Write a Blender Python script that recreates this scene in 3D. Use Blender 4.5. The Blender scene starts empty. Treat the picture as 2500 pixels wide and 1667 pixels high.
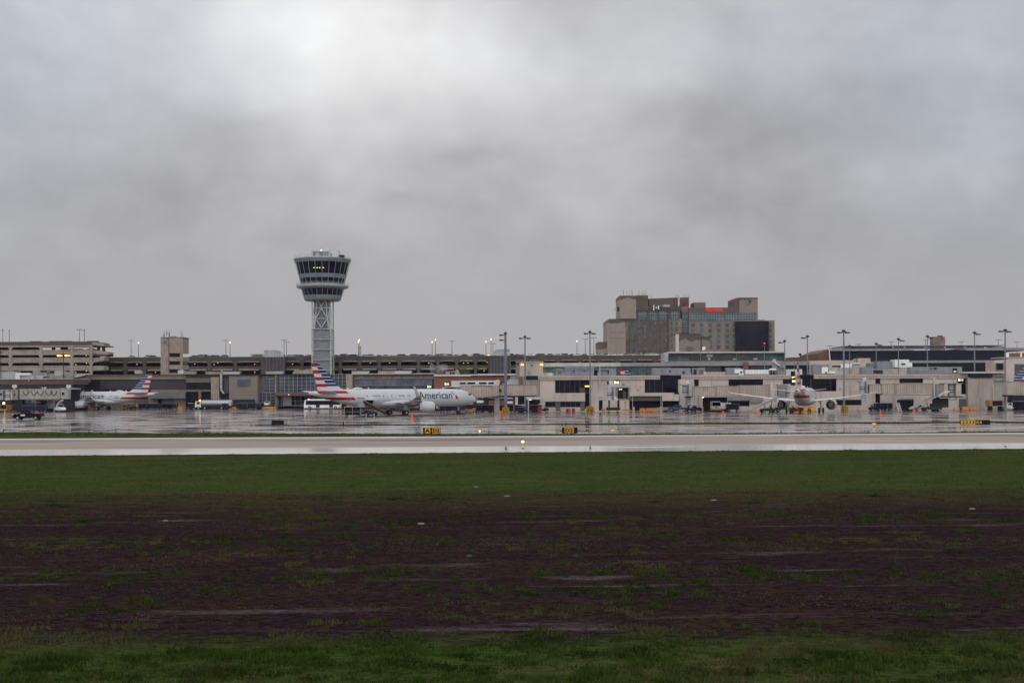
import bpy, bmesh, math, random
import numpy as np
from mathutils import Matrix, Vector
random.seed(7); rng = np.random.default_rng(7)
R = math.radians
S = bpy.context.scene
COL = S.collection
# ------------------------------------------------------------------ camera
F = 3000.0; CX = 1250.0; HY = 958.5; ROLL = R(0.25); EYE = 5.0
cam = bpy.data.cameras.new("camera"); camo = bpy.data.objects.new("camera", cam); COL.objects.link(camo)
cam.sensor_width = 36.0; cam.lens = 36.0 * F / 2500.0
cam.shift_y = (HY - 833.5) / 2500.0
cam.clip_start = 0.5; cam.clip_end = 20000
camo.matrix_world = Matrix.Translation((0, 0, EYE)) @ Matrix.Rotation(R(90), 4, 'X') @ Matrix.Rotation(-ROLL, 4, 'Z')
S.camera = camo
S.view_settings.view_transform = 'Standard'; S.view_settings.look = 'None'
S.view_settings.exposure = 0.0; S.view_settings.gamma = 1.0
S.cycles.max_bounces = 6; S.cycles.diffuse_bounces = 3; S.cycles.glossy_bounces = 3
S.cycles.volume_bounces = 0; S.cycles.use_denoising = True
# ------------------------------------------------------------------ node helper
class NT:
    def __init__(s, tree): s.t = tree; s.n = tree.nodes; s.l = tree.links
    def new(s, typ, **kw):
        n = s.n.new(typ)
        for k, v in kw.items(): setattr(n, k, v)
        return n
    def put(s, sock, v):
        if isinstance(v, bpy.types.NodeSocket): s.l.new(v, sock)
        elif v is not None: sock.default_value = v
    def m(s, op, a, b=None, c=None, clamp=False):
        n = s.new('ShaderNodeMath', operation=op); n.use_clamp = clamp
        s.put(n.inputs[0], a)
        if b is not None: s.put(n.inputs[1], b)
        if c is not None: s.put(n.inputs[2], c)
        return n.outputs[0]
    def noise(s, vec, scale=1.0, detail=3.0, rough=0.55, dist=0.0, col=False):
        n = s.new('ShaderNodeTexNoise'); s.put(n.inputs['Vector'], vec); n.inputs['Scale'].default_value = scale
        n.inputs['Detail'].default_value = detail; n.inputs['Roughness'].default_value = rough
        n.inputs['Distortion'].default_value = dist
        return n.outputs['Color' if col else 'Fac']
    def ramp(s, fac, stops, interp='LINEAR'):
        n = s.new('ShaderNodeValToRGB'); n.color_ramp.interpolation = interp
        e = n.color_ramp.elements
        while len(e) < len(stops): e.new(0.5)
        for i, (p, c) in enumerate(stops):
            e[i].position = p; e[i].color = (c[0], c[1], c[2], 1) if not isinstance(c, (int, float)) else (c, c, c, 1)
        s.put(n.inputs[0], fac); return n.outputs[0]
    def mix(s, f, a, b):
        n = s.new('ShaderNodeMix', data_type='RGBA')
        s.put(n.inputs[0], f)
        for i, v in ((6, a), (7, b)):
            if isinstance(v, (tuple, list)): v = (v[0], v[1], v[2], 1)
            s.put(n.inputs[i], v)
        return n.outputs[2]
    def mapv(s, vec, sc=(1, 1, 1), loc=(0, 0, 0)):
        n = s.new('ShaderNodeMapping'); s.put(n.inputs[0], vec)
        n.inputs['Scale'].default_value = sc; n.inputs['Location'].default_value = loc
        return n.outputs[0]
    def smooth(s, v, a, b):
        n = s.new('ShaderNodeMapRange', interpolation_type='SMOOTHSTEP')
        s.put(n.inputs[0], v); n.inputs[1].default_value = a; n.inputs[2].default_value = b
        return n.outputs[0]
# ------------------------------------------------------------------ world : overcast sky
w = bpy.data.worlds.new("World"); S.world = w; w.use_nodes = True
T = NT(w.node_tree); T.n.clear()
sky = T.new('ShaderNodeTexSky', sky_type='NISHITA'); sky.sun_disc = False
SUN_EL = R(24); SUN_AZ = R(-9)          # azimuth measured from +Y towards +X
sky.sun_elevation = SUN_EL; sky.sun_rotation = SUN_AZ
tc = T.new('ShaderNodeTexCoord'); sep = T.new('ShaderNodeSeparateXYZ'); T.put(sep.inputs[0], tc.outputs['Generated'])
dx, dy, dz = sep.outputs
az = T.m('ARCTAN2', dx, dy)
el = T.m('ARCSINE', dz)
# cloud deck coordinates: direction projected on a flat layer, softened towards the horizon
den = T.m('ADD', T.m('MAXIMUM', dz, 0.0), 0.16)
cmb = T.new('ShaderNodeCombineXYZ'); T.put(cmb.inputs[0], T.m('DIVIDE', dx, den)); T.put(cmb.inputs[1], T.m('DIVIDE', dy, den)); cmb.inputs[2].default_value = 3.1
cmb2 = T.new('ShaderNodeCombineXYZ'); T.put(cmb2.inputs[0], T.m('MULTIPLY', az, 1.0)); T.put(cmb2.inputs[1], T.m('MULTIPLY', el, 1.35)); cmb2.inputs[2].default_value = 7.3
n1 = T.noise(cmb2.outputs[0], 5.0, 4, 0.5, 0.25)
n2 = T.noise(cmb2.outputs[0], 11.0, 5, 0.5, 0.35)
n3 = T.noise(cmb.outputs[0], 1.3, 5, 0.55, 0.4)
wx = T.noise(cmb2.outputs[0], 6.0, 3, 0.5); wy = T.noise(T.mapv(cmb2.outputs[0], (1, 1, 1), (5, 3, 1)), 6.0, 3, 0.5)
azw = T.m('ADD', az, T.m('MULTIPLY', T.m('SUBTRACT', wx, 0.5), 0.22))
elw = T.m('ADD', el, T.m('MULTIPLY', T.m('SUBTRACT', wy, 0.5), 0.13))
def blob(dx_px, dy_px, rx, ry, amp):
    a0 = math.atan((dx_px * 1.063 - CX) / F); e0 = math.atan((HY - dy_px * 1.063) / F)
    ra = rx * 1.063 / F; re = ry * 1.063 / F
    q = T.m('ADD', T.m('POWER', T.m('MULTIPLY', T.m('SUBTRACT', azw, a0), 1 / ra), 2.0),
            T.m('POWER', T.m('MULTIPLY', T.m('SUBTRACT', elw, e0), 1 / re), 2.0))
    return T.m('MULTIPLY', T.m('EXPONENT', T.m('MULTIPLY', q, -1.0)), amp)
BLOBS = [(760, 30, 280, 160, 0.17), (600, 60, 380, 240, 0.12), (860, 170, 420, 190, 0.15), (1130, 160, 200, 140, 0.11), (930, 300, 320, 110, 0.04),
         (1430, 330, 130, 130, 0.07), (1420, 130, 260, 110, 0.05), (1310, 420, 90, 60, 0.05), (1740, 310, 300, 120, -0.075), (1560, 220, 160, 90, -0.03),
         (480, 420, 280, 140, -0.02), (180, 480, 300, 120, -0.02), (560, 330, 150, 60, -0.03), (1120, 400, 160, 50, -0.045), (400, 130, 90, 160, -0.03),
         (2060, 160, 160, 90, 0.03), (2000, 420, 200, 60, 0.04), (2240, 440, 180, 70, 0.04), (60, 90, 200, 200, 0.04), (1560, 480, 180, 50, -0.03), (640, 120, 110, 45, -0.05), (1230, 40, 160, 60, -0.06)]
L = None
for b in BLOBS:
    g = blob(*b); L = g if L is None else T.m('ADD', L, g)
fade = T.smooth(el, 0.03, 0.16)
nn = T.m('ADD', T.m('MULTIPLY', T.m('SUBTRACT', n1, 0.5), 0.10), T.m('MULTIPLY', T.m('SUBTRACT', n2, 0.5), 0.23))
n4 = T.noise(cmb2.outputs[0], 26.0, 5, 0.55, 0.4)
nn = T.m('ADD', nn, T.m('ADD', T.m('MULTIPLY', T.m('SUBTRACT', n3, 0.5), 0.10), T.m('MULTIPLY', T.m('SUBTRACT', n4, 0.5), 0.11)))
L = T.m('ADD', T.m('ADD', L, T.m('MULTIPLY', nn, fade)), 0.41)
L = T.m('ADD', L, T.m('MULTIPLY', T.smooth(el, 0.09, 0.32), 0.13))
L = T.m('ADD', L, T.m('MULTIPLY', T.smooth(el, 0.32, 1.1), 0.12))
L = T.m('ADD', L, T.m('MULTIPLY', T.smooth(T.m('MULTIPLY', dy, -1.0), 0.0, 0.6), 1.0))  # extra sky brightness behind the camera, added to light the facades
L = T.m('MAXIMUM', L, 0.12)
bl = T.m('ADD', T.m('ADD', blob(40, 120, 420, 330, 0.9), blob(2330, 160, 420, 330, 1.1)), blob(1500, 80, 500, 160, 0.25), clamp=True)
tint = T.mix(bl, T.ramp(L, [(0.15, (0.965, 0.96, 1.02)), (0.45, (0.99, 0.98, 1.02)), (0.85, (1.0, 1.0, 1.0))]), (0.90, 0.96, 1.08))
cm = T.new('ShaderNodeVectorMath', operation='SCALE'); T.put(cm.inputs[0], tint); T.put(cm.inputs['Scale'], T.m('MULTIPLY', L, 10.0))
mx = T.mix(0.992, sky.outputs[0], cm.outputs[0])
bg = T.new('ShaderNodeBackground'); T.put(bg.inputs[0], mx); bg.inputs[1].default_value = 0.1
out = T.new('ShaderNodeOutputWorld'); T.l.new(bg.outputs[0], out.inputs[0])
w.cycles.sampling_method = 'MANUAL'; w.cycles.sample_map_resolution = 512
sl = bpy.data.lights.new("sun", 'SUN'); sl.energy = 0.5; sl.angle = R(75); sl.color = (1.0, 0.96, 0.9)
so = bpy.data.objects.new("sun", sl); COL.objects.link(so)
sd = Vector((math.sin(SUN_AZ) * math.cos(SUN_EL), math.cos(SUN_AZ) * math.cos(SUN_EL), math.sin(SUN_EL)))
so.rotation_euler = sd.to_track_quat('Z', 'Y').to_euler()
# ------------------------------------------------------------------ materials
MATS = {}
def mat(name, col=(0.5, 0.5, 0.5), rough=0.6, metal=0.0, var=0.18, vs=0.6, emit=None, es=1.0, spec=0.3, streak=0.0, coat=0.0, col2=None, c2t=(0.5, 0.62), c2s=1.0, c2m=(1, 1, 1)):
    if name in MATS: return MATS[name]
    m = bpy.data.materials.new(name); m.use_nodes = True; MATS[name] = m
    t = NT(m.node_tree); p = t.n['Principled BSDF']
    p.inputs['Roughness'].default_value = rough; p.inputs['Metallic'].default_value = metal
    p.inputs['Specular IOR Level'].default_value = spec; p.inputs['Coat Weight'].default_value = coat
    if emit:
        p.inputs['Base Color'].default_value = (*col, 1)
        p.inputs['Emission Color'].default_value = (*emit, 1); p.inputs['Emission Strength'].default_value = es
        return m
    o = t.new('ShaderNodeTexCoord').outputs['Object']
    base = tuple(col)
    if col2:
        f = t.smooth(t.noise(t.mapv(o, c2m), c2s, 5, 0.6, 0.3), *c2t)
        base = t.mix(f, col, col2)
    n = t.noise(o, vs, 4, 0.6)
    dark = tuple(c * (1 - var) for c in col); 
    f = t.smooth(n, 0.3, 0.7)
    b2 = t.mix(f, (1 - var,) * 3, (1 + var * 0.6,) * 3)
    if streak:
        sn = t.noise(t.mapv(o, (1.6, 1.6, 0.12)), 1.0, 4, 0.65)
        b3 = t.mix(t.smooth(sn, 0.48, 0.75), (1, 1, 1), (1 - streak,) * 3)
        mm = t.new('ShaderNodeMix', data_type='RGBA', blend_type='MULTIPLY'); mm.inputs[0].default_value = 1
        t.put(mm.inputs[6], b2); t.put(mm.inputs[7], b3); b2 = mm.outputs[2]
    mm = t.new('ShaderNodeMix', data_type='RGBA', blend_type='MULTIPLY'); mm.inputs[0].default_value = 1
    if isinstance(base, tuple): mm.inputs[6].default_value = (*base, 1)
    else: t.put(mm.inputs[6], base)
    t.put(mm.inputs[7], b2); t.put(p.inputs['Base Color'], mm.outputs[2])
    t.put(p.inputs['Roughness'], t.m('ADD', t.m('MULTIPLY', t.m('SUBTRACT', n, 0.5), 0.25), rough, clamp=True))
    return m
def wetwall(name, dry, wet, ztop, amp, xs=0.25, rough=0.7, base=0.3):
    """precast panels darkened by rain from the top edge down, with a ragged lower outline (world height ztop)"""
    if name in MATS: return MATS[name]
    m = bpy.data.materials.new(name); m.use_nodes = True; MATS[name] = m
    t = NT(m.node_tree); p = t.n['Principled BSDF']; p.inputs['Roughness'].default_value = rough
    g = t.new('ShaderNodeNewGeometry'); sp = t.new('ShaderNodeSeparateXYZ'); t.put(sp.inputs[0], g.outputs['Position'])
    pos = g.outputs['Position']
    nz = t.noise(t.mapv(pos, (xs, xs, xs * 0.35)), 1.0, 5, 0.65, 0.2)
    d = t.m('SUBTRACT', ztop, sp.outputs[2])
    th = t.m('MULTIPLY', t.m('ADD', t.m('SUBTRACT', nz, 0.5), base), amp * 2)
    f = t.smooth(t.m('SUBTRACT', th, d), -0.25, 0.25)
    v = t.smooth(t.noise(pos, 0.5, 4, 0.6), 0.25, 0.75)
    c = t.mix(f, t.mix(v, tuple(x * 0.88 for x in dry), tuple(x * 1.08 for x in dry)), t.mix(v, tuple(x * 0.85 for x in wet), tuple(x * 1.1 for x in wet)))
    t.put(p.inputs['Base Color'], c)
    return m
def glassmat(name, col, rough=0.12, var=0.5, vs=0.25):
    return mat(name, col, rough, 0.0, var, vs, spec=0.09)
CONC = mat('pale precast concrete', (0.48, 0.41, 0.37), 0.75, streak=0.3, vs=0.12)
CONC2 = mat('roof edge concrete', (0.45, 0.385, 0.345), 0.75, streak=0.35, vs=0.2, col2=(0.40, 0.33, 0.29), c2s=0.2)
TAN = mat('tan concrete', (0.29, 0.235, 0.195), 0.8, streak=0.3)
TAND = mat('dark tan concrete', (0.15, 0.118, 0.103), 0.8, streak=0.3)
BROWN = mat('wet brown fascia', (0.10, 0.074, 0.068), 0.6, streak=0.2, vs=0.15)
GREYC = mat('grey concrete', (0.25, 0.24, 0.245), 0.8, streak=0.25)
BRICK = mat('red brown brick', (0.19, 0.085, 0.065), 0.8, streak=0.15)
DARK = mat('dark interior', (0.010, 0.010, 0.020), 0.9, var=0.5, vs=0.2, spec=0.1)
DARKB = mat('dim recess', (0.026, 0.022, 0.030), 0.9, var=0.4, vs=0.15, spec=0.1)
DGLASS = glassmat('dark window glass', (0.006, 0.007, 0.019), 0.15)
BGLASS = glassmat('blue grey glass', (0.10, 0.12, 0.155), 0.2, 0.35, 0.3)
CGLASS = glassmat('curtain wall glass', (0.065, 0.075, 0.10), 0.12, 0.55, 0.12)
GGLASS = glassmat('green tinted glass', (0.07, 0.125, 0.12), 0.2, 0.5, 0.3)
WHITE = mat('white painted metal', (0.72, 0.72, 0.72), 0.45, var=0.08)
OFFW = mat('off white panel', (0.52, 0.50, 0.48), 0.6, streak=0.2)
LGREY = mat('light grey metal', (0.36, 0.37, 0.39), 0.45, var=0.15, streak=0.2)
GALV = mat('galvanised metal', (0.22, 0.235, 0.265), 0.45, 0.2, var=0.2, streak=0.25)
MGREY = mat('mid grey metal', (0.14, 0.15, 0.17), 0.5, var=0.2)
DMETAL = mat('dark metal', (0.018, 0.019, 0.025), 0.55, var=0.25, spec=0.2)
BLACK = mat('black rubber', (0.012, 0.012, 0.014), 0.7, var=0.3)
JETB = mat('beige corrugated metal', (0.42, 0.355, 0.31), 0.6, streak=0.25, vs=0.3)
YELL = mat('yellow paint', (0.36, 0.19, 0.02), 0.6, var=0.25)
YELLF = mat('faded yellow plastic', (0.38, 0.20, 0.06), 0.7, var=0.2)
ORANGE = mat('orange plastic', (0.75, 0.07, 0.02), 0.5, var=0.1)
REDP = mat('red paint', (0.28, 0.025, 0.02), 0.45, var=0.2)
MAROON = mat('maroon curtain', (0.06, 0.012, 0.017), 0.7, var=0.3, spec=0.15)
BLUEP = mat('blue tarp', (0.008, 0.013, 0.050), 0.6, var=0.3, spec=0.15)
NAVY = mat('navy panel', (0.010, 0.012, 0.030), 0.6, var=0.3, spec=0.15)
GREENP = mat('dark green paint', (0.010, 0.024, 0.018), 0.6, var=0.3)
HIVIS = mat('hi vis yellow', (0.55, 0.75, 0.03), 0.7, var=0.1, emit=None)
SKIN = mat('skin', (0.35, 0.2, 0.14), 0.6)
AMBER = mat('lit amber lamp', (0.9, 0.5, 0.05), emit=(1.0, 0.55, 0.06), es=3.0)
WARM = mat('lit warm lamp', (0.9, 0.8, 0.6), emit=(1.0, 0.82, 0.5), es=2.0)
WARMD = mat('dim ceiling lamp', (0.9, 0.8, 0.5), emit=(1.0, 0.78, 0.3), es=1.2)
ORLAMP = mat('lit orange floodlight', (0.9, 0.5, 0.1), emit=(1.0, 0.42, 0.06), es=5.0)
WLAMP = mat('lit white lamp', (0.9, 0.9, 0.8), emit=(1.0, 0.9, 0.68), es=0.95)
REDL = mat('lit red lamp', (0.5, 0.05, 0.05), emit=(1.0, 0.08, 0.05), es=0.7)
GREENL = mat('lit green beacon', (0.1, 0.9, 0.3), emit=(0.1, 1.0, 0.35), es=2.5)
SIGNL = mat('lit sign figures', (0.9, 0.9, 0.6), emit=(1.0, 0.97, 0.62), es=0.9)
# ------------------------------------------------------------------ mesh building
class MB:
    def __init__(s): s.v = []; s.f = []; s.mi = []
    def add(s, vs, fs, mi=0):
        b = len(s.v); s.v += [tuple(p) for p in vs]; s.f += [tuple(b + i for i in f) for f in fs]; s.mi += [mi] * len(fs); return s
    def box(s, x0, x1, y0, y1, z0, z1, mi=0):
        vs = [(x, y, z) for z in (z0, z1) for y in (y0, y1) for x in (x0, x1)]
        return s.add(vs, [(0, 2, 3, 1), (4, 5, 7, 6), (0, 1, 5, 4), (2, 6, 7, 3), (0, 4, 6, 2), (1, 3, 7, 5)], mi)
    def prism_y(s, pts, y0, y1, mi=0, inset=0.0):
        """polygon of (x,z) pushed along y"""
        n = len(pts); vs = [(x, y0, z) for x, z in pts] + [(x, y1, z) for x, z in pts]
        fs = [tuple(range(n)), tuple(range(2 * n - 1, n - 1, -1))] + [(i, i + n, (i + 1) % n + n, (i + 1) % n) for i in range(n)]
        return s.add(vs, fs, mi)
    def rings(s, rs, cap=True, mi=0):
        n = len(rs[0]); vs = [p for r in rs for p in r]; fs = []
        for k in range(len(rs) - 1):
            for i in range(n):
                j = (i + 1) % n; fs.append((k * n + i, k * n + j, (k + 1) * n + j, (k + 1) * n + i))
        if cap: fs += [tuple(range(n - 1, -1, -1)), tuple((len(rs) - 1) * n + i for i in range(n))]
        return s.add(vs, fs, mi)
    def cyl(s, p0, p1, r0, r1=None, n=10, mi=0):
        r1 = r0 if r1 is None else r1
        p0 = Vector(p0); p1 = Vector(p1); d = (p1 - p0).normalized()
        a = d.orthogonal().normalized(); b = d.cross(a)
        cs = [(math.cos(2 * math.pi * i / n), math.sin(2 * math.pi * i / n)) for i in range(n)]
        return s.rings([[p0 + (a * c + b * q) * r0 for c, q in cs], [p1 + (a * c + b * q) * r1 for c, q in cs]], True, mi)
    def beam(s, p0, p1, w, mi=0): return s.cyl(p0, p1, w * 0.7, None, 4, mi)
    def zrings(s, prof, cx, cy, n=24, a0=0.0, mi=0, cap=True):
        return s.rings([[(cx + r * math.cos(a0 + 2 * math.pi * i / n), cy + r * math.sin(a0 + 2 * math.pi * i / n), z) for i in range(n)] for r, z in prof], cap, mi)
    def build(s, name, mats, parent=None, org=(0, 0, 0), smooth=False, label=None):
        me = bpy.data.meshes.new(name)
        me.from_pydata([(p[0] - org[0], p[1] - org[1], p[2] - org[2]) for p in s.v], [], s.f)
        if not isinstance(mats, (list, tuple)): mats = [mats]
        for m in mats: me.materials.append(m)
        if len(mats) > 1: me.polygons.foreach_set('material_index', s.mi)
        bm = bmesh.new(); bm.from_mesh(me); bmesh.ops.recalc_face_normals(bm, faces=bm.faces); bm.to_mesh(me); bm.free()
        if smooth:
            me.polygons.foreach_set('use_smooth', [True] * len(me.polygons))
            try: me.set_sharp_from_angle(angle=R(35))
            except Exception: pass
        me.update()
        o = bpy.data.objects.new(name, me); COL.objects.link(o)
        if parent: o.parent = parent
        else: o.location = org
        if label: o['label'] = label
        return o
def tag(o, label=None, cat=None, group=None, kind=None):
    if label: o['label'] = label
    if cat: o['category'] = cat
    if group: o['group'] = group
    if kind: o['kind'] = kind
    return o
def thing(name, label, cat, loc=(0, 0, 0), rz=0.0, group=None):
    o = bpy.data.objects.new(name, None); o.empty_display_size = 0.5; COL.objects.link(o)
    o.location = loc; o.rotation_euler = (0, 0, rz); tag(o, label, cat, group); return o
KIDS = {}
def kids(o):
    return [c for c in bpy.data.objects if c.parent is o]
def dup(root, loc, rz=0.0, label=None, group=None, paint=None, scale=None):
    if root.name not in KIDS: KIDS[root.name] = [(c, kids(c)) for c in kids(root)]
    r = root.copy(); COL.objects.link(r); r.location = loc; r.rotation_euler = (0, 0, rz)
    if scale: r.scale = scale
    if label: r['label'] = label
    if group: r['group'] = group
    for c, gs in KIDS[root.name]:
        k = c.copy(); COL.objects.link(k); k.parent = r
        if paint and c.get('paint'):
            k.material_slots[0].link = 'OBJECT'; k.material_slots[0].material = paint
        for g in gs:
            q = g.copy(); COL.objects.link(q); q.parent = k
    return r
# ------------------------------------------------------------------ pixel -> world
cr, sr = math.cos(ROLL), math.sin(ROLL)
def W(px, py, D):
    u = (px - CX) / F; v = (HY - py) / F
    return Vector(((u * cr + v * sr) * D, D, EYE + (v * cr - u * sr) * D))
def Hx(px): return HY - math.tan(ROLL) * (px - CX)
def GD(px, py): return EYE * F / (py - Hx(px))           # depth of a ground point
def GP(px, py): D = GD(px, py); p = W(px, py, D); return Vector((p.x, D, 0.0))
def GX(px, D): return W(px, Hx(px) + EYE * F / D, D).x
ZN = {1: (0, 780, 5.6), 2: (380, 780, 5.6), 3: (700, 780, 4.704), 4: (1150, 780, 5.6), 5: (1520, 780, 5.6), 6: (1900, 780, 5.6),
      7: (2180, 780, 5.6), 8: (690, 590, 4.61), 'h': (1460, 690, 4.9), 'p': (0, 0, 1)}
def Z(zn, X, Y): a, b, k = ZN[zn]; return a + X / k, b + Y / k
def zr(zn, X0, X1, Y0, Y1, D):
    """zone rectangle -> world x0,x1,z0,z1 at depth D ; Y1 None = down to the ground"""
    x0, y0 = Z(zn, X0, Y0); x1, y1 = Z(zn, X1, Y1 if Y1 is not None else Y0 + 1)
    ym = (y0 + y1) / 2; xm = (x0 + x1) / 2
    return W(x0, ym, D).x, W(x1, ym, D).x, (W(xm, y1, D).z if Y1 is not None else -0.1), W(xm, y0, D).z
def pbox(mb, zn, X0, X1, Y0, Y1, D, t, mi=0):
    x0, x1, z0, z1 = zr(zn, X0, X1, Y0, Y1, D); return mb.box(x0, x1, D, D + t, z0, z1, mi)
def ppoly(mb, zn, pts, D, t, mi=0):
    q = []
    for X, Y in pts:
        p = W(*Z(zn, X, Y), D); q.append((p.x, p.z))
    return mb.prism_y(q, D, D + t, mi)
def px_thing(name, label, cat, parts, group=None):
    """parts: (part_name, material, [rect, ...]); rect = (zone,X0,X1,Y0,Y1,D,t) or (zone,[pts],D,t)"""
    mbs = []; bx = []
    for e in parts:
        mb = MB()
        for r in e[2]:
            if isinstance(r[1], list): ppoly(mb, *r)
            else: pbox(mb, *r)
        mbs.append(mb); bx += mb.v
    xs = [p[0] for p in bx]; ys = [p[1] for p in bx]; zs = [p[2] for p in bx]
    org = ((min(xs) + max(xs)) / 2, (min(ys) + max(ys)) / 2, max(0.0, min(zs)))
    t = thing(name, label, cat, org, 0, group)
    for e, mb in zip(parts, mbs):
        mb.build(e[0], e[1], t, org)
    t['_org'] = org
    return t
def wall_holes(mb, x0, x1, z0, z1, y, t, holes):
    xs = sorted({x0, x1} | {min(max(h[i], x0), x1) for h in holes for i in (0, 1)})
    zs = sorted({z0, z1} | {min(max(h[i], z0), z1) for h in holes for i in (2, 3)})
    for k in range(len(zs) - 1):
        run = None
        for i in range(len(xs) - 1):
            cx = (xs[i] + xs[i + 1]) / 2; cz = (zs[k] + zs[k + 1]) / 2
            solid = not any(h[0] < cx < h[1] and h[2] < cz < h[3] for h in holes)
            if solid: run = [xs[i], xs[i + 1]] if run is None else [run[0], xs[i + 1]]
            if (not solid or i == len(xs) - 2) and run: mb.box(run[0], run[1], y, y + t, zs[k], zs[k + 1]); run = None
    return mb
def text_mb(s, width=None, height=None, bold=0.0, extr=0.0):
    """flat text mesh as (verts, faces) in the x-z plane, lower-left at the origin"""
    cu = bpy.data.curves.new('text', 'FONT'); cu.body = s; cu.size = 1.0; cu.offset = bold; cu.resolution_u = 3
    o = bpy.data.objects.new('text', cu); me = bpy.data.meshes.new_from_object(o)
    bm = bmesh.new(); bm.from_mesh(me); bmesh.ops.dissolve_degenerate(bm, dist=1e-5, edges=bm.edges); bmesh.ops.triangulate(bm, faces=bm.faces)
    xs = [v.co.x for v in bm.verts]; ys = [v.co.y for v in bm.verts]
    x0, x1, y0, y1 = min(xs), max(xs), min(ys), max(ys)
    sx = (width / (x1 - x0)) if width else None; sy = (height / (y1 - y0)) if height else None
    sx = sx or sy; sy = sy or sx
    for v in bm.verts: v.co = Vector(((v.co.x - x0) * sx, 0, (v.co.y - y0) * sy))
    bm.verts.index_update()
    vs = [tuple(v.co) for v in bm.verts]; fs = [tuple(v.index for v in f.verts) for f in bm.faces]
    bm.free(); bpy.data.meshes.remove(me); bpy.data.objects.remove(o); bpy.data.curves.remove(cu)
    return vs, fs
def text_at(mb, s, x, y, z, width=None, height=None, bold=0.0, mi=0):
    vs, fs = text_mb(s, width, height, bold)
    return mb.add([(a + x, b + y, c + z) for a, b, c in vs], fs, mi)
# ================================================================== ground, runway, apron
def sheet(name, pts, z, m, kind='structure', sub=None):
    mb = MB(); mb.add([(p[0], p[1], z) for p in pts], [tuple(range(len(pts)))])
    o = mb.build(name, m); o['kind'] = kind; return o
def extend(pa, pb, e=400):
    d = (pb - pa); d /= abs(d.x); return pa - d * e, pb + d * e
def ground_mat():
    m = bpy.data.materials.new('grass and wet soil'); m.use_nodes = True; t = NT(m.node_tree); p = t.n['Principled BSDF']
    g = t.new('ShaderNodeNewGeometry'); pos = g.outputs['Position']; sp = t.new('ShaderNodeSeparateXYZ'); t.put(sp.inputs[0], pos)
    y = sp.outputs[1]
    pv = t.mapv(pos, (0.35, 1, 1))
    nb = t.noise(pv, 0.35, 5, 0.6, 0.3); ns = t.noise(pv, 1.7, 5, 0.65, 0.3); nf = t.noise(t.mapv(pos, (0.45, 1, 1)), 8.0, 5, 0.75)
    big = t.noise(t.mapv(pos, (0.5, 1, 1), (40, 7, 0)), 0.22, 5, 0.62, 0.4)
    yy = t.m('ADD', y, t.m('MULTIPLY', t.m('SUBTRACT', ns, 0.5), 6.0))
    soil = t.mix(t.smooth(nf, 0.32, 0.72), (0.0075, 0.0042, 0.0072), (0.043, 0.027, 0.034))
    soil = t.mix(t.smooth(big, 0.42, 0.62), soil, t.mix(t.smooth(nf, 0.35, 0.7), (0.011, 0.006, 0.0075), (0.052, 0.033, 0.031)))
    wetp = t.smooth(t.noise(t.mapv(pos, (0.16, 1, 1), (3, 9, 0)), 0.75, 5, 0.62, 0.3), 0.57, 0.70)
    soil = t.mix(t.m('MULTIPLY', wetp, t.smooth(nf, 0.25, 0.6)), soil, (0.098, 0.076, 0.086))
    soil = t.mix(t.smooth(t.noise(t.mapv(pos, (0.5, 1, 1), (13, 2, 0)), 1.5, 5, 0.65), 0.55, 0.72), soil, (0.040, 0.034, 0.013))
    grass = t.mix(t.smooth(nf, 0.3, 0.7), (0.014, 0.026, 0.007), (0.062, 0.084, 0.024))
    grass = t.mix(t.m('MULTIPLY', t.smooth(nb, 0.52, 0.72), t.smooth(ns, 0.4, 0.62)), grass, (0.105, 0.070, 0.040))
    grass = t.mix(t.smooth(t.noise(t.mapv(pos, (0.3, 1, 1), (1, 5, 0)), 0.6, 4, 0.6), 0.52, 0.7), grass, (0.050, 0.082, 0.018))
    far = t.smooth(yy, 60.5, 64.0); near = t.m('SUBTRACT', 1.0, t.smooth(t.m('ADD', y, t.m('MULTIPLY', t.m('SUBTRACT', ns, 0.5), 4.5)), 24.0, 26.2))
    band = t.m('MULTIPLY', t.m('SUBTRACT', 1.0, t.smooth(yy, 60.0, 64.0)), t.smooth(yy, 50.0, 61.0))
    soil = t.mix(t.m('MULTIPLY', band, t.smooth(ns, 0.3, 0.6)), soil, t.mix(nf, (0.045, 0.030, 0.020), (0.055, 0.062, 0.022)))
    mask = t.m('ADD', far, near, clamp=True)
    c = t.mix(mask, soil, grass)
    t.put(p.inputs['Base Color'], c); p.inputs['Roughness'].default_value = 0.85; p.inputs['Specular IOR Level'].default_value = 0.0
    b = t.new('ShaderNodeBump'); b.inputs['Strength'].default_value = 0.7; b.inputs['Distance'].default_value = 0.12
    t.put(b.inputs['Height'], t.m('ADD', nf, t.m('MULTIPLY', ns, 1.5))); t.l.new(b.outputs[0], p.inputs['Normal'])
    return m
GM = ground_mat()
GR = sheet('ground', [(-9000, -300), (9000, -300), (9000, 12000), (-9000, 12000)], -0.03, GM)
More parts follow.
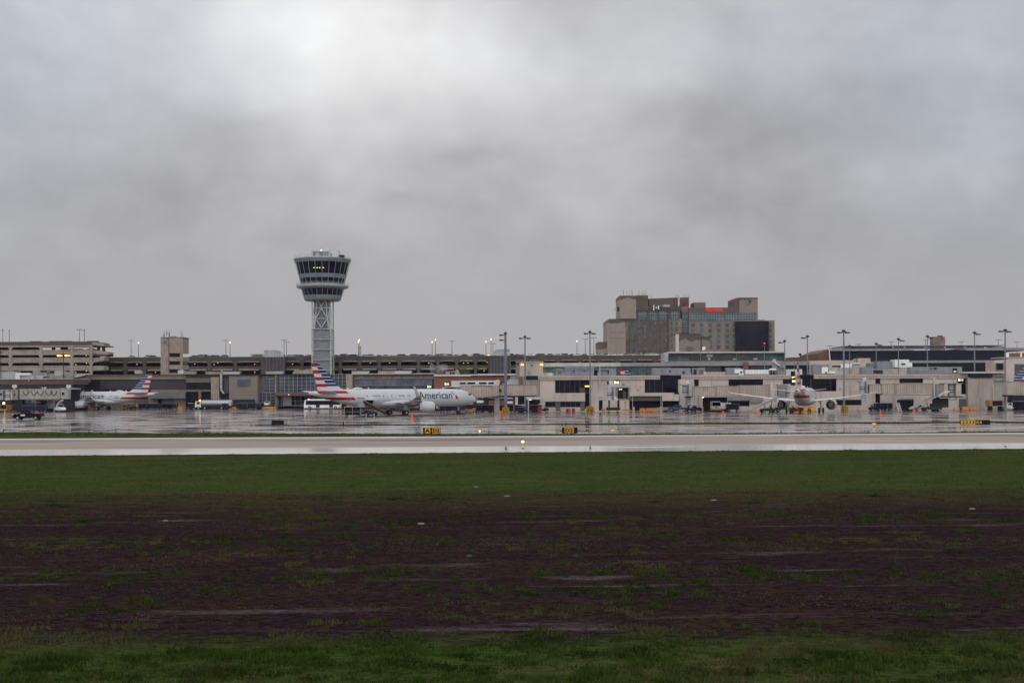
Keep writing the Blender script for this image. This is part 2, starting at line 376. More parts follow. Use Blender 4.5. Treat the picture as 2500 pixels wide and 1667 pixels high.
def pave(name, c1, c2, c3, wet=0.5, bump=0.02, sc=0.12, rlo=0.08, rhi=0.45, spec=0.5, seam=True):
    m = bpy.data.materials.new(name); m.use_nodes = True; t = NT(m.node_tree); p = t.n['Principled BSDF']
    pos = t.new('ShaderNodeNewGeometry').outputs['Position']
    a = t.noise(t.mapv(pos, (1, 1, 1) if seam else (0.04, 1.6, 1)), sc if seam else 1.0, 6, 0.62, 0.4); b = t.noise(t.mapv(pos, (0.4, 1, 1), (30, 10, 0)), sc * 3.2, 5, 0.65, 0.2)
    c = t.mix(t.smooth(a, 0.38, 0.62), c1, c2); c = t.mix(t.smooth(b, 0.5, 0.68), c, c3)
    if seam:
        br = t.new('ShaderNodeTexBrick'); t.put(br.inputs['Vector'], t.mapv(pos, (1 / 7.5, 1 / 7.5, 1))); br.offset = 0.0
        br.inputs['Scale'].default_value = 1.0; br.inputs['Brick Width'].default_value = 1.0; br.inputs['Row Height'].default_value = 1.0
        br.inputs['Mortar Size'].default_value = 0.012; br.inputs['Color1'].default_value = (1, 1, 1, 1); br.inputs['Color2'].default_value = (0.8, 0.8, 0.82, 1); br.inputs['Mortar'].default_value = (0.35, 0.35, 0.38, 1)
        mm = t.new('ShaderNodeMix', data_type='RGBA', blend_type='MULTIPLY'); mm.inputs[0].default_value = 0.8
        t.put(mm.inputs[6], c); t.put(mm.inputs[7], br.outputs[0]); c = mm.outputs[2]
    t.put(p.inputs['Base Color'], c)
    d = t.noise(t.mapv(pos, (0.35, 1, 1), (7, 70, 0)), sc * 2.0, 5, 0.6, 0.3)
    f = t.smooth(d, wet - 0.07, wet + 0.07)
    t.put(p.inputs['Roughness'], t.m('ADD', t.m('MULTIPLY', f, rhi - rlo), rlo))
    p.inputs['Specular IOR Level'].default_value = spec
    bn = t.new('ShaderNodeBump'); bn.inputs['Strength'].default_value = 0.5; bn.inputs['Distance'].default_value = bump
    t.put(bn.inputs['Height'], t.noise(pos, 0.9, 4, 0.6)); t.l.new(bn.outputs[0], p.inputs['Normal'])
    return m
APR = pave('wet apron paving', (0.080, 0.056, 0.066), (0.16, 0.122, 0.122), (0.27, 0.215, 0.20), wet=0.54, rlo=0.05, rhi=0.42, bump=0.011)
RW1 = pave('wet tan runway concrete', (0.21, 0.17, 0.14), (0.30, 0.25, 0.205), (0.235, 0.185, 0.155), wet=0.4, rlo=0.45, rhi=0.7, sc=0.04, bump=0.005, seam=False, spec=0.15)
RW2 = pave('grey runway band', (0.145, 0.122, 0.126), (0.18, 0.152, 0.154), (0.125, 0.105, 0.11), wet=0.5, rlo=0.45, rhi=0.7, sc=0.05, bump=0.004, seam=False, spec=0.15)
RW3 = pave('wet grey shoulder', (0.28, 0.27, 0.275), (0.33, 0.32, 0.325), (0.25, 0.24, 0.25), wet=0.6, rlo=0.15, rhi=0.4, sc=0.05, bump=0.003, seam=False)
MARKW = mat('worn white marking', (0.48, 0.45, 0.41), 0.5, var=0.15, vs=0.3)
MARKY = mat('worn yellow marking', (0.46, 0.37, 0.16), 0.5, var=0.3, vs=0.3)
def line(*pp):
    """ground polyline through pixels, extended past the frame"""
    q = [GP(*p) for p in pp]; a, _ = extend(q[0], q[1]); _, b = extend(q[-2], q[-1]); return [a] + q[1:-1] + [b]
near = line((0, 1112.5), (2500, 1095)); far = line((0, 1070.5), (1250, 1064), (2500, 1056))
gl1 = line((0, 1076.5), (1250, 1069.3), (2500, 1061)); gl2 = line((0, 1083), (1250, 1075.5), (2500, 1067.5)); gl3 = line((0, 1098.0), (1250, 1089.3), (2500, 1080.5))
def strip(name, lo, hi, z, m):
    return sheet(name, list(lo) + list(reversed(hi)), z, m)
# base sheet then bands butted edge to edge
strip('runway_shoulder', near, gl3, 0.0, RW3)
strip('runway', gl3, gl2, 0.0, RW1)
strip('runway_band', gl2, gl1, 0.0, RW2)
strip('runway_far_edge', gl1, far, 0.0, RW1)
def offs(l, d): return [p + Vector((0, d, 0)) for p in l]
strip('runway_edge_line', offs(far, -3.2), offs(far, -0.4), 0.006, MARKW)
ln = strip('runway_inner_line', offs(gl3, -0.15), offs(gl3, 0.35), 0.006, MARKW)
verge_far = line((0, 1055.5), (300, 1057), (1100, 1059), (1400, 1059), (2200, 1055.5), (2500, 1053.3))
ap_top = [Vector((900, 900, 0)), Vector((-900, 900, 0))]
sheet('apron', [(p.x, p.y) for p in verge_far] + [(900, 900), (-900, 900)], 0.0, APR)
# narrow grass strip between taxiway and apron
g_lo = [GP(620, 1039.6), GP(1100, 1037.6), GP(1600, 1036.2), GP(1950, 1034.8), GP(2500, 1032.4)]; g_hi = [GP(620, 1038.4), GP(1100, 1036.2), GP(1600, 1032.9), GP(1950, 1031.0), GP(2500, 1028.8)]
_, e1 = extend(g_lo[-2], g_lo[-1], 300); _, e2 = extend(g_hi[-2], g_hi[-1], 300)
STR = sheet('grass_strip_ground', [(p.x, p.y) for p in g_lo + [e1, e2] + g_hi[::-1]], 0.02, GM)
# painted lines on the apron
def gline(name, pts, wid, m, z=0.006):
    for i in range(len(pts) - 1):
        a = GP(*pts[i]); b = GP(*pts[i + 1]); d = (b - a).normalized(); n = Vector((-d.y, d.x, 0)) * wid / 2
        o = sheet(name, [(a - n).xy, (b - n).xy, (b + n).xy, (a + n).xy], z + 0.002 * i, m)
gline('taxi_line', [(700, 1027.5), (1250, 1024.6)], 0.9, MARKY)
gline('taxi_line', [(1250, 1024.6), (1500, 1016), ], 0.6, MARKW)
gline('taxi_line', [(1000, 1017), (1420, 1015.5)], 0.5, MARKW)
gline('taxi_line', [(1530, 1008), (1680, 1016), (2100, 1022)], 0.5, MARKW)
gline('taxi_line', [(1700, 1012), (2300, 1014.5)], 0.5, MARKW)
gline('taxi_line', [(1750, 1007), (1690, 1013.5)], 0.45, MARKW)
gline('taxi_line', [(1560, 1018), (1900, 1028)], 0.5, MARKW)
gline('taxi_line', [(0, 1048), (420, 1045)], 0.6, MARKY)
gline('taxi_line', [(0, 1044), (620, 1040)], 0.5, MARKW)
gline('taxi_line', [(150, 1013), (700, 1010)], 0.5, MARKW)
gline('taxi_line', [(1640, 1030), (2140, 1029)], 0.4, MARKY)
gline('taxi_line', [(880, 1046), (1700, 1044)], 0.7, MARKW)
gline('taxi_line', [(1150, 1031), (1360, 1037)], 0.5, MARKW)
gline('taxi_line', [(1900, 1042), (2500, 1038.5)], 1.2, MARKW)
# ---- grass blades (three masses nobody could count)
def blade_mat(name, cols, seed):
    m = bpy.data.materials.new(name); m.use_nodes = True; t = NT(m.node_tree); p = t.n['Principled BSDF']
    pos = t.new('ShaderNodeNewGeometry').outputs['Position']
    a = t.noise(t.mapv(pos, (0.5, 1, 1), (seed, 0, 0)), 0.9, 4, 0.6); b = t.noise(pos, 5.0, 2, 0.6)
    c = t.mix(t.smooth(a, 0.4, 0.62), cols[0], cols[1]); c = t.mix(t.smooth(b, 0.5, 0.72), c, cols[2])
    bgn = t.noise(t.mapv(pos, (0.4, 1, 1), (seed * 3, 4, 0)), 0.28, 5, 0.65, 0.5); c = t.mix(t.m('MULTIPLY', t.smooth(bgn, 0.46, 0.60), 0.75), c, (0.098, 0.074, 0.040)); c = t.mix(t.m('MULTIPLY', t.smooth(t.noise(pos, 0.11, 3, 0.6), 0.4, 0.65), 0.35), c, (0.03, 0.05, 0.012))
    t.put(p.inputs['Base Color'], c); p.inputs['Roughness'].default_value = 0.75; p.inputs['Specular IOR Level'].default_value = 0.0
    return m
GB = blade_mat('grass blades', [(0.013, 0.028, 0.004), (0.034, 0.058, 0.010), (0.066, 0.070, 0.020)], 2)
GB2 = blade_mat('dry and green grass blades', [(0.036, 0.060, 0.015), (0.066, 0.078, 0.028), (0.085, 0.060, 0.034)], 9)
def blades(name, cx, cy, hmax, m, per=9, spread=0.13, wid=0.02, hmin=0.4, zb=-0.03):
    n = len(cx); N = n * per
    x = np.repeat(cx, per) + rng.normal(0, 1, N) * np.repeat(np.broadcast_to(spread, n), per)
    y = np.repeat(cy, per) + rng.normal(0, 1, N) * np.repeat(np.broadcast_to(spread, n), per)
    h = np.repeat(np.broadcast_to(hmax, n), per) * rng.uniform(hmin, 1.0, N)
    a = rng.uniform(0, math.pi, N); lx = rng.normal(0, 0.45, N) * h; ly = rng.normal(0, 0.45, N) * h
    wv = wid * rng.uniform(0.6, 1.5, N); ax = np.cos(a) * wv; ay = np.sin(a) * wv
    v = np.empty((N, 3, 3)); v[:, 0] = np.stack([x - ax, y - ay, np.full(N, zb)], 1); v[:, 1] = np.stack([x + ax, y + ay, np.full(N, zb)], 1)
    v[:, 2] = np.stack([x + lx, y + ly, zb + h], 1)
    me = bpy.data.meshes.new(name); me.vertices.add(N * 3); me.loops.add(N * 3); me.polygons.add(N)
    me.vertices.foreach_set('co', v.ravel()); me.loops.foreach_set('vertex_index', np.arange(N * 3, dtype=np.int32))
    me.polygons.foreach_set('loop_start', np.arange(0, N * 3, 3, dtype=np.int32)); me.polygons.foreach_set('loop_total', np.full(N, 3, dtype=np.int32))
    me.materials.append(m); me.update(calc_edges=True); me.validate()
    o = bpy.data.objects.new(name, me); COL.objects.link(o); tag(o, kind='stuff'); return o
def scatter(y0, y1, dens, clump=0.0, cl_sc=1.0):
    pts = []
    k = int(dens * (y1 - y0) * (y0 + y1) * 0.47)
    y = np.sqrt(rng.uniform(y0 * y0, y1 * y1, k)); x = rng.uniform(-0.46, 0.46, k) * y
    if clump:
        f = np.sin(x * 0.9 * cl_sc + 1.3 * np.sin(y * 0.7)) + np.sin(y * 1.3 * cl_sc + 1.7 * np.sin(x * 0.31 * cl_sc + 2)) + rng.normal(0, 0.7, k)
        ok = f > clump; x = x[ok]; y = y[ok]
    return x, y
x, y = scatter(17.5, 26.5, 26); edge = 25.0 + 0.7 * np.sin(x * 0.8) * np.sin(x * 0.23 + 1) + 0.5 * np.sin(x * 2.3 + 1)
cl = np.sin(x * 1.7 + 2 * np.sin(y * 1.9)) * np.sin(y * 2.6 + 1.5 * np.sin(x * 1.1)) + rng.normal(0, 0.35, len(x))
ok = (y < edge + rng.normal(0, 0.5, len(y))) & (cl > -0.55); x = x[ok]; y = y[ok]; cl = cl[ok]
tag(blades('near_grass', x, y, np.clip(0.06 + 0.07 * cl + rng.uniform(0, 0.06, len(x)), 0.03, 0.22), GB, per=24, spread=0.10, wid=0.010), 'thick green grass nearest the camera at the bottom', 'grass')
def clumps(n, y0, y1, power=1.0):
    y = y0 + (y1 - y0) * rng.uniform(0, 1, n) ** power; x = rng.uniform(-0.47, 0.47, n) * y; return x, y
x, y = clumps(1000, 25.5, 60.0, 0.9); ok = np.sin(x * 0.55 + 1.3 * np.sin(y * 0.5)) + np.sin(y * 0.8) + rng.normal(0, 0.8, len(x)) > -0.1; x = x[ok]; y = y[ok]
k = rng.integers(2, 9, len(x)); sz = rng.uniform(0.08, 0.30, len(x))
xx = np.repeat(x, k) + rng.normal(0, 1, k.sum()) * np.repeat(sz, k) * 1.6; yy_ = np.repeat(y, k) + rng.normal(0, 1, k.sum()) * np.repeat(sz, k)
tag(blades('weed_tufts', xx, yy_, rng.uniform(0.05, 0.15, len(xx)), GB, per=26, spread=0.07, wid=0.013), 'scattered low green weed clumps on the dark bare soil', 'weeds')
x, y = scatter(47.0, 62.0, 5.0); ok = rng.uniform(0, 1, len(x)) < ((y - 47) / 15) ** 2.2 * 0.9; x = x[ok]; y = y[ok]
tag(blades('thin_grass', x, y, rng.uniform(0.03, 0.10, len(x)), GB2, per=9, spread=0.18, wid=0.022), 'thin patchy grass where the mown verge gives way to soil', 'grass')
x, y = scatter(25.0, 62.0, 16.0)
tag(blades('dry_stubble', x, y, rng.uniform(0.015, 0.06, len(x)), blade_mat('dry stubble', [(0.030, 0.016, 0.017), (0.058, 0.035, 0.027), (0.018, 0.010, 0.012)], 4), per=4, spread=0.16, wid=0.018), 'short dry brown stubble over the bare soil', 'stubble')
x, y = scatter(60.0, 104.0, 5.0); ok = (y < 103.2 + 0.03 * x - 0.4) & (y > 61 + 1.2 * np.sin(x * .4) * np.sin(x * .13 + 2) + rng.normal(0, .6, len(y))); x = x[ok]; y = y[ok]
tag(blades('far_grass', x, y, rng.uniform(0.03, 0.10, len(x)), GB2, per=8, spread=0.22, wid=0.03), 'mown green and brown grass up to the runway edge', 'grass')
def along(pts, dens, wlo, whi):
    xs = []; ys = []
    for a, b in zip(pts[:-1], pts[1:]):
        n = max(1, int(abs(b.x - a.x) * dens)); t = rng.uniform(0, 1, n)
        xs.append(a.x + (b.x - a.x) * t); ys.append(a.y + (b.y - a.y) * t + rng.uniform(wlo, whi, n))
    x = np.concatenate(xs); y = np.concatenate(ys); ok = np.abs(x) < y * 0.5; return x[ok], y[ok]
x, y = along(near, 10, -1.4, 0.1)
tag(blades('verge_grass', x, y, rng.uniform(0.04, 0.17, len(x)) * (0.6 + 0.4 * np.sin(x * 1.7) * np.sin(x * 0.6)), blade_mat('verge grass blades', [(0.035, 0.04, 0.012), (0.07, 0.042, 0.022), (0.04, 0.055, 0.014)], 5), per=10, spread=0.15, wid=0.04), 'ragged brown grass fringe along the near runway edge', 'grass')
x, y = along(verge_far, 14, -9.0, 0.1); ok = y > np.interp(x, [p.x for p in far], [p.y for p in far]) + 0.6; x = x[ok]; y = y[ok]
tag(blades('verge_grass_far', x, y, rng.uniform(0.08, 0.26, len(x)), GB2, per=9, spread=0.2, wid=0.05), 'grass strip between runway and taxiway', 'grass')
x, y = along(g_lo, 9, 0.1, 1.0)
yh = np.interp(x, [p.x for p in g_lo], [b.y - a.y for a, b in zip(g_lo, g_hi)])
y = y + rng.uniform(0, 1, len(y)) * np.maximum(0, yh - 1.0)
tag(blades('strip_grass', x, y, rng.uniform(0.08, 0.2, len(x)), GB, per=9, spread=0.3, wid=0.06, zb=0.0), 'thin green grass strip crossing the wet apron', 'grass')
# ================================================================== aircraft
AW = mat('aircraft pale silver paint', (0.47, 0.485, 0.515), 0.32, 0.0, var=0.05, vs=0.3, coat=0.3)
AR = mat('aircraft red paint', (0.31, 0.009, 0.016), 0.4, var=0.08, spec=0.15)
AB = mat('aircraft blue paint', (0.005, 0.026, 0.105), 0.4, var=0.08, spec=0.15)
AT = mat('aircraft lettering slate', (0.020, 0.034, 0.075), 0.4, var=0.05)
ASV = mat('bare silver lip', (0.5, 0.5, 0.52), 0.25, 0.8, var=0.05)
AG = mat('grey wing paint', (0.40, 0.40, 0.41), 0.4, var=0.1, vs=0.4)
ATAN = mat('warm white belly stripe', (0.60, 0.54, 0.47), 0.4, var=0.05)
def slice_mesh(ob, planes, matf, mats):
    me = ob.data; bm = bmesh.new(); bm.from_mesh(me)
    for co, no in planes:
        bmesh.ops.bisect_plane(bm, geom=bm.verts[:] + bm.edges[:] + bm.faces[:], plane_co=co, plane_no=no)
    me.materials.clear()
    for m in mats: me.materials.append(m)
    for f in bm.faces: f.material_index = matf(f.calc_center_median())
    bm.to_mesh(me); bm.free()
def airfoil(xl, xt, y, z, th, n=7):
    """closed section loop from leading edge xl to trailing edge xt (xl>xt)"""
    up = []; lo = []
    for i in range(n):
        s = i / (n - 1); q = th * (2.6 * math.sqrt(max(s, 0)) * (1 - s) * 0.62 + 0.02)
        X = xl + (xt - xl) * s; up.append((X, y, z + q * 0.6)); lo.append((X, y, z - q * 0.4))
    return up + lo[::-1][1:] if False else up + lo[::-1]
def aircraft(label, Lg=44.5, g=21.97, ztip=4.1, shark=True, neo=True, side=-1, group=None):
    """origin on the ground under the main gear, +x forward, +y port; side = the side carrying the modelled windows and titles"""
    A = thing('passenger_jet', label, 'airliner', group=group or 'airliners at the gates')
    ZC = 3.88; HW, HH = 1.975, 2.07
    st = [(0.0, .06, .06, -.62), (.12, .28, .27, -.61), (.45, .60, .58, -.56), (1.0, .92, .92, -.46), (1.7, 1.22, 1.24, -.33), (2.5, 1.48, 1.54, -.22), (3.4, 1.70, 1.78, -.13), (4.5, 1.87, 1.96, -.05), (5.8, 1.96, 2.05, 0), (7.0, HW, HH, 0)]
    for q in np.linspace(9, Lg - 14.2, 8): st.append((float(q), HW, HH, 0))
    for d, hw, hh, zc in [(12.5, 1.95, 2.03, .05), (11, 1.88, 1.90, .16), (9.5, 1.75, 1.73, .31), (8, 1.56, 1.52, .48), (6.5, 1.33, 1.30, .66), (5, 1.08, 1.06, .84), (3.5, .82, .82, 1.00), (2, .58, .6, 1.12), (.8, .42, .44, 1.19), (0, .33, .34, 1.22)]:
        st.append((Lg - d, hw, hh, zc))
    n = 36
    def sec(a):
        for i in range(len(st) - 1):
            if st[i][0] <= a <= st[i + 1][0]:
                k = (a - st[i][0]) / max(1e-6, st[i + 1][0] - st[i][0]); return [st[i][j] + (st[i + 1][j] - st[i][j]) * k for j in (1, 2, 3)]
        return st[-1][1:]
    mb = MB(); mb.rings([[(g - a, hw * math.sin(2 * math.pi * i / n), ZC + zc + hh * math.cos(2 * math.pi * i / n)) for i in range(n)] for a, hw, hh, zc in st])
    fu = mb.build('fuselage', AW, A, smooth=True)
    X = lambda ft: g - Lg + ft          # metres from the tail end
    bands = [(5.62, 4.98), (4.12, 3.50)]
    def fmat(c):
        ft = c.x - (g - Lg); fl = 9.1 + (5.3 - c.z) * 1.05
        if ft > fl or ft < 2.1 + (5.3 - c.z) * 0.45: return 0
        for a, b in bands:
            if b < c.z < a: return 1
        if 3.10 < c.z < 3.5: return 2
        return 0
    pl = [((0, 0, z), (0, 0, 1)) for z in (5.62, 4.98, 4.12, 3.5, 3.1)]
    pl += [((X(9.1), 0, 5.3), (1, 0, 1.05)), ((X(2.1), 0, 5.3), (1, 0, 0.45))]
    slice_mesh(fu, pl, fmat, [AW, AR, ATAN]); 
    fu.data.polygons.foreach_set('use_smooth', [True] * len(fu.data.polygons)); fu.data.set_sharp_from_angle(angle=R(40))
    # fin
    def finsec(z, le, te, th): return [(X(x), y, z) for x, y in [(le, 0), (le - (le - te) * .12, th), (le - (le - te) * .45, th * 1.1), (te + .15, th * .3), (te, 0), (te + .15, -th * .3), (le - (le - te) * .45, -th * 1.1), (le - (le - te) * .12, -th)]]
    mb = MB(); mb.rings([finsec(4.8, 9.4, 2.5, .34), finsec(5.75, 9.0, 2.35, .30), finsec(6.15, 8.1, 2.2, .28), finsec(7.2, 6.95, 1.98, .24), finsec(11.55, 2.75, .80, .12), finsec(11.72, 2.3, .9, .06)])
    fin = mb.build('tail_fin', AW, A)
    zs = [11.8, 10.95, 10.2, 9.42, 8.65, 7.95, 7.17, 6.48]
    def xdiag(z): return X(1.79 + (11.5 - z) * (4.64 - 1.79) / 5.02)
    def fm(c):
        if c.z < 6.48: return 1 if 4.98 < c.z < 5.62 else 0
        for i in range(7):
            if zs[i + 1] <= c.z < zs[i]:
                if c.x < xdiag(c.z): return 1 if i % 2 == 0 else 0
                return 2 if c.z > zs[i + 1] + 0.16 else 0
        return 0
    pl = [((0, 0, z), (0, 0, 1)) for z in zs[1:] + [5.62, 4.98]] + [((0, 0, z + .16), (0, 0, 1)) for z in zs[1:]]
    pl.append(((xdiag(8), 0, 8), (1, 0, (4.64 - 1.79) / 5.02)))
    slice_mesh(fin, pl, fm, [AW, AR, AB])
    # tailplanes
    for s in (1, -1):
        mb = MB(); mb.rings([airfoil(X(7.0), X(2.7), s * .5, 4.95, .38), airfoil(X(3.2), X(1.5), s * 6.22, 5.55, .16)]); mb.build('tailplane', AW, A, smooth=True)
    # wings
    for s in (1, -1):
        zt = ztip; sec_ = [(g * 0 + 5.6, -1.9, 1.2, 2.55, .85), (4.9, -1.7, 2.2, 2.75, .75), (2.95, -1.75, 6.4, 3.05 + (zt - 4.1) * .15, .5), (-.6, -2.9, 12.0, 3.05 + (zt - 3.05) * .52, .3), (-3.5, -4.95, 16.9, zt, .16)]
        mb = MB(); mb.rings([airfoil(a, b, s * y, z, th) for a, b, y, z, th in sec_]); wg = mb.build('wing', AG if side else mat('white wing paint', (.78, .78, .8), .35, var=.05), A, smooth=True)
        if shark:
            mb = MB(); mb.rings([airfoil(-3.5, -4.95, s * 16.9, zt, .16), airfoil(-3.9, -5.2, s * 17.5, zt + .18, .12), airfoil(-4.5, -5.5, s * 17.82, zt + .7, .1), airfoil(-5.75, -6.2, s * 18.05, zt + 2.45, .05)])
            mb.build('sharklet', AG, wg, smooth=True)
        else:
            mb = MB(); mb.rings([airfoil(-3.5, -4.95, s * 16.9, zt, .16), airfoil(-3.8, -5.0, s * 17.1, zt + .1, .1), airfoil(-4.2, -4.9, s * 17.5, zt + .55, .04)]); mb.build('wing_tip', AG, wg, smooth=True)
        for y in (6.6, 9.8, 13.2):
            k = (y - 6.4) / 10.5; zz = 3.05 + (zt - 3.05) * k; mb = MB()
            xa = -1.6 - k * 1.8; mb.rings([[(xa + dx, s * y + r * math.sin(q * math.pi / 4), zz - .3 + r * math.cos(q * math.pi / 4)) for q in range(8)] for dx, r in ((1.3, .02), (.7, .16), (-.3, .2), (-1.5, .03))])
            mb.build('flap_fairing', AW, wg, smooth=True)
        # engine
        er = 1.29 if neo else 1.14; ex = 6.2 if Lg > 40 else 7.1; ey = s * 5.75; ez = 1.82 if neo else 1.75
        def ring(x, r, z=0): return [(x, ey + r * math.sin(2 * math.pi * i / 24), ez + z + r * math.cos(2 * math.pi * i / 24)) for i in range(24)]
        mb = MB(); mb.rings([ring(ex - .9, er * .78), ring(ex - .1, er * .84), ring(ex, er * .88), ring(ex - .12, er * .95), ring(ex - .8, er), ring(ex - 2.2, er * .99), ring(ex - 3.6, er * .84), ring(ex - 4.0, er * .78), ring(ex - 3.9, er * .72), ring(ex - 3.2, er * .74)], cap=False)
        en = mb.build('engine', AW, A, smooth=True)
        mb = MB(); mb.rings([ring(ex + .012, er * .845), ring(ex + .03, er * .885), ring(ex - .125, er * .96), ring(ex - .13, er * .955)], cap=False); mb.build('intake_lip', ASV, en, smooth=True)
        mb = MB(); mb.rings([ring(ex - .95, .05), ring(ex - .9, er * .8)]); mb.cyl((ex - .9, ey, ez), (ex - .35, ey, ez), .3, .04, 12)
        for i in range(18):
            a = i * math.pi / 9; mb.beam((ex - .8, ey + .3 * math.sin(a), ez + .3 * math.cos(a)), (ex - .85, ey + er * .76 * math.sin(a + .12), ez + er * .76 * math.cos(a + .12)), .05)
        mb.build('fan', DMETAL, en)
        mb = MB(); mb.rings([ring(ex - 3.1, er * .6), ring(ex - 4.3, er * .52), ring(ex - 5.2, er * .32)]); mb.cyl((ex - 5.1, ey, ez), (ex - 5.8, ey, ez), .28, .05, 12); mb.build('exhaust', mat('exhaust metal', (0.22, 0.17, 0.14), 0.4, 0.7), en, smooth=True)
        mb = MB(); mb.prism_y([(ex - .9, ez + er * .9), (ex - 2.5, ez + er + .35), (ex - 5.0, 3.0), (ex - 8.6, 2.9), (ex - 5.2, 2.4), (ex - 4.2, ez + .7)], ey - .18, ey + .18); mb.build('pylon', AW, A)
        # main gear
        gr = thing('landing_gear', None, None); gr.parent = A
        mb = MB(); mb.cyl((0, s * 3.8, .55), (0, s * 3.55, 2.9), .14, .16); mb.beam((0, s * 3.7, 1.9), (.9, s * 3.0, 2.8), .08); mb.box(-.5, .5, s * 4.0 - .03, s * 4.0 + .03, 1.2, 2.6); mb.cyl((0, s * 3.8 - .5, .58), (0, s * 3.8 + .5, .58), .08); mb.build('strut', LGREY, gr)
        for dy in (-.46, .46):
            mb = MB(); mb.cyl((0, s * 3.8 + dy - .2, .58), (0, s * 3.8 + dy + .2, .58), .58, .58, 20); mb.build('tyre', BLACK, gr, smooth=True)
            mb = MB(); mb.cyl((0, s * 3.8 + dy - .215, .58), (0, s * 3.8 + dy + .215, .58), .27, .27, 14); mb.build('rim', LGREY, gr)
    gr = thing('landing_gear', None, None); gr.parent = A; xn = g - 5.07
    mb = MB(); mb.cyl((xn, 0, .4), (xn, 0, 2.1), .09); mb.cyl((xn, -.3, .39), (xn, .3, .39), .06); mb.beam((xn, 0, 1.2), (xn + 1, 0, 2.1), .06); mb.build('strut', LGREY, gr)
    for dy in (-.26, .26): mb = MB(); mb.cyl((xn, dy - .11, .39), (xn, dy + .11, .39), .39, .39, 18); mb.build('tyre', BLACK, gr, smooth=True)
    mb = MB(); rs = []
    for x, hw, hh in [(8.6, .25, .15), (7.8, 1.2, .7), (5.8, 1.95, 1.05), (3, 2.3, 1.2), (-1.5, 2.3, 1.2), (-4, 1.9, .95), (-6.5, 1.0, .5), (-7.6, .2, .1)]:
        rs.append([(x, hw * math.sin(2 * math.pi * i / 20), 2.75 + hh * math.cos(2 * math.pi * i / 20)) for i in range(20)])
    mb.rings(rs); mb.build('belly_fairing', AW, A, smooth=True)
    # satcom dome, antennas
    dxx = X(12.4) if neo else X(12.0)
    mb = MB(); rs = []
    for x, r in [(1.35, .03), (1.1, .22), (.6, .38), (0, .44), (-.6, .40), (-1.1, .25), (-1.5, .03)]:
        rs.append([(dxx + x, 1.7 * r * math.sin(2 * math.pi * i / 16), ZC + HH + r * max(-.3, math.cos(2 * math.pi * i / 16))) for i in range(16)])
    mb.rings(rs); mb.build('satcom_dome', AW, A, smooth=True)
    for ft in (15.5, 10.2, Lg - 9.0):
        mb = MB(); mb.prism_y([(X(ft), ZC + HH - .05), (X(ft) - .5, ZC + HH - .05), (X(ft) - .62, ZC + HH + .42), (X(ft) - .38, ZC + HH + .42)], -.03, .03); mb.build('antenna', AW, A)
    mb = MB(); mb.cyl((X(.04), 0, 5.1), (X(-.12), 0, 5.1), .22, .2, 12); mb.build('tailcone_exhaust', DMETAL, A)
    # side mapping
    def side_y(x, z, s, off=.02):
        hw, hh, zc = sec(g - x); q = max(-.999, min(.999, (z - ZC - zc) / hh)); return s * (hw * math.sqrt(1 - q * q) + off)
    def wrap(vs, fs, s, zst=.12, off=.02):
        bm = bmesh.new(); bvs = [bm.verts.new(v) for v in vs]
        for f in fs:
            try: bm.faces.new([bvs[i] for i in f])
            except ValueError: pass
        z = min(v[2] for v in vs)
        while z < max(v[2] for v in vs):
            bmesh.ops.bisect_plane(bm, geom=bm.verts[:] + bm.edges[:] + bm.faces[:], plane_co=(0, 0, z), plane_no=(0, 0, 1)); z += zst
        for v in bm.verts: v.co.y = side_y(v.co.x, v.co.z, s, off)
        bm.verts.index_update(); m2 = MB(); m2.add([tuple(v.co) for v in bm.verts], [tuple(v.index for v in f.verts) for f in bm.faces]); bm.free(); return m2
    for s in ([side] if side else []):
        vs, fs = text_mb('American', 9.3, 1.66, bold=0.012)
        if s < 0: vs2 = [(g - 17.3 + x, 0, 3.68 + z) for x, y, z in vs]       # starboard: reads towards the nose
        else: vs2 = [(g - 8.0 - x, 0, 3.68 + z) for x, y, z in vs]            # port: reads towards the tail
        wrap(vs2, fs, s).build('lettering', AT, A)
        sg = -1 if s > 0 else 1; x0 = g - 7.4
        e1 = [(-.95, 1.0), (-.62, .98), (.15, .28), (.22, .1), (-.25, .22)]; e2 = [(.28, .05), (.55, -.05), (.72, -.2), (1.15, -1.05), (.45, -1.1), (.25, -.45)]
        # eagle head emblem: blue stroke above, red shape below
        for pts, mm, nm in ((e1, mat('emblem blue', (0.03, 0.2, 0.42), .35), 'emblem_blue'), (e2, AR, 'emblem_red')):
            q = [(x0 + a * 1.0, 0, 4.5 + b * .85) for a, b in pts]
            wrap(q, [tuple(range(len(q)))], s).build(nm, mm, A)
        # windows
        wr = random.Random(11)
        ws = [a for a in np.arange(16.4, Lg - 10.5, .533)] 
        for a in ws:
            if abs(a - 18.2) < .7 or abs(a - (Lg - 19)) < .6 and Lg > 40: continue
            if wr.random() < .5: continue
            q = [(g - a + dx2, 0, 4.42 + dz2) for dx2, dz2 in [(-.11, -.15), (.11, -.15), (.13, 0), (.11, .15), (-.11, .15), (-.13, 0)]]
            wrap(q, [tuple(range(6))], s, off=.012).build('window', DGLASS, A)
        # doors as slightly proud panels with a frame
        for a in ([3.9, 18.2, Lg - 19, Lg - 9.3] if Lg > 40 else [3.9, Lg - 9.3]):
            z0, z1, w2 = 3.30, 5.15, .42
            for (xa, xb, za, zb) in ((-w2, w2, z0, z0 + .06), (-w2, w2, z1 - .06, z1), (-w2, -w2 + .07, z0, z1), (w2 - .07, w2, z0, z1)):
                if xa == -w2 and zb == z0 + .06: dm = MB()
                q = [(g - a + xa, 0, za), (g - a + xb, 0, za), (g - a + xb, 0, zb), (g - a + xa, 0, zb)]
                m2 = wrap(q, [(0, 1, 2, 3)], s, off=.025); dm.add(m2.v, m2.f)
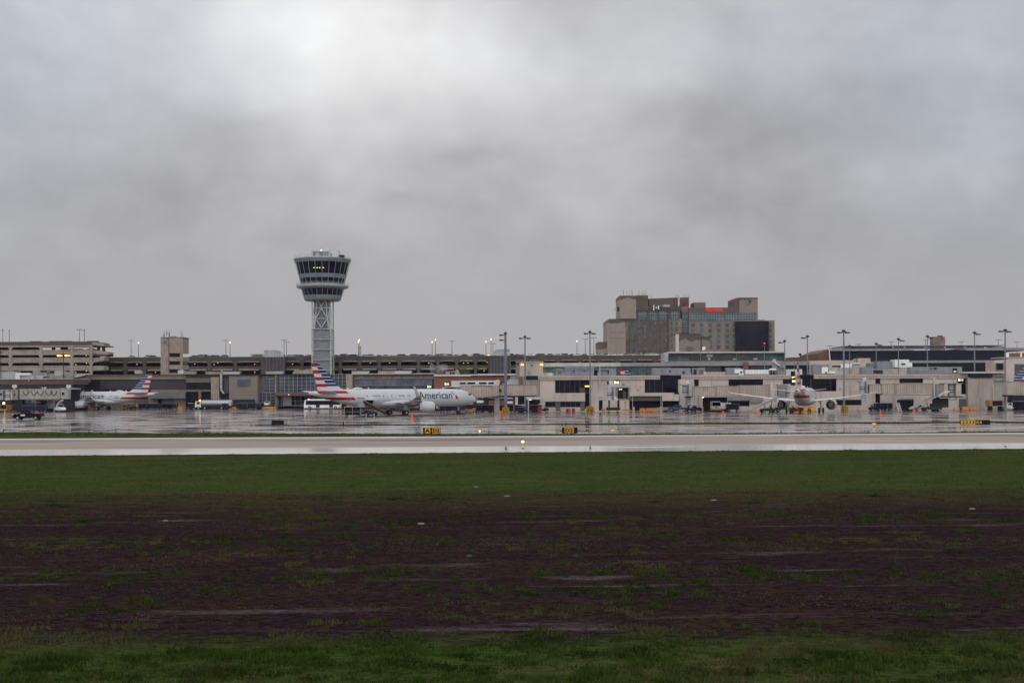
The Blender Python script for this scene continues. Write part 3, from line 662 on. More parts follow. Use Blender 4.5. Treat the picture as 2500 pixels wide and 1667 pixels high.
            dm.build('door', OFFW if Lg - 9.3 - a > 1 else LGREY, A)
        vs, fs = text_mb('N400XY' if False else 'N405AN', 1.7, .34, .02)
        vs2 = [((X(11.3) + x) if s < 0 else (X(13.0) - x), 0, 3.75 + z) for x, y, z in vs]
        wrap(vs2, fs, s).build('registration', AT, A)
    # cockpit windows
    for s in (1, -1):
        for q in ([(1.55, 4.45), (2.15, 4.98), (2.45, 4.95), (2.3, 4.40)], [(2.4, 4.40), (2.55, 4.93), (3.1, 4.86), (3.1, 4.42)]):
            m2 = wrap([(g - a, 0, z) for a, z in q], [(0, 1, 2, 3)], s, off=.02); m2.build('cockpit_window', DGLASS, A)
    return A
def place_jet(A, px_tail, D_tail, th, Lg, g):
    tx = W(px_tail, Hx(px_tail) + 3, D_tail).x; d = Vector((math.cos(th), math.sin(th), 0))
    p = Vector((tx, D_tail, 0)) + d * (Lg - g); A.location = p; A.rotation_euler = (0, 0, th); return A
place_jet(aircraft('long silver airliner parked side on in front of the control tower, striped tail at left', 44.5, 21.97, 4.0, True, True, -1), 752, 272, R(35), 44.5, 21.97)
place_jet(aircraft('shorter silver airliner facing left at the far left jet bridge', 33.84, 16.1, 4.0, True, False, 1), 378, 392, R(180 - 9), 33.84, 16.1)
place_jet(aircraft('silver airliner seen from behind, nose in to the right concourse', 33.84, 16.1, 4.75, False, True, 0), 1945, 275, R(90 - 19), 33.84, 16.1)
# jets standing behind the concourse, only their fins in view
J = aircraft('airliner hidden behind the concourse, only its fin tip above the roof', 33.84, 16.1, 4.1, True, False, 0)
tx = W(1506, 903, 350).x; J.rotation_euler = (0, 0, R(-15)); J.location = (tx + 17.74 * math.cos(R(15)), 350 - 17.74 * math.sin(R(15)), 0)
J = aircraft('larger airliner cut by the right frame edge, blue striped fin above the jet bridge', 33.84, 16.1, 4.1, True, False, 0)
J.scale = (1.25, 1.25, 1.25); tx = W(2533, 940, 440).x; th = R(166)
J.location = (tx + 17.74 * 1.25 * math.cos(th), 440 + 17.74 * 1.25 * math.sin(th), 0); J.rotation_euler = (0, 0, th)
# ================================================================== buildings
def solid(mb, zn, X0, X1, Y0, D, t): return pbox(mb, zn, X0, X1, Y0, None, D, t)
def zz(zn, X, Y, D): return W(*Z(zn, X, Y), D).z
def zx(zn, X, Y, D): return W(*Z(zn, X, Y), D).x
# ---- control tower
def control_tower():
    D = 486.0; c = W(*Z(8, 452, 900), D); cx = c.x; k = D / F / 4.61; cy = D
    z = lambda Y: W(*Z(8, 452, Y), D).z
    t = thing('control_tower', 'tall grey air traffic control tower with flared glass cab behind the long airliner', 'control tower', (cx, cy, 0))
    o = (cx, cy, 0); A0 = math.pi / 24; n = 24
    band = mat('blue grey cladding', (0.17, 0.195, 0.225), .5, var=.12); rail = LGREY
    def zr_(prof, name, m, **kw): mb = MB(); mb.zrings(prof, cx, cy, n, A0); return mb.build(name, m, t, o, **kw)
    r = lambda u: u * k
    zr_([(r(322), z(212)), (r(324), z(200)), (r(318), z(196))], 'roof_edge', LGREY)
    zr_([(r(305), z(247)), (r(318), z(212))], 'upper_band', band)
    zr_([(r(268), z(376)), (r(300), z(247))], 'cab_glazing', DGLASS)
    zr_([(r(258), z(420)), (r(270), z(376))], 'middle_band', band)
    zr_([(r(243), z(478)), (r(256), z(420))], 'middle_glazing', DGLASS)
    zr_([(r(240), z(535)), (r(282), z(524)), (r(293), z(512)), (r(294), z(500)), (r(290), z(498)), (r(240), z(505))], 'gallery', LGREY)
    zr_([(r(236), z(540)), (r(246), z(505)), (r(243), z(470))], 'lower_ring', band)
    zr_([(r(215), z(610)), (r(233), z(538))], 'lower_glazing', DGLASS)
    zr_([(r(190), z(668)), (r(203), z(655)), (r(216), z(610))], 'bottom_band', band)
    for name, prs in (('mullions', [(305, 247, 270, 376)]), ('mullions', [(259, 420, 246, 478)]), ('mullions', [(236, 538, 218, 610)])):
        for (ra, ya, rb, yb) in prs:
            mb = MB()
            for i in range(n):
                a = A0 + 2 * math.pi * i / n
                mb.cyl((cx + r(ra) * math.cos(a), cy + r(ra) * math.sin(a), z(ya)), (cx + r(rb) * math.cos(a), cy + r(rb) * math.sin(a), z(yb)), .07, n=4)
            mb.build(name, LGREY, t, o)
    for ra, y0, y1, nm in ((314, 198, 168, 'roof_railing'), (292, 500, 470, 'gallery_railing')):
        mb = MB()
        for i in range(48):
            a = 2 * math.pi * i / 48; b = 2 * math.pi * (i + 1) / 48; P = lambda q, Y: (cx + r(ra) * math.cos(q), cy + r(ra) * math.sin(q), z(Y))
            if i % 2 == 0: mb.cyl(P(a, y0), P(a, y1), .05, n=4)
            for f in (0, .5): mb.cyl(P(a, y1 + (y0 - y1) * f), P(b, y1 + (y0 - y1) * f), .04, n=4)
        mb.build(nm, LGREY, t, o)
    mb = MB(); mb.box(cx - r(88), cx + r(88), cy - 4, cy + 4, z(197), z(125)); mb.build('equipment_room', MGREY, t, o)
    mb = MB(); 
    for s in (-1, 1): mb.prism_y([(cx + s * r(106), z(105)), (cx + s * r(104), z(190)), (cx + s * r(82), z(190)), (cx + s * r(86), z(122))], cy - 4.3, cy - 3.9)
    mb.box(cx - r(86), cx + r(86), cy - 4.25, cy - 4.05, z(128), z(120)); mb.box(cx - r(60), cx - r(20), cy - 4.3, cy - 4.05, z(185), z(140)); mb.box(cx + r(30), cx + r(40), cy - 4.3, cy - 4.05, z(188), z(130)); mb.box(cx + r(60), cx + r(70), cy - 4.3, cy - 4.05, z(188), z(130))
    mb.build('roof_screen', LGREY, t, o)
    for (X, Y, m, nm) in ((456, 108, GREENL, 'green_beacon'), (459, 88, REDL, 'red_beacon')):
        x = cx + r(X - 452); mb = MB(); mb.zrings([(.2, z(Y) - .35), (.3, z(Y) - .2), (.32, z(Y)), (.2, z(Y) + .25)], x, cy - 4, 10); mb.build(nm, m, t, o, smooth=True)
    mb = MB(); mb.cyl((cx, cy - 3.9, z(125)), (cx, cy - 3.9, z(92)), .1); mb.build('beacon_mast', MGREY, t, o)
    for X, Y in ((400, 100), (648, 108), (636, 104), (655, 115), (200, 158), (290, 165), (700, 165)):
        mb = MB(); x = cx + r(X - 452); mb.cyl((x, cy - 2, z(196)), (x, cy - 2, z(Y)), .07, n=5); mb.cyl((x, cy - 2, z(Y + 18)), (x, cy - 2, z(Y)), .16, n=6); mb.build('antenna', LGREY, t, o)
    mb = MB(); mb.box(cx + r(215), cx + r(270), cy - 8, cy - 5, z(197), z(176)); mb.build('roof_unit', DMETAL, t, o)
    for X in (-50, -15, 12, 52):
        mb = MB(); mb.box(cx + r(X - 8), cx + r(X + 8), cy - r(286) - .1, cy - r(286), z(325), z(319)); mb.build('cab_lamp', WARMD, t, o)
    # shaft
    s0, s1 = r(-92), r(92)
    mb = MB(); mb.box(cx + s0, cx + s1, cy - 3.3, cy + 3.3, -.1, z(985)); mb.build('shaft', mat('ribbed grey shaft cladding', (.20, .205, .225), .55, var=.12), t, o)
    mb = MB(); yy = z(985); 
    for j in range(40): 
        q = yy - j * .9
        if q > 0: mb.box(cx + s0 + .02, cx + s1 - .02, cy - 3.36, cy - 3.3, q - .12, q)
    mb.build('cladding_rib', MGREY, t, o)
    mb = MB(); mb.box(cx - r(85), cx + r(85), cy - 3.0, cy + 3.0, z(985), z(655)); mb.build('upper_shaft', mat('upper shaft cladding', (.13, .135, .155), .5, var=.15), t, o)
    mb = MB()
    for s in (-1, 1):
        for yy in (cy - 3.6, cy + 3.6): mb.box(cx + s * r(104) - .3, cx + s * r(104) + .3, yy - .3, yy + .3, -.1, z(985))
        for yy in (cy - 3.5, cy + 3.5): mb.box(cx + s * r(103) - .22, cx + s * r(103) + .22, yy - .22, yy + .22, z(985), z(655))
    mb.build('corner_posts', mat('pale steel', (.36, .37, .385), .5), t, o)
    mb = MB()
    for Y in (987, 1103, 1216, 1331, 1445, 1560): 
        mb.box(cx - r(106), cx + r(106), cy - 4.0, cy - 3.5, z(Y + 4), z(Y - 4))
        for s in (-1, 1): mb.box(cx + s * r(104) - .2, cx + s * r(104) + .2, cy - 3.5, cy + 3.5, z(Y + 4), z(Y - 4))
    for Y in (750, 870): mb.box(cx - r(100), cx + r(100), cy - 3.4, cy - 3.05, z(Y + 5), z(Y - 5))
    mb.build('ring_beams', mat('pale steel'), t, o)
    def br(X0, Y0, X1, Y1): mb.cyl((cx + r(X0), cy - 3.5, z(Y0)), (cx + r(X1), cy - 3.5, z(Y1)), .26, n=6)
    mb = MB()
    for s in (-1, 1):
        br(s * 48, 662, s * 66, 870); br(s * 66, 870, s * 78, 985); br(s * 40, 662, 0, 740); br(0, 755, s * 62, 868); br(s * 60, 880, 0, 975); br(s * 100, 750, s * 72, 870); br(s * 96, 985, s * 70, 875); br(s * 100, 755, s * 92, 985)
    mb.build('truss_braces', mat('pale steel'), t, o)
control_tower()
# ---- long parking garage
GTOP = {}
def lampdots(t, org, pts, D, r=.2, m=None):
    for zn, X, Y in pts:
        p = W(*Z(zn, X, Y), D); mb = MB(); mb.cyl((p.x, D, p.z - r * .6), (p.x, D, p.z + r * .6), r * .7, r, 8); mb.build('ceiling_lamp', m or WARMD, t, org)
def long_garage():
    D = 492.0; xl = W(224, 880, D).x; xr = W(1640, 880, D).x
    z = lambda Y: zz(2, 700, Y, D)
    org = ((xl + xr) / 2, D + 20, 0); t = thing('parking_garage', 'long brown concrete parking garage with open decks stretching behind the terminals', 'parking garage', org)
    par = mat('wet brown garage parapet', (0.068, 0.054, 0.054), .7, streak=.25, vs=.1, col2=(0.095, .075, .07), c2s=.05)
    bm_ = mat('garage beam concrete', (0.27, 0.235, 0.215), .8, streak=.35, vs=.2); sp = mat('garage spandrel concrete', (0.085, 0.072, 0.072), .8, streak=.4, vs=.15)
    mb = MB(); mb.box(xl, xr, D - .5, D - .1, z(568), z(513)); mb.build('parapet', par, t, org)
    mb = MB(); mb.box(xl, xr, D - .55, D - .05, z(518), z(511)); mb.build('parapet_cap', BROWN, t, org)
    mb = MB(); mb.box(xl, xr, D - .08, D + 45, z(568), z(548)); mb.build('roof_deck', GREYC, t, org)
    mb = MB(); mb.box(xl, xr, D, D + .4, z(690), z(640)); mb.box(xl, xr, D - .1, D, z(662), z(655)); mb.build('spandrel', sp, t, org)
    mb = MB(); mb.box(xl, xr, D, D + .4, z(830), z(752)); mb.build('lower_spandrel', sp, t, org)
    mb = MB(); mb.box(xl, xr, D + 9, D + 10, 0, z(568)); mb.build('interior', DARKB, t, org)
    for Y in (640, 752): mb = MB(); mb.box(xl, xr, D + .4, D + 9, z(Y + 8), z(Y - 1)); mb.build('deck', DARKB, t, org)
    cols = [257, 306, 353, 455, 511, 575, 640, 738, 831, 878, 926, 975, 1022, 1069, 1115, 1161, 1195, 1285, 1323, 1363, 1416, 1462, 1506, 1549, 1600, 1638]
    cx_ = [W(c, 880, D).x for c in cols]
    bb = MB()
    for i, x in enumerate(cx_):
        mb = MB(); mb.box(x - .6, x + .6, D - .45, D + .5, -.1, z(566)); mb.box(x - 1.15, x + 1.15, D - .6, D + .1, z(690), z(662)); mb.box(x - 1.0, x + 1.0, D - .55, D + .1, z(600), z(567)); mb.build('column', sp, t, org)
        if i < len(cx_) - 1:
            a = x + 1.2; b = cx_[i + 1] - 1.2
            for ya, yb in ((568, 586), (678, 697)):
                bb.prism_y([(a, z(ya)), (b, z(ya)), (b, z(yb + 6)), (b - .7, z(yb)), (a + .7, z(yb)), (a, z(yb + 6))], D - .3, D + .3)
    bb.build('beams', bm_, t, org)
    lampdots(t, org, [(2, 533, 607), (2, 800, 616), (2, 850, 592), (2, 1354, 611), (2, 1870, 607), (2, 905, 704), (2, 1355, 721), (1, 1295, 608), (1, 1873, 613), (1, 2127, 721), (3, 66, 510), (3, 962, 497), (3, 1182, 498), (3, 1632, 499), (3, 2030, 500), (3, 2080, 498), (3, 2300, 492), (4, 220, 585), (4, 180, 700), (4, 1572, 538), (4, 2100, 538), (5, 295, 536)], D + .9)
    t['z'] = z(548); return t
GAR = long_garage(); GZ = GAR['z']
def stair_block(label, z0, poly_glass, x0, x1, base_zone, Y0, left=True):
    D = 488.0
    xa = zx(base_zone, x0, Y0, D); xb = zx(base_zone, x1, Y0, D); zt = zz(base_zone, (x0 + x1) / 2, Y0, D)
    org = ((xa + xb) / 2, D + 3, 0); t = thing('garage_stairwell', label, 'stairwell', org, 0, 'stairwells of the long garage')
    mb = MB(); mb.box(xa, xb, D, D + 3.9, -.1, zt); mb.build('stair_wall', mat('dark stairwell wall', (.055, .055, .065), .6, streak=.3), t, org)
    mb = MB(); n = 6
    for i in range(n + 1): x = xa + (xb - xa) * i / n; mb.box(x - .22, x + .22, D - .25, D, 0, zt - .1)
    mb.build('pilaster', mat('stair pilaster', (.10, .09, .095), .7), t, org)
    pts = [W(*Z(base_zone, X, Y), D - .3) for X, Y in poly_glass]
    mb = MB(); mb.prism_y([(p.x, p.z) for p in pts], D - .3, D + 3.8); mb.build('skylight_glass', mat('pale skylight glass', (.30, .34, .37), .15, var=.3, vs=.8), t, org)
    mb = MB(); q = pts + [pts[0]]
    for a, b in zip(q[:-1], q[1:]):
        for yy in (D - .4, D + 3.8): mb.beam((a.x, yy, a.z), (b.x, yy, b.z), .16)
        mb.beam((a.x, D - .4, a.z), (a.x, D + 3.8, a.z), .16)
    zlo = min(p.z for p in pts); zhi = max(p.z for p in pts); xa2 = min(p.x for p in pts); xb2 = max(p.x for p in pts)
    for i in range(1, 8): x = xa2 + (xb2 - xa2) * i / 8; mb.box(x - .06, x + .06, D - .42, D - .32, zlo, zlo + (zhi - zlo) * .35)
    mb.box(xa2, xb2, D - .44, D - .3, zlo + (zhi - zlo) * .35 - .1, zlo + (zhi - zlo) * .35 + .1)
    mb.build('skylight_frame', OFFW, t, org)
    return t
stair_block('dark garage stairwell with a glass skylight, left of the control tower', 0, [(1480, 508), (1480, 418), (1680, 420), (1745, 478), (1745, 508)], 1465, 1755, 2, 512)
stair_block('dark garage stairwell with a glass skylight, right of the control tower', 0, [(285, 490), (290, 462), (345, 408), (530, 405), (530, 490)], 270, 535, 4, 492)
px_thing('rooftop_shelter', 'small pale shelter box on the garage roof beside the left stairwell skylight', 'shelter', [('shelter_wall', LGREY, [(2, 1298, 1476, 478, 508, 493, 2)]), ('shelter_roof', OFFW, [(2, 1294, 1480, 462, 478, 492.8, 2.6)]), ('window', DGLASS, [(2, 1330, 1450, 484, 498, 492.9, .2)])], 'shelters on the garage roof')
px_thing('rooftop_shelter', 'small pale shelter box on the garage roof beside the right stairwell skylight', 'shelter', [('shelter_wall', OFFW, [(4, 190, 284, 455, 496, 493, 2)]), ('window', WARMD, [(4, 228, 250, 478, 490, 492.9, .2)])], 'shelters on the garage roof')
# ---- left garage
def left_garage():
    D = 470.0; z = lambda Y: zz(1, 600, Y, D); x = lambda X: zx(1, X, 500, D)
    org = (x(500), D + 15, 0); t = thing('parking_garage', 'taller multi storey garage at the far left with pale deck bands and angled corner', 'parking garage', org)
    xl = x(-500); xr = x(1262)
    lt = mat('pale garage band', (0.29, 0.245, 0.22), .8, streak=.4, vs=.25); br = mat('brown garage top band', (0.085, .062, .06), .7, streak=.2)
    mb = MB(); mb.box(xl, xr, D - .5, D - .1, z(350), z(303)); mb.build('parapet', br, t, org)
    mb = MB(); mb.box(xl, xr, D - .1, D + 25, z(352), z(335)); mb.build('roof_deck', br, t, org)
    mb = MB(); mb.box(xl, xr, D - .3, D + .1, z(377), z(350)); mb.build('top_beam', lt, t, org)
    for a, b in ((415, 485), (520, 590), (630, 700), (738, 820)):
        mb = MB(); mb.box(xl, xr, D - .3, D, z(b), z(a)); mb.box(xl, xr, D - .42, D - .3, z(a + 12), z(a)); mb.box(xl, xr, D - .36, D - .3, z(b - 14), z(b - 22)); mb.build('deck_band', lt, t, org)
        mb = MB(); mb.box(xl, xr, D, D + 25, z(b) + .05, z(b) + .8); mb.build('deck', DARKB, t, org)
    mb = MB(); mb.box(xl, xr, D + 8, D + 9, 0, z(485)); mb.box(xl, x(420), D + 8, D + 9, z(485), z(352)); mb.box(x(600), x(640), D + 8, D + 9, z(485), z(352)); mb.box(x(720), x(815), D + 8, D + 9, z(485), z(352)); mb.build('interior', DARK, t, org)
    for X in (-270, 150, 567, 987, 1250):
        mb = MB(); xc = x(X); mb.box(xc - .45, xc + .45, D - .6, D - .05, -.1, z(352))
        for Y in (378, 487, 597, 705): mb.prism_y([(xc - .95, z(Y - 6)), (xc + .95, z(Y - 6)), (xc + .6, z(Y + 20)), (xc - .6, z(Y + 20))], D - .58, D - .1)
        mb.build('column', lt, t, org)
    # corner wing leaning to the right
    def wing(name, m, pts, t0=6): mb = MB(); ppoly(mb, 1, pts, D, t0); mb.build(name, m, t, org)
    wing('corner_parapet', lt, [(1262, 303), (1375, 315), (1430, 333), (1420, 366), (1262, 350)])
    wing('corner_roof', br, [(1262, 298), (1375, 310), (1432, 328), (1430, 333), (1375, 316), (1262, 304)], 6.2)
    wing('corner_band', lt, [(1262, 415), (1400, 428), (1485, 448), (1480, 478), (1262, 462)])
    wing('corner_band', br, [(1262, 462), (1480, 478), (1440, 508), (1380, 505), (1262, 480)], 5.8)
    for X in (1335, 1405): mb = MB(); ppoly(mb, 1, [(X - 16, 366), (X + 16, 366), (X + 10, 385), (X + 14, 430), (X - 14, 430), (X - 8, 385)], D + .5, 2); mb.build('column', DARKB, t, org)
    wing('corner_band', lt, [(1262, 590), (1262, 520), (1420, 520), (1420, 560)])
    wing('corner_band', lt, [(1262, 700), (1262, 632), (1415, 632), (1415, 690)])
    lampdots(t, org, [(1, 1036, 617), (1, 1183, 596), (1, 1180, 492), (1, 1036, 719), (1, 1183, 702), (1, 898, 706)], D + .4)
    mb = MB()
    for X in (860, 950, 1040, 1210): 
        xa = x(X); mb.prism_y([(xa - 2, z(415)), (xa - 2, z(406)), (xa - 1, z(397)), (xa + 1, z(397)), (xa + 2, z(408)), (xa + 2, z(415))], D + 3, D + 5)
    mb.build('parked_car_shapes', DMETAL, t, org)
    for X in (440, 700, 860, 1225):
        mb = MB(); xa = x(X); mb.box(xa - 2, xa + 2, D + 3, D + 5, z(303), z(290)); mb.build('roof_unit', DMETAL, t, org)
left_garage()
# ---- pale stair tower
px_thing('stair_tower', 'pale tan concrete tower block with antennas rising over the left terminal', 'tower', [
    ('tower_wall', TAN, [(2, 68, 186, 245, 742, 440, 9), (2, 186, 362, 245, 458, 440, 9), (2, 186, 368, 512, 567, 440, 9), (2, 186, 368, 620, 678, 440, 9), (2, 186, 345, 730, 742, 440, 9), (2, 68, 372, 742, None, 440, 9)]),
    ('roof_cap', TAND, [(2, 64, 372, 240, 247, 439.8, 9.5)]), ('joint', TAND, [(2, 172, 184, 248, 742, 439.85, .3), (2, 338, 343, 248, 458, 439.9, .2)]),
    ('corner_pier', TAN, [(2, 335, 368, 247, 742, 439.93, .5)]),
    ('window', DGLASS, [(2, 187, 362, 459, 511, 440.9, 1)]), ('window', DGLASS, [(2, 187, 362, 568, 619, 440.9, 1)]), ('window', DGLASS, [(2, 187, 345, 679, 729, 440.9, 1)]),
    ('vent', TAND, [(2, 108, 142, 288, 325, 439.8, .3)]), ('vent', MGREY, [(2, 116, 132, 410, 426, 439.8, .3)]),
    ('antenna', LGREY, [(2, 95, 100, 190, 240, 442, .3), (2, 108, 120, 160, 240, 442, .4), (2, 104, 124, 210, 225, 442, .5)]),
    ('antenna', LGREY, [(2, 140, 158, 152, 205, 442, .5), (2, 147, 151, 190, 240, 442, .3)]), ('antenna', MGREY, [(2, 175, 190, 190, 240, 442, .3), (2, 186, 190, 150, 200, 442, .3)]),
    ('antenna', LGREY, [(2, 343, 358, 160, 215, 442, .5), (2, 348, 370, 205, 240, 442, .5)]), ('roof_unit', GALV, [(2, 190, 265, 226, 240, 442, 2)])])
# ---- hotel
def hotel():
    D = 655.0; H = 'h'
    q = lambda X, Y: W(*Z(H, X, Y), D)
    zt = lambda Y: zz(H, 1100, Y, D)
    dry = (0.25, 0.20, 0.175); wet = (0.085, 0.060, 0.056); brk = (0.105, 0.076, 0.071)
    parts = []
    def P(n, m, r): parts.append((n, m, r))
    P('low_wing', wetwall('hotel low wing wall', dry, wet, zt(708), 5.5, .12), [(H, 0, 126, 708, None, D + 2, 20)])
    P('gable_wall', wetwall('hotel gable wall', dry, wet, zt(430), 3.4, .10), [(H, 108, 330, 447, None, D, 28), (H, 132, 330, 432, 447, D + 1, 20)])
    fac = mat('stained brick facade', brk, .8, streak=.2, col2=(0.20, 0.158, 0.138), c2s=.045, c2t=(.5, .56), c2m=(1, 1, .5))
    P('facade_wall', fac, [(H, 330, 845, 432, None, D + .5, 26), (H, 455, 985, 335, 434, D + .6, 26)])
    P('drain_band', mat('dark brown strip', (.085, .052, .05), .8), [(H, 833, 848, 290, None, D + .1, 1)])
    P('facade_wall', mat('plain tan facade', (0.19, 0.152, 0.134), .8, streak=.25), [(H, 848, 1003, 432, None, D + .55, 25)])
    P('left_tower', wetwall('hotel left tower wall', dry, wet, zt(152), 3.2, .14), [(H, 258, 456, 155, 432, D - .5, 24)])
    P('left_tower_return', mat('brown tower wall', (.095, .069, .065), .8, streak=.2), [(H, 456, 600, 152, 336, D - .2, 22)])
    P('side_fin', GREYC, [(H, 235, 258, 345, 432, D + 1, 5)])
    P('parapet', mat('brown parapet', (.082, .060, .058), .8, streak=.2), [(H, 600, 995, 280, 337, D + .3, 24)])
    P('penthouse', wetwall('hotel penthouse wall', dry, wet, zt(186), 4.5, .16, base=.45), [(H, [(608, 292), (608, 193), (700, 188), (918, 179), (918, 292)], D + 4, 18)])
    P('penthouse_return', mat('brown tower wall', (.1, .07, .07)), [(H, 918, 956, 178, 296, D + 3.5, 18), (H, 976, 1088, 178, 290, D + 3.5, 18)])
    P('pale_pier', OFFW, [(H, 957, 975, 178, 296, D + 3.2, 3)])
    P('recess_wall', mat('recess tan wall', (.2, .15, .13), .8), [(H, [(1003, 840), (1003, 350), (990, 292), (1088, 286), (1088, 840)], D + 2.5, 22)])
    P('recess_glass', mat('blue stair glass', (.055, .075, .092), .2, var=.3), [(H, 1006, 1088, 358, 602, D + 2.2, .5)])
    P('recess_transom', LGREY, [(H, 1006, 1088, y, y + 3, D + 2.1, .2) for y in (399, 414, 465, 493, 520, 548, 575)])
    P('right_facade', mat('tan hotel facade', (0.20, 0.163, 0.145), .8, streak=.3, vs=.1), [(H, 1089, 1690, 355, None, D, 26)])
    P('right_parapet', wetwall('hotel right parapet', dry, (.10, .07, .066), zt(298), 2.8, .12, base=.8), [(H, 1089, 1690, 298, 356, D - .3, 26)])
    P('right_parapet_brown', mat('wet dark coping', (.105, .072, .068)), [(H, 1500, 1688, 298, 356, D - .5, .4)])
    P('right_tower', wetwall('hotel right tower wall', (.21, .165, .142), wet, zt(178), 2.4, .2), [(H, 1690, 1912, 178, 455, D - .6, 24)])
    P('right_tower_side', mat('brown tower wall'), [(H, [(1632, 300), (1632, 190), (1690, 178), (1690, 300)], D - .2, 20)])
    P('rooftop_box', TAND, [(H, 1145, 1288, 237, 300, D + 6, 12)])
    P('right_wing', mat('tan hotel facade'), [(H, 1640, 2118, 452, None, D - 1.2, 20), (H, 1912, 1995, 443, 454, D + 3, 8)])
    P('wing_edge', OFFW, [(H, 2112, 2119, 452, None, D - 1.3, .5)])
    P('dark_cladding', mat('near black cladding', (.012, .012, .024), .6, var=.5, vs=.1, spec=.05), [(H, 1652, 2042, 462, None, D - 4, 3.2)])
    P('dark_cladding_band', mat('dark brown strip 2', (.020, .016, .024), .7, var=.4, spec=.1), [(H, 1700, 1990, 490, 560, D - 4.15, .2)])
    P('facade_joint', TAND, [(H, 330, 1003, y, y + 3, D + .42, .2) for y in (597, 665, 532)])
    P('gable_joint', TAND, [(H, 130, 326, y, y + 2.5, D - .1, .2) for y in (592, 662)] + [(H, 213, 215, 470, 840, D - .1, .2)])
    t = px_thing('hotel', 'large stained tan and brown hotel block with red lit name beyond the garage', 'hotel', parts)
    org = tuple(t['_org']); glz = mat('teal window glass', (.045, .098, .11), .2, var=.45, vs=.3); glz2 = mat('dull window glass', (.045, .058, .072), .2, var=.45, vs=.3)
    rnd = random.Random(3)
    for j, Y in enumerate((490, 555, 625, 692, 762, 826)):
        for i, X in enumerate((370, 432, 496, 560, 622, 685, 748, 812, 880, 940)):
            if i > 7 and j == 5: continue
            h = 46 if j < 5 else 26; mb = MB(); pbox(mb, H, X - 11, X + 11, Y - 22, Y - 22 + h, D + (.3 if i < 8 else .35), .25)
            mb.build('window', glz if rnd.random() < .6 else glz2, t, org)
            if i in (2, 3) : mb = MB(); pbox(mb, H, X - 14, X + 14, Y + 26, Y + 34, D + .25, .3); mb.build('sill', TAN, t, org)
    for j, Y in enumerate((510, 576, 641, 708, 772)):
        for i, X in enumerate((1135, 1238, 1341, 1443, 1544, 1640)):
            if j > 1 and i == 0 or j > 2 and i < 2: continue
            mb = MB(); pbox(mb, H, X - 21, X + (21 if i < 5 else 8), Y - 24, Y + 19, D - .15, .2); mb.build('window', glz if rnd.random() < .75 else glz2, t, org)
        mb = MB(); pbox(mb, H, 2048, 2078, Y - 24, Y + 19, D - 1.4, .25); mb.build('window', glz, t, org)
    for (a, b) in ((472, 582), (600, 708), (728, 830), (862, 972)):
        for y0, y1 in ((345, 374), (380, 400), (410, 448)):
            mb = MB(); pbox(mb, H, a, b, y0, y1, D + .35, .25); mb.build('glazing_band', glz if y0 != 380 else glz2, t, org)
        mb = MB()
        for y in (374, 401): pbox(mb, H, a, b, y, y + 3, D + .25, .2)
        for k_ in range(1, 4): pbox(mb, H, a + (b - a) * k_ / 4 - 1, a + (b - a) * k_ / 4 + 1, 345, 448, D + .28, .2)
        mb.build('transom', LGREY, t, org)
    for (a, b) in ((1098, 1280), (1298, 1482), (1502, 1684), (1704, 1890)):
        for y0, y1 in ((358, 396), (402, 416), (424, 464)):
            mb = MB(); pbox(mb, H, a, b, y0, y1, D - (.2 if a < 1700 else .8), .2); mb.build('glazing_band', glz if y0 != 402 else glz2, t, org)
        mb = MB(); dd = D - (.3 if a < 1700 else .9)
        for y in (398, 419): pbox(mb, H, a, b, y, y + 3.5, dd, .2)
        for k_ in range(1, 6): pbox(mb, H, a + (b - a) * k_ / 6 - 1.2, a + (b - a) * k_ / 6 + 1.2, 358, 464, dd, .2)
        mb.build('transom', LGREY, t, org)
    # lit name, round red emblem, blue bird shape
    RS = mat('lit red letters', (.6, .02, .02), emit=(1, .06, .05), es=.22)
    p = q(1288, 352); p2 = q(1496, 306); mb = MB(); text_at(mb, 'Marriott', p.x, D - .62, p.z, p2.x - p.x, p2.z - p.z + .2, .035); mb.build('lit_name', RS, t, org)
    e = q(1040, 246); mb = MB(); n = 14
    mb.cyl((e.x, D + 3.3, e.z), (e.x, D + 3.45, e.z), 1.7, n=20); mb.build('emblem_disc', mat('dull red emblem', (.17, .022, .026), .6), t, org)
    mb = MB(); text_at(mb, 'M', e.x - .9, D + 3.2, e.z - .8, 1.8, 1.6, .05); mb.build('emblem_letter', mat('brown tower wall'), t, org)
    mb = MB(); ppoly(mb, H, [(1766, 272), (1776, 250), (1786, 228), (1806, 212), (1836, 214), (1838, 224), (1822, 240), (1800, 250), (1790, 262), (1780, 276)], D - .9, .25); mb.build('blue_emblem', mat('dark blue emblem', (.025, .04, .085), .4), t, org)
    mb = MB(); ppoly(mb, H, [(1768, 274), (1782, 246), (1800, 226), (1806, 230), (1790, 252), (1780, 268)], D - 1.1, .15); mb.build('emblem_highlight', LGREY, t, org)
    # rooftop antennas, each its own thing
    k = 0
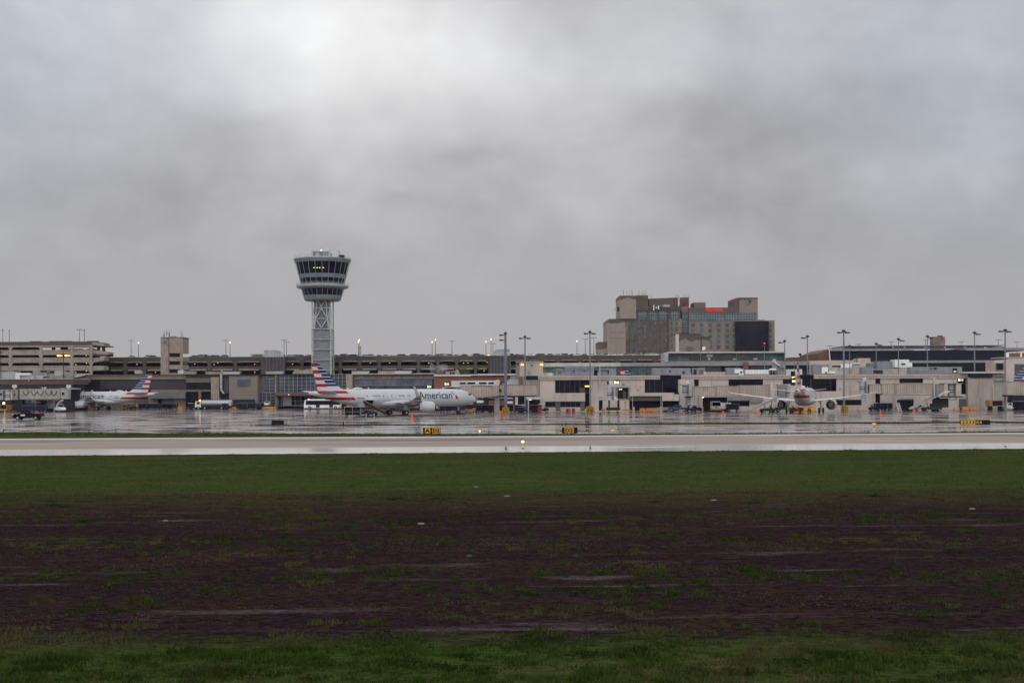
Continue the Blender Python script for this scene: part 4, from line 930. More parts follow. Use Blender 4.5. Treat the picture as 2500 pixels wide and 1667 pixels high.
    for X, y0, y1, wd, wh in ((305, 92, 155, 6, 'leftmost antenna on the hotel left tower'), (342, 100, 155, 2, 'thin rod antenna second from left on the hotel tower'), (376, 88, 155, 8, 'thick third antenna on the hotel left tower'), (408, 92, 155, 6, 'fourth antenna from left on the hotel tower'),
                              (490, 88, 152, 14, 'broad panel antenna left of the hotel tower corner cluster'), (527, 105, 152, 4, 'slim antenna in the hotel tower corner cluster'), (548, 82, 152, 13, 'tallest panel antenna of the hotel tower cluster'), (573, 98, 152, 8, 'rightmost antenna on the hotel left tower'),
                              (636, 138, 190, 9, 'lone antenna at the left end of the hotel penthouse'), (937, 142, 178, 5, 'short antenna left of the pale pier on the penthouse'), (967, 144, 178, 5, 'short red tipped antenna on the penthouse pier'), (1020, 140, 178, 7, 'antenna above the round red emblem'), (1046, 132, 178, 2, 'thin rod right of the round red emblem'), (1080, 128, 178, 9, 'panel antenna at the right corner of the penthouse')):
        px_thing('roof_antenna', wh, 'antenna', [('mast', MGREY, [(H, X - 1.5, X + 1.5, y0 + 8, y1, D + 4, .3)]), ('panel', OFFW if wd > 6 else MGREY, [(H, X - wd / 2, X + wd / 2, y0, y0 + (y1 - y0) * .7, D + 3.6, .4)]), ('bracket', MGREY, [(H, X - wd, X + wd, y1 - 14, y1 - 10, D + 3.9, .3)])], 'antennas on the hotel roof')
    for X, y0, y1, wd, lb in ((667, 268, 332, 12, 'tall white panel on the hotel parapet'), (697, 284, 312, 8, 'small white panel between two panels on the hotel parapet'), (724, 276, 318, 14, 'wide white panel on the hotel parapet')):
        px_thing('panel_antenna', lb, 'antenna', [('panel', WHITE, [(H, X - wd / 2, X + wd / 2, y0, y1, D - .9, .5)]), ('mount', MGREY, [(H, X - 2, X + 2, y0 + 8, y1 + 6, D - .4, .6)])], 'panels on the hotel parapet')
    px_thing('screen_panel', 'grey louvred screen lying along the hotel parapet', 'screen', [('screen', LGREY, [(H, 782, 858, 265, 290, D - .3, .5)]), ('rail', LGREY, [(H, 730, 785, 272, 276, D - .2, .2)])])
    px_thing('panel_antenna', 'cluster of antennas on the outer left side of the hotel tower', 'antenna', [('panel', DMETAL, [(H, 230, 256, 290, 346, D + 1.2, 1)]), ('panel', LGREY, [(H, 194, 202, 292, 322, D + 1, .3), (H, 214, 222, 282, 330, D + 1, .3)]), ('arm', MGREY, [(H, 190, 232, 318, 323, D + 1.1, .3)])], 'panels on the hotel parapet')
hotel()
wB = wetwall('plant tower wall', (.20, .165, .145), (.075, .058, .055), zz('h', 1100, 612, 560), 3.6, .2, base=.4)
px_thing('plant_tower', 'low tan plant tower with wet dark top in front of the hotel', 'tower', [
    ('tower_wall', wB, [('h', 968, 1228, 612, None, 560, 14)]), ('side_wall', wetwall('plant tower side', (.18, .15, .13), (.075, .058, .055), zz('h', 1280, 646, 560), 3.2, .3, base=.3), [('h', 1236, 1340, 646, None, 560.5, 12)]),
    ('pale_pier', OFFW, [('h', 934, 967, 614, None, 559.8, 3)]), ('coping', BROWN, [('h', 940, 1232, 606, 613, 559.7, 14), ('h', 1233, 1342, 644, 648, 560.2, 12)]), ('louvre', MGREY, [('h', 1058, 1140, y, y + 8, 559.6, .3) for y in (764, 776, 788, 800)] + [('h', 1096, 1100, 764, 815, 559.5, .2)])])
px_thing('satellite_dish', 'white satellite dish on the roof in front of the plant tower', 'satellite dish', [('dish', WHITE, [('h', [(1246, 790), (1252, 770), (1272, 763), (1287, 770), (1284, 795), (1266, 810), (1250, 805)], 424, .4)]), ('stand', MGREY, [('h', 1262, 1268, 805, 826, 424.3, .3)])])
# ---- right arrivals hall
px_thing('arrivals_hall', 'long dark glazed hall with flat roof at the upper right', 'terminal building', [
    ('hall_glazing', mat('hall dark glazing', (.013, .015, .032), .5, var=.3, vs=.05, spec=.06), [(6, 708, 1850, 425, 560, 455, 30), (7, 0, 1560, 420, 558, 454.9, 1)]),
    ('roof_fascia', mat('hall fascia', (.26, .25, .245), .6), [(6, 700, 1850, 402, 426, 454.2, 1)]), ('roof_fascia', mat('hall fascia'), [(7, 1000, 1900, 388, 420, 454.1, 31)]),
    ('upper_roof', mat('hall upper roof', (.10, .105, .115), .5), [(6, [(868, 402), (908, 362), (1850, 362), (1850, 404)], 462, 18), (7, 0, 1540, 376, 400, 461.5, 1)]),
    ('roof_line', MGREY, [(6, 905, 1792, 358, 366, 461, 20), (7, 0, 1540, 352, 360, 460.8, 20)]),
    ('roof_bracket', OFFW, [(7, X, X + 24, 370, 388, 461.2, .5) for X in (-10, 150, 430, 700, 975, 1250)]),
    ('brick_end', mat('dull brick end', (.13, .068, .056), .8), [(6, [(555, 565), (555, 462), (700, 402), (700, 565)], 455.2, 28)]),
    ('pale_corner', WHITE, [(6, [(694, 402), (702, 402), (714, 560), (704, 560)], 454, .6)]),
    ('lower_band', GREYC, [(7, 180, 1400, 558, 590, 453, 3), (7, 180, 1400, 590, None, 456, 3)]), ('lower_glazing', DGLASS, [(7, 262, 1400, 590, 720, 453.4, .5)])])
px_thing('distant_building', 'low brick building on the skyline left of the dark hall', 'building', [('brick_wall', mat('far brick', (.10, .068, .066), .8), [(6, [(92, 600), (95, 525), (180, 516), (420, 512), (520, 510), (558, 498), (558, 600)], 560, 20)]), ('roof_hut', DMETAL, [(6, 292, 318, 462, 488, 559, 2), (6, 300, 312, 486, 518, 559.5, 1)])])
px_thing('water_tank', 'round tan storage tank on the skyline above the dark hall', 'tank', [('tank_roof_vent', DMETAL, [(7, 632, 678, 218, 236, 600, 3)])])
TK = COL.objects['water_tank']
def tankdrum():
    D = 600; x = zx(7, 644, 300, D); z0 = zz(7, 644, 365, D); z1 = zz(7, 644, 234, D); org = tuple(TK['_org']); rr = (zx(7, 743, 300, D) - zx(7, 545, 300, D)) / 2
    mb = MB(); mb.zrings([(rr, -.1), (rr, z1 - .4), (rr * 1.01, z1 - .4), (rr * 1.01, z1)], x, D + rr, 32); mb.build('tank_drum', mat('tank concrete', (.24, .19, .16), .8, streak=.25, col2=(.15, .12, .115), c2s=.12), TK, org)
tankdrum()
# ---- upper lounge with green glass
px_thing('upper_lounge', 'long green glazed upper storey above the concourse roofs', 'terminal building', [
    ('roof_edge', mat('cream roof edge', (.47, .42, .36), .6), [(5, 615, 2225, 437, 458, 418, 14)]), ('glazing', GGLASS, [(5, 625, 950, 459, 562, 420, .6)]),
    ('glazing', mat('dim lounge glass', (.035, .045, .055), .2, var=.7, vs=.25), [(5, 950, 1960, 459, 562, 420.02, .6)]), ('glazing', GGLASS, [(5, 1960, 2215, 459, 562, 420.01, .6)]), ('lounge_core', DARKB, [(5, 625, 2215, 459, 640, 420.7, 11)]),
    ('mullions', MGREY, [(5, X, X + 5, 459, 562, 419.8, .25) for X in (745, 948, 1035, 1240, 1368, 1550, 1640, 1720, 1935, 2005, 2100)]), ('sill', MGREY, [(5, 625, 2222, 562, 568, 419.6, .5), (5, 625, 2222, 578, 582, 419.6, .5)]), ('sill_band', CONC2, [(5, 625, 2222, 568, 578, 419.7, .4)]),
    ('end_frame', mat('pale frame', (.36, .37, .40), .6), [(5, 572, 624, 456, 582, 417.5, 10)]), ('end_pier', GALV, [(5, 2210, 2226, 458, 640, 418.5, 10)]), ('blind', OFFW, [(5, 1150, 1230, 470, 510, 419.9, .1), (5, 1510, 1560, 530, 550, 419.9, .1), (5, 1790, 1840, 528, 548, 419.9, .1), (5, 1170, 1200, 522, 552, 419.9, .1)])])
px_thing('rear_concourse', 'grey and pale banded rear concourse behind the rooftop plant', 'terminal building', [
    ('roof_band', mat('pale roof band', (.46, .42, .39), .7, streak=.2), [(4, 985, 2042, 590, 644, 379, 12)]), ('roof_band', GREYC, [(4, 2042, 2352, 590, 638, 379.2, 12), (5, 282, 1650, 585, 634, 379.2, 12), (5, 1720, 2236, 575, 626, 379.3, 12)]),
    ('glazing', mat('pale green glazing', (.10, .19, .165), .25, var=.6, vs=.3), [(4, 990, 1985, 646, 726, 380, .5)]), ('glazing', mat('dim green glazing', (.05, .075, .08), .2, var=.5), [(4, 1985, 2352, 640, 770, 380.01, .5), (5, 282, 640, 636, 760, 380.01, .5)]),
    ('core', DARKB, [(4, 985, 2352, 645, None, 380.6, 10), (5, 282, 2236, 634, None, 380.6, 10)]), ('louvre_wall', mat('dark louvre wall', (.06, .055, .062), .7, var=.3), [(5, 1040, 1350, 640, 720, 380.03, .5), (5, 1720, 2010, 628, 690, 380.03, .5)]),
    ('brick_pier', BRICK, [(5, 1650, 1718, 585, 700, 378.8, 12)]), ('base_wall', CONC2, [(4, 985, 1985, 727, 790, 379.5, .5), (5, 640, 1660, 716, 790, 379.5, .5)]),
    ('mullions', MGREY, [(4, X, X + 5, 646, 726, 379.8, .25) for X in range(1040, 1985, 105)] + [(5, X, X + 5, 636, 760, 379.8, .25) for X in (60, 130, 230, 400)])])
px_thing('rear_concourse', 'tan stepped rear wall right of the upright airliner fin', 'terminal building', [
    ('tan_wall', CONC2, [(6, 430, 700, 562, None, 379, 10), (6, 700, 1100, 556, None, 379.1, 10), (6, 1380, 1600, 585, None, 379, 10)]), ('grey_band', GREYC, [(6, 100, 432, 570, 622, 379.4, 9)]), ('dark_window', DGLASS, [(6, 105, 430, 624, 676, 379.6, 9)]), ('parapet_wall', mat('tan parapet', (.36, .32, .28), .7, streak=.2), [(6, 830, 1792, 662, 750, 362, 1), (7, 190, 240, 662, 750, 362, 1)]),
    ('tan_cabin', mat('cream cabin', (.42, .365, .29), .6, streak=.2), [(6, 1088, 1262, 528, 655, 366, 5)])])
# ---- concourse (foreground pier at right)
def concourse():
    D = 320.0; Z0 = -.1
    org = (zx(5, 1500, 900, D), D + 4, 0); t = thing('concourse', 'long pale precast concourse at right with dark window openings and jet bridges', 'terminal building', org)
    def hole(zn, a, b, c, d): return zr(zn, a, b, c, d, D)
    H = [hole(4, 1150, 1620, 828, 1003), hole(4, 1555, 1620, 1003, 1215), hole(4, 1015, 1153, 1120, 1197), hole(4, 1222, 1492, 1120, 1197), hole(4, 1153, 1222, 1120, 1250), hole(4, 1492, 1556, 1120, 1250), hole(4, 1748, 1800, 1105, 1245), hole(4, 2170, 2360, 1048, 1250),
         hole(5, 302, 762, 818, 1000), hole(5, 705, 772, 1000, 1022), hole(5, 92, 775, 1048, 1245), hole(5, 978, 1042, 818, 912), hole(5, 1450, 1922, 818, 905), hole(5, 1095, 1432, 1062, 1250), hole(5, 1440, 1735, 1108, 1184),
         hole(6, 62, 236, 812, 882), hole(6, 328, 797, 808, 980), hole(6, 790, 1142, 1095, 1170), hole(6, 1328, 1396, 802, 878), hole(6, 1328, 1396, 1015, 1215), hole(6, 1660, 1800, 1085, 1215), hole(7, 88, 412, 805, 866), hole(7, 90, 282, 1085, 1215), hole(7, 885, 1022, 800, 1020), hole(7, 900, 1027, 1086, 1250)]
    x0 = zx(4, 942, 950, D); x1 = zx(7, 1040, 900, D)
    ztop = (zz(4, 1300, 826, D) + zz(7, 600, 797, D)) / 2; zroof = (zz(4, 1300, 769, D) + zz(7, 600, 744, D)) / 2
    mb = MB(); wall_holes(mb, x0, x1, Z0, ztop, D, .5, H); mb.build('front_wall', CONC, t, org)
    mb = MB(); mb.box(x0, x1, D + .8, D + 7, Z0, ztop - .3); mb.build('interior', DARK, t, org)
    mb = MB(); a = (zx(5, 510, 800, D), zx(5, 800, 800, D)); b = (zx(6, 283, 780, D), zx(6, 482, 780, D))
    for xa, xb in ((x0 - .2, a[0]), (a[1], b[0]), (b[1], x1)):
        mb.box(xa, xb, D - .35, D + .15, ztop - .02, zroof - .45); mb.box(xa, xb, D - .5, D + .2, zroof - .45, zroof); mb.box(xa, xb, D - .42, D - .3, ztop + .35, ztop + .42)
    mb.build('roof_parapet', CONC2, t, org)
    for xa, xb in (a, b): mb = MB(); mb.box(xa, xb, D - .1, D + .4, ztop - .02, zroof); mb.build('dark_panel', NAVY if False else DARK, t, org)
    mb = MB(); mb.box(x0, x1, D + .2, D + 7.2, zroof - 1.0, zroof - .5); mb.build('roof_slab', GREYC, t, org)
    mb = MB(); mb.box(zx(6, 440, 800, 340), zx(7, 1400, 800, 340), D + 7.2, 378, zroof - 1.0, zroof - .5); mb.box(zx(6, 440, 800, 340), zx(7, 1400, 800, 340), 366, 378, -.1, zroof - 1.0); mb.build('rear_roof', GREYC, t, org)
    gl = [(4, 1150, 1620, 828, 1003), (4, 1015, 1153, 1120, 1197), (4, 1222, 1492, 1120, 1197), (5, 302, 762, 818, 1000), (5, 978, 1042, 818, 912), (5, 1450, 1922, 818, 905), (5, 1440, 1735, 1108, 1184), (6, 62, 236, 812, 882), (6, 328, 797, 808, 980), (6, 790, 1142, 1095, 1170), (6, 1328, 1396, 802, 878), (7, 88, 412, 805, 866), (7, 885, 1022, 800, 1020)]
    for g in gl: mb = MB(); pbox(mb, *g, D + .35, .15); mb.build('window', DGLASS, t, org)
    mb = MB()
    for zn, xs, ya, yb in ((4, (1212, 1282, 1352, 1420, 1485), 828, 1003), (5, (372, 440, 545, 750), 822, 992), (6, (440, 447, 720), 808, 980), (4, (1290, 1360, 1430), 1120, 1197)):
        for X in xs: pbox(mb, zn, X - 3, X + 4, ya, yb, D + .15, .2)
    mb.build('window_mullion', mat('brown mullion', (.06, .045, .05), .6), t, org)
    mb = MB(); pbox(mb, 4, 1480, 1560, 930, 1003, D + .1, .2); mb.build('brown_panel', mat('brown infill', (.085, .05, .05), .7), t, org)
    for zn, a_, b_, c_, d_ in ((4, 1155, 1221, 1122, 1245), (4, 1494, 1555, 1122, 1245), (7, 902, 1025, 1090, 1215)):
        mb = MB(); pbox(mb, zn, a_, b_, c_, d_, D + .2, .1); mb.build('door', mat('grey door', (.10, .10, .115), .5), t, org)
    # wall pieces in front
    mb = MB(); pbox(mb, 4, 1150, 1560, 1005, 1116, D - .25, .24); mb.build('balcony_panel', CONC, t, org)
    mb = MB(); pbox(mb, 4, 1012, 1560, 1114, 1120, D - .3, .3); mb.build('ledge', CONC2, t, org)
    mb = MB(); pbox(mb, 5, 95, 590, 1000, 1046, D - 1.2, 1.2); mb.build('canopy', CONC, t, org)
    mb = MB(); pbox(mb, 5, 545, 706, 1002, 1110, D - 1.4, .5); mb.build('fascia_panel', CONC, t, org)
    mb = MB(); pbox(mb, 5, 708, 772, 1024, 1110, D - 1.3, .5); mb.build('fascia_panel', OFFW, t, org)
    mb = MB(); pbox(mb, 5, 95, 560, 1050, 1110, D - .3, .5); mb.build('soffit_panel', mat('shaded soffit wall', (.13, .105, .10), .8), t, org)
    mb = MB(); pbox(mb, 5, 780, 975, 820, None, D - .3, .3); mb.build('wall_pier', CONC, t, org)
    mb = MB(); pbox(mb, 5, 1440, 1920, 1060, 1108, D - .3, .3); pbox(mb, 5, 1740, 1900, 1085, 1140, D - .5, .2); mb.build('lower_panel', GREYC, t, org)
    for zn, X in ((5, 137), (5, 523), (5, 543), (5, 1050)): mb = MB(); pbox(mb, zn, X - 3, X + 4, 1048, None, D - 1.5, .2); mb.build('canopy_post', LGREY, t, org)
    mb = MB()
    for zn, xs, ya, yb in ((4, (1740, 1880, 2010), 830, 1000), (6, (600, 720), 985, 1080), (6, (1600,), 750, 870), (5, (160, 240), 830, 1000)):
        for X in xs: pbox(mb, zn, X - 1, X + 1, ya, yb, D - .03, .05)
    mb.build('panel_joint', TAND, t, org)
    for zn, X, Y, s in ((4, 1645, 965, 7), (4, 1410, 1040, 9), (4, 1265, 1020, 7), (4, 2083, 885, 14), (5, 215, 958, 9), (5, 260, 912, 5), (5, 612, 1035, 8), (6, 847, 942, 8), (4, 835, 623, 14), (7, 1115, 1010, 8)): mb = MB(); pbox(mb, zn, X - s, X + s, Y - s * .7, Y + s * .7, D - .35, .3); pbox(mb, zn, X - 2, X + 2, Y + s * .7, Y + s * 2, D - .1, .1); mb.build('wall_fixture', MGREY, t, org)
    mb = MB(); pbox(mb, 4, 1558, 1616, 902, 918, D - .3, .3); mb.build('wall_lamp', mat('lit yellow wall lamp', (1, .7, .1), emit=(1, .72, .12), es=1.8), t, org)
    mb = MB(); pbox(mb, 5, 1092, 1112, 1056, 1068, D - .4, .3); mb.build('wall_lamp', WARM, t, org)
    mb = MB(); pbox(mb, 4, 925, 930, 600, 960, D - .8, .12); pbox(mb, 4, 1755, 1768, 600, 910, D - .7, .12); mb.build('drain_pipe', LGREY, t, org)
concourse()
px_thing('corner_block', 'pale square rooftop block with two yellow lamps beside the thick light mast', 'terminal building', [
    ('block_wall', CONC, [(4, 663, 985, 580, 1050, 321.5, 8)]), ('side_wall', GREYC, [(4, 612, 663, 600, 780, 322.5, 6)]), ('coping', CONC2, [(4, 608, 990, 574, 584, 321.2, 9)]), ('brick_return', mat('orange brick', (.26, .12, .08), .8), [(4, 650, 705, 775, 888, 320.8, .6)]),
    ('sign_box', NAVY, [(4, 722, 915, 768, 824, 319.2, .8)]), ('vent', MGREY, [(4, 820, 850, 616, 632, 321.2, .3)]), ('pipe', MGREY, [(4, 786, 790, 680, 768, 321.1, .2), (4, 770, 808, 722, 728, 321.1, .2)]),
    ('wall_lamp', AMBER, [(4, 682, 718, 612, 624, 321, .4)]), ('wall_lamp', AMBER, [(4, 948, 984, 610, 622, 320.9, .4)]),
    ('canopy', OFFW, [(4, 738, 942, 1056, 1092, 316, 3)]), ('doorway', DARKB, [(4, 735, 940, 1092, None, 319, .8)]), ('canopy_post', OFFW, [(4, 775, 792, 1092, None, 316.2, .3)]), ('canopy_lamp', WARM, [(4, 788, 828, 1090, 1099, 316.3, .4)])])
px_thing('concourse_end', 'tall pale windowless block at the right end of the concourse', 'terminal building', [
    ('tall_wall', mat('stained end wall', (.37, .32, .29), .8, streak=.45, vs=.2), [(7, 1028, 1368, 792, None, 318.6, 8)]), ('dark_fascia', NAVY, [(7, 1055, 1360, 736, 795, 318.2, 8)]), ('side_panel', mat('green grey panel', (.30, .31, .27), .7, streak=.25), [(7, 1378, 1532, 840, 1095, 319.3, 2)]),
    ('upper_deck', GREYC, [(7, 1366, 1535, 735, 785, 319, 8), (7, 1366, 1535, 795, 838, 318.8, 8)]), ('roof_edge', mat('cream roof edge'), [(7, 942, 1535, 712, 734, 318, 3)]), ('pier', CONC, [(7, 1366, 1378, 785, None, 318.9, 6), (7, 1532, 1560, 700, None, 318.9, 6)]), ('base_wall', CONC, [(7, 1378, 1532, 1095, None, 319.4, 5)]),
    ('back_wall', DARKB, [(7, 1380, 1532, 786, 1095, 321.5, 4)])])
px_thing('end_pavilion', 'pale upper pavilion at the right frame edge with a dark window', 'terminal building', [
    ('pavilion_wall', CONC, [(7, [(1385, 720), (1385, 560), (1560, 545), (1650, 545), (1650, 870), (1535, 870), (1500, 720)], 322, 6), (7, 1650, 1900, 545, 608, 350, 6), (7, 1650, 1664, 600, 820, 349.8, .5)]),
    ('window', DGLASS, [(7, 1412, 1512, 597, 690, 321.8, .3)]), ('window_frame', GREYC, [(7, 1404, 1412, 590, 698, 321.6, .3), (7, 1512, 1520, 590, 698, 321.6, .3), (7, 1404, 1520, 690, 698, 321.6, .3)]), ('far_backdrop', mat('grey backdrop wall', (.055, .06, .075), .15, var=.3), [(7, 1600, 1960, 560, 1000, 500, 3)]),  # distant grey wall added as a backdrop for the gap beside the pavilion
    ('rusty_screen', mat('rusty mesh screen', (.20, .085, .055), .8, var=.5, vs=1.5), [(7, 1590, 1900, 458, 512, 340, 2)]), ('screen_post', WHITE, [(7, 1545, 1588, 452, 512, 339.5, .4)]), ('screen_post', WHITE, [(7, 1745, 1765, 452, 512, 339.5, .4)]), ('ledge', CONC2, [(7, 1490, 1900, 512, 526, 338, 8)]), ('lower_wall', DARKB, [(7, 1560, 1960, 1000, None, 500, 5)]), ('roof_band', GREYC, [(7, 1545, 1900, 384, 400, 352, 2)])])
# ---- brick terminal in the middle
px_thing('brick_terminal', 'low red brick terminal with white window strip behind the airliner nose', 'terminal building', [
    ('brick_band', BRICK, [(3, 1690, 2360, 652, 800, 372, 20), (4, 0, 655, 770, 834, 371.98, 1)]), ('roof_edge', OFFW, [(3, 1690, 2360, 630, 650, 371.4, 21), (4, 90, 655, 742, 762, 371.3, 1)]), ('dark_roof_line', DMETAL, [(4, 0, 655, 762, 770, 371.2, 1)]),
    ('white_wall', mat('white panel wall', (.55, .53, .53), .6, streak=.15), [(3, 1890, 2116, 702, 775, 371.2, .8), (4, 0, 380, 834, 912, 371.2, .8)]), ('window', DGLASS, [(3, 1985, 2055, 722, 740, 371, .3)]), ('window', DGLASS, [(3, 2075, 2165, 720, 740, 371, .3)]), ('window', DGLASS, [(4, 108, 212, 857, 880, 371, .3)]), ('window', DGLASS, [(4, 236, 312, 857, 880, 371, .3)]),
    ('lower_wall', BRICK, [(3, 1690, 1960, 800, None, 372, 19), (4, 240, 640, 1060, None, 371.9, 1)]), ('lower_recess', DARKB, [(3, 1960, 2360, 800, None, 372.3, 18), (4, 0, 640, 912, None, 372.6, 8)]), ('column', GREYC, [(4, 320, 385, 1060, None, 371, 1)]), ('column', BRICK, [(4, 570, 605, 1060, None, 371, 1)]), ('column', OFFW, [(4, 605, 640, 1060, None, 371, 1)])])
px_thing('sloped_roof_annex', 'small white annex with a sloping dark edged roof above the jet bridge', 'annex', [('annex_wall', mat('white panel wall'), [(4, [(395, 895), (545, 790), (650, 790), (650, 895)], 330, 6)]), ('sloped_edge', DMETAL, [(4, [(378, 892), (540, 778), (548, 784), (395, 896)], 329.7, 6.5)]), ('roof_edge', OFFW, [(4, 540, 655, 776, 790, 329.6, 6.6)]), ('chimney_box', OFFW, [(4, 342, 392, 824, 880, 331, 2)])])
# ---- middle terminal
wT = wetwall('wet topped brown fascia', (.16, .12, .105), (.055, .043, .043), zz(3, 1200, 622, 402), 1.6, .5, base=.35)
px_thing('glass_terminal', 'low brown terminal with a long blue glass strip behind the long airliner', 'terminal building', [
    ('fascia', wT, [(3, 755, 1682, 625, 682, 402, 14)]), ('roof_edge', OFFW, [(3, 745, 1685, 618, 626, 401.5, 15)]), ('glazing', mat('blue strip glazing', (.085, .10, .125), .2, var=.55, vs=.2), [(3, 760, 1672, 682, 755, 402.4, .5)]), ('lower_glazing', mat('dark strip glazing', (.04, .045, .065), .2, var=.6, vs=.3), [(3, 760, 1672, 758, 800, 402.3, .5)]),
    ('rail', LGREY, [(3, 780, 1600, 754, 757, 402, .3)]), ('mullions', MGREY, [(3, X, X + 2.5, 682, 800, 402.2, .3) for X in range(850, 1670, 85)]), ('pier', TAN, [(3, 685, 754, 625, None, 401.6, 14)]), ('core', DARKB, [(3, 760, 1682, 684, None, 403, 12)])])
def curtain(name, label, rects, D, step=(12, 5)):
    fr = []; gl = []
    for zn, a, b, c, d, nx, ny in rects:
        gl.append((zn, a, b, c, d, D, .4))
        for i in range(nx + 1): X = a + (b - a) * i / nx; fr.append((zn, X - 1.6, X + 1.6, c, d, D - .18, .2))
        for j in range(ny + 1): Y = c + (d - c) * j / ny; fr.append((zn, a, b, Y - 1.6, Y + 1.6, D - .16, .2))
    return gl, fr
gl, fr = curtain('', '', [(2, 1642, 2356, 748, 996, 12, 5), (3, 500, 682, 628, 832, 4, 5), (2, 1480, 1632, 812, 995, 2, 4), (2, 1398, 1632, 998, 1168, 4, 4), (2, 1675, 2040, 1045, 1180, 8, 2), (3, 0, 520, 880, 985, 10, 2)], 412)
px_thing('glass_hall', 'glass curtain walled hall with fine white grid left of the striped tail', 'terminal building', [
    ('curtain_glass', CGLASS, gl), ('grid', LGREY, fr), ('pier', TAN, [(2, 1632, 1650, 752, 1000, 411.4, 1)]), ('pier', BROWN, [(2, 1655, 1672, 752, 1000, 411.3, 1)]), ('canopy', BROWN, [(2, 1628, 2356, 996, 1040, 408, 4), (3, 500, 560, 836, 878, 408, 4)]), ('canopy_post', TAND, [(2, 1632, 1666, 1040, None, 409, 1)]),
    ('brown_wall', wetwall('brown wall with wet top', (.15, .115, .10), (.06, .046, .046), zz(2, 1500, 752, 412), 1.3, .5, base=.2), [(2, 1392, 1632, 756, 1000, 412.3, 8)]), ('core', DARKB, [(2, 1398, 2356, 745, None, 412.9, 8), (3, 500, 684, 628, None, 412.9, 8)]), ('roof_edge', DMETAL, [(2, 1395, 2356, 744, 752, 411, 9)]), ('glass_doors', mat('bright doorway glass', (.22, .23, .25), .3), [(2, 1740, 1850, 1045, 1180, 411.5, .2)]), ('canopy_lamp', AMBER, [(2, 1814, 1824, 1022, 1030, 407.8, .2)])])
px_thing('tan_terminal', 'blank tan terminal block with one grey blue window beside the silver duct', 'terminal building', [
    ('tan_wall', wetwall('tan wall with wet top', (.185, .145, .125), (.065, .05, .05), zz(2, 1200, 752, 408), 1.1, .5, base=.15), [(2, 1003, 1392, 762, None, 408, 12)]), ('roof_edge', DMETAL, [(2, 1000, 1396, 750, 764, 407.6, 13)]), ('window', BGLASS, [(2, 1114, 1290, 816, 910, 407.8, .3)]), ('window_frame', MGREY, [(2, 1162, 1166, 816, 930, 407.6, .2), (2, 1226, 1229, 816, 910, 407.6, .2)])])
px_thing('left_terminal', 'dark brown terminal with deep shaded bays behind the fuel tanker', 'terminal building', [
    ('upper_band', wetwall('left terminal band', (.125, .098, .088), (.05, .04, .04), zz(2, 700, 752, 410), 1.8, .4, base=.1), [(2, 415, 756, 785, 860, 410, 2)]), ('recess', DARKB, [(2, 415, 1003, 756, None, 411, 12)]), ('dark_roof_line', DMETAL, [(2, 410, 1003, 748, 786, 409.6, 13)]), ('tan_pier', TAN, [(2, 756, 868, 786, 1090, 409.4, 4)]), ('bay_glass', DGLASS, [(2, 418, 752, 862, 955, 410.6, .3)]),
    ('beam', TAND, [(2, 418, 752, 958, 985, 410.2, 1)]), ('round_column', TAND, [(2, 585, 618, 985, None, 409.8, 1)]), ('window', mat('slate glass', (.045, .055, .075), .15, var=.4), [(2, 908, 1000, 818, 1010, 410.3, .3)]), ('band_upper', TAND, [(2, 880, 1000, 786, 816, 410.2, .5)]),
    ('duct', mat('silver duct', (.32, .34, .36), .35, .3), [(2, 880, 908, 746, 960, 408.6, 1), (2, [(880, 958), (908, 958), (942, 1012), (918, 1012)], 408.6, 1)]), ('duct_bracket', DMETAL, [(2, 876, 912, 880, 885, 408.4, .3)]), ('base', DARK, [(2, 418, 752, 990, None, 410.7, .5)])])
px_thing('left_terminal_wing', 'tan banded terminal wing behind the left airliner tail', 'terminal building', [
    ('upper_band', mat('tan fascia', (.20, .16, .135), .8, streak=.25), [(1, 1205, 2545, 765, 818, 412, 10), (1, [(1205, 765), (1205, 858), (1000, 888), (1000, 812)], 410, 8)]), ('roof_edge', mat('brown coping', (.10, .075, .07)), [(1, 1195, 2545, 752, 766, 411.6, 12), (1, [(1000, 800), (1200, 752), (1205, 766), (1000, 814)], 409.6, 9)]), ('shaded_glass', mat('plum dark glazing', (.042, .038, .052), .35, var=.3, vs=.08), [(1, 1200, 2545, 818, 955, 413, .5)]), ('dark_bay', DARK, [(1, 1000, 1360, 830, 960, 412.5, .4)]), ('red_line', mat('dull red line', (.12, .03, .035), .6), [(1, 1500, 2480, 917, 921, 412.8, .2)]),
    ('lower_band', mat('tan fascia'), [(1, 2060, 2545, 958, 1000, 411.8, 5)]), ('canopy', mat('grey canopy', (.13, .13, .14), .6), [(1, 2020, 2530, 1000, 1080, 409, 5)]), ('lower_wall', TAN, [(1, 2030, 2540, 1080, None, 412, 5)]), ('shutter', mat('grey shutter', (.11, .12, .14), .5), [(2, 35, 240, 1082, 1155, 411.6, .3)]), ('shutter', DARKB, [(1, 2160, 2210, 1090, 1190, 411.6, .3)]), ('core', DARKB, [(1, 1000, 2540, 830, None, 414, 6)]), ('back_wall', TAND, [(1, 1200, 2030, 1090, None, 413.4, .5)])])
px_thing('left_pier', 'dark flat roofed pier with brown fascia at the far left behind the jet bridges', 'terminal building', [
    ('fascia', mat('plum brown fascia', (.10, .068, .066), .65, streak=.2), [(1, -300, 1000, 818, 888, 386, 14)]), ('roof_edge', CONC2, [(1, -300, 1002, 812, 819, 385.6, 15)]), ('pier_glass', mat('night blue glazing', (.02, .022, .036), .3, var=.4), [(1, -300, 1000, 888, 955, 387, .5)]), ('core', DARKB, [(1, -300, 1000, 888, None, 388, 12)]), ('lamp', OFFW, [(1, 385, 400, 828, 840, 385.5, .3)])])
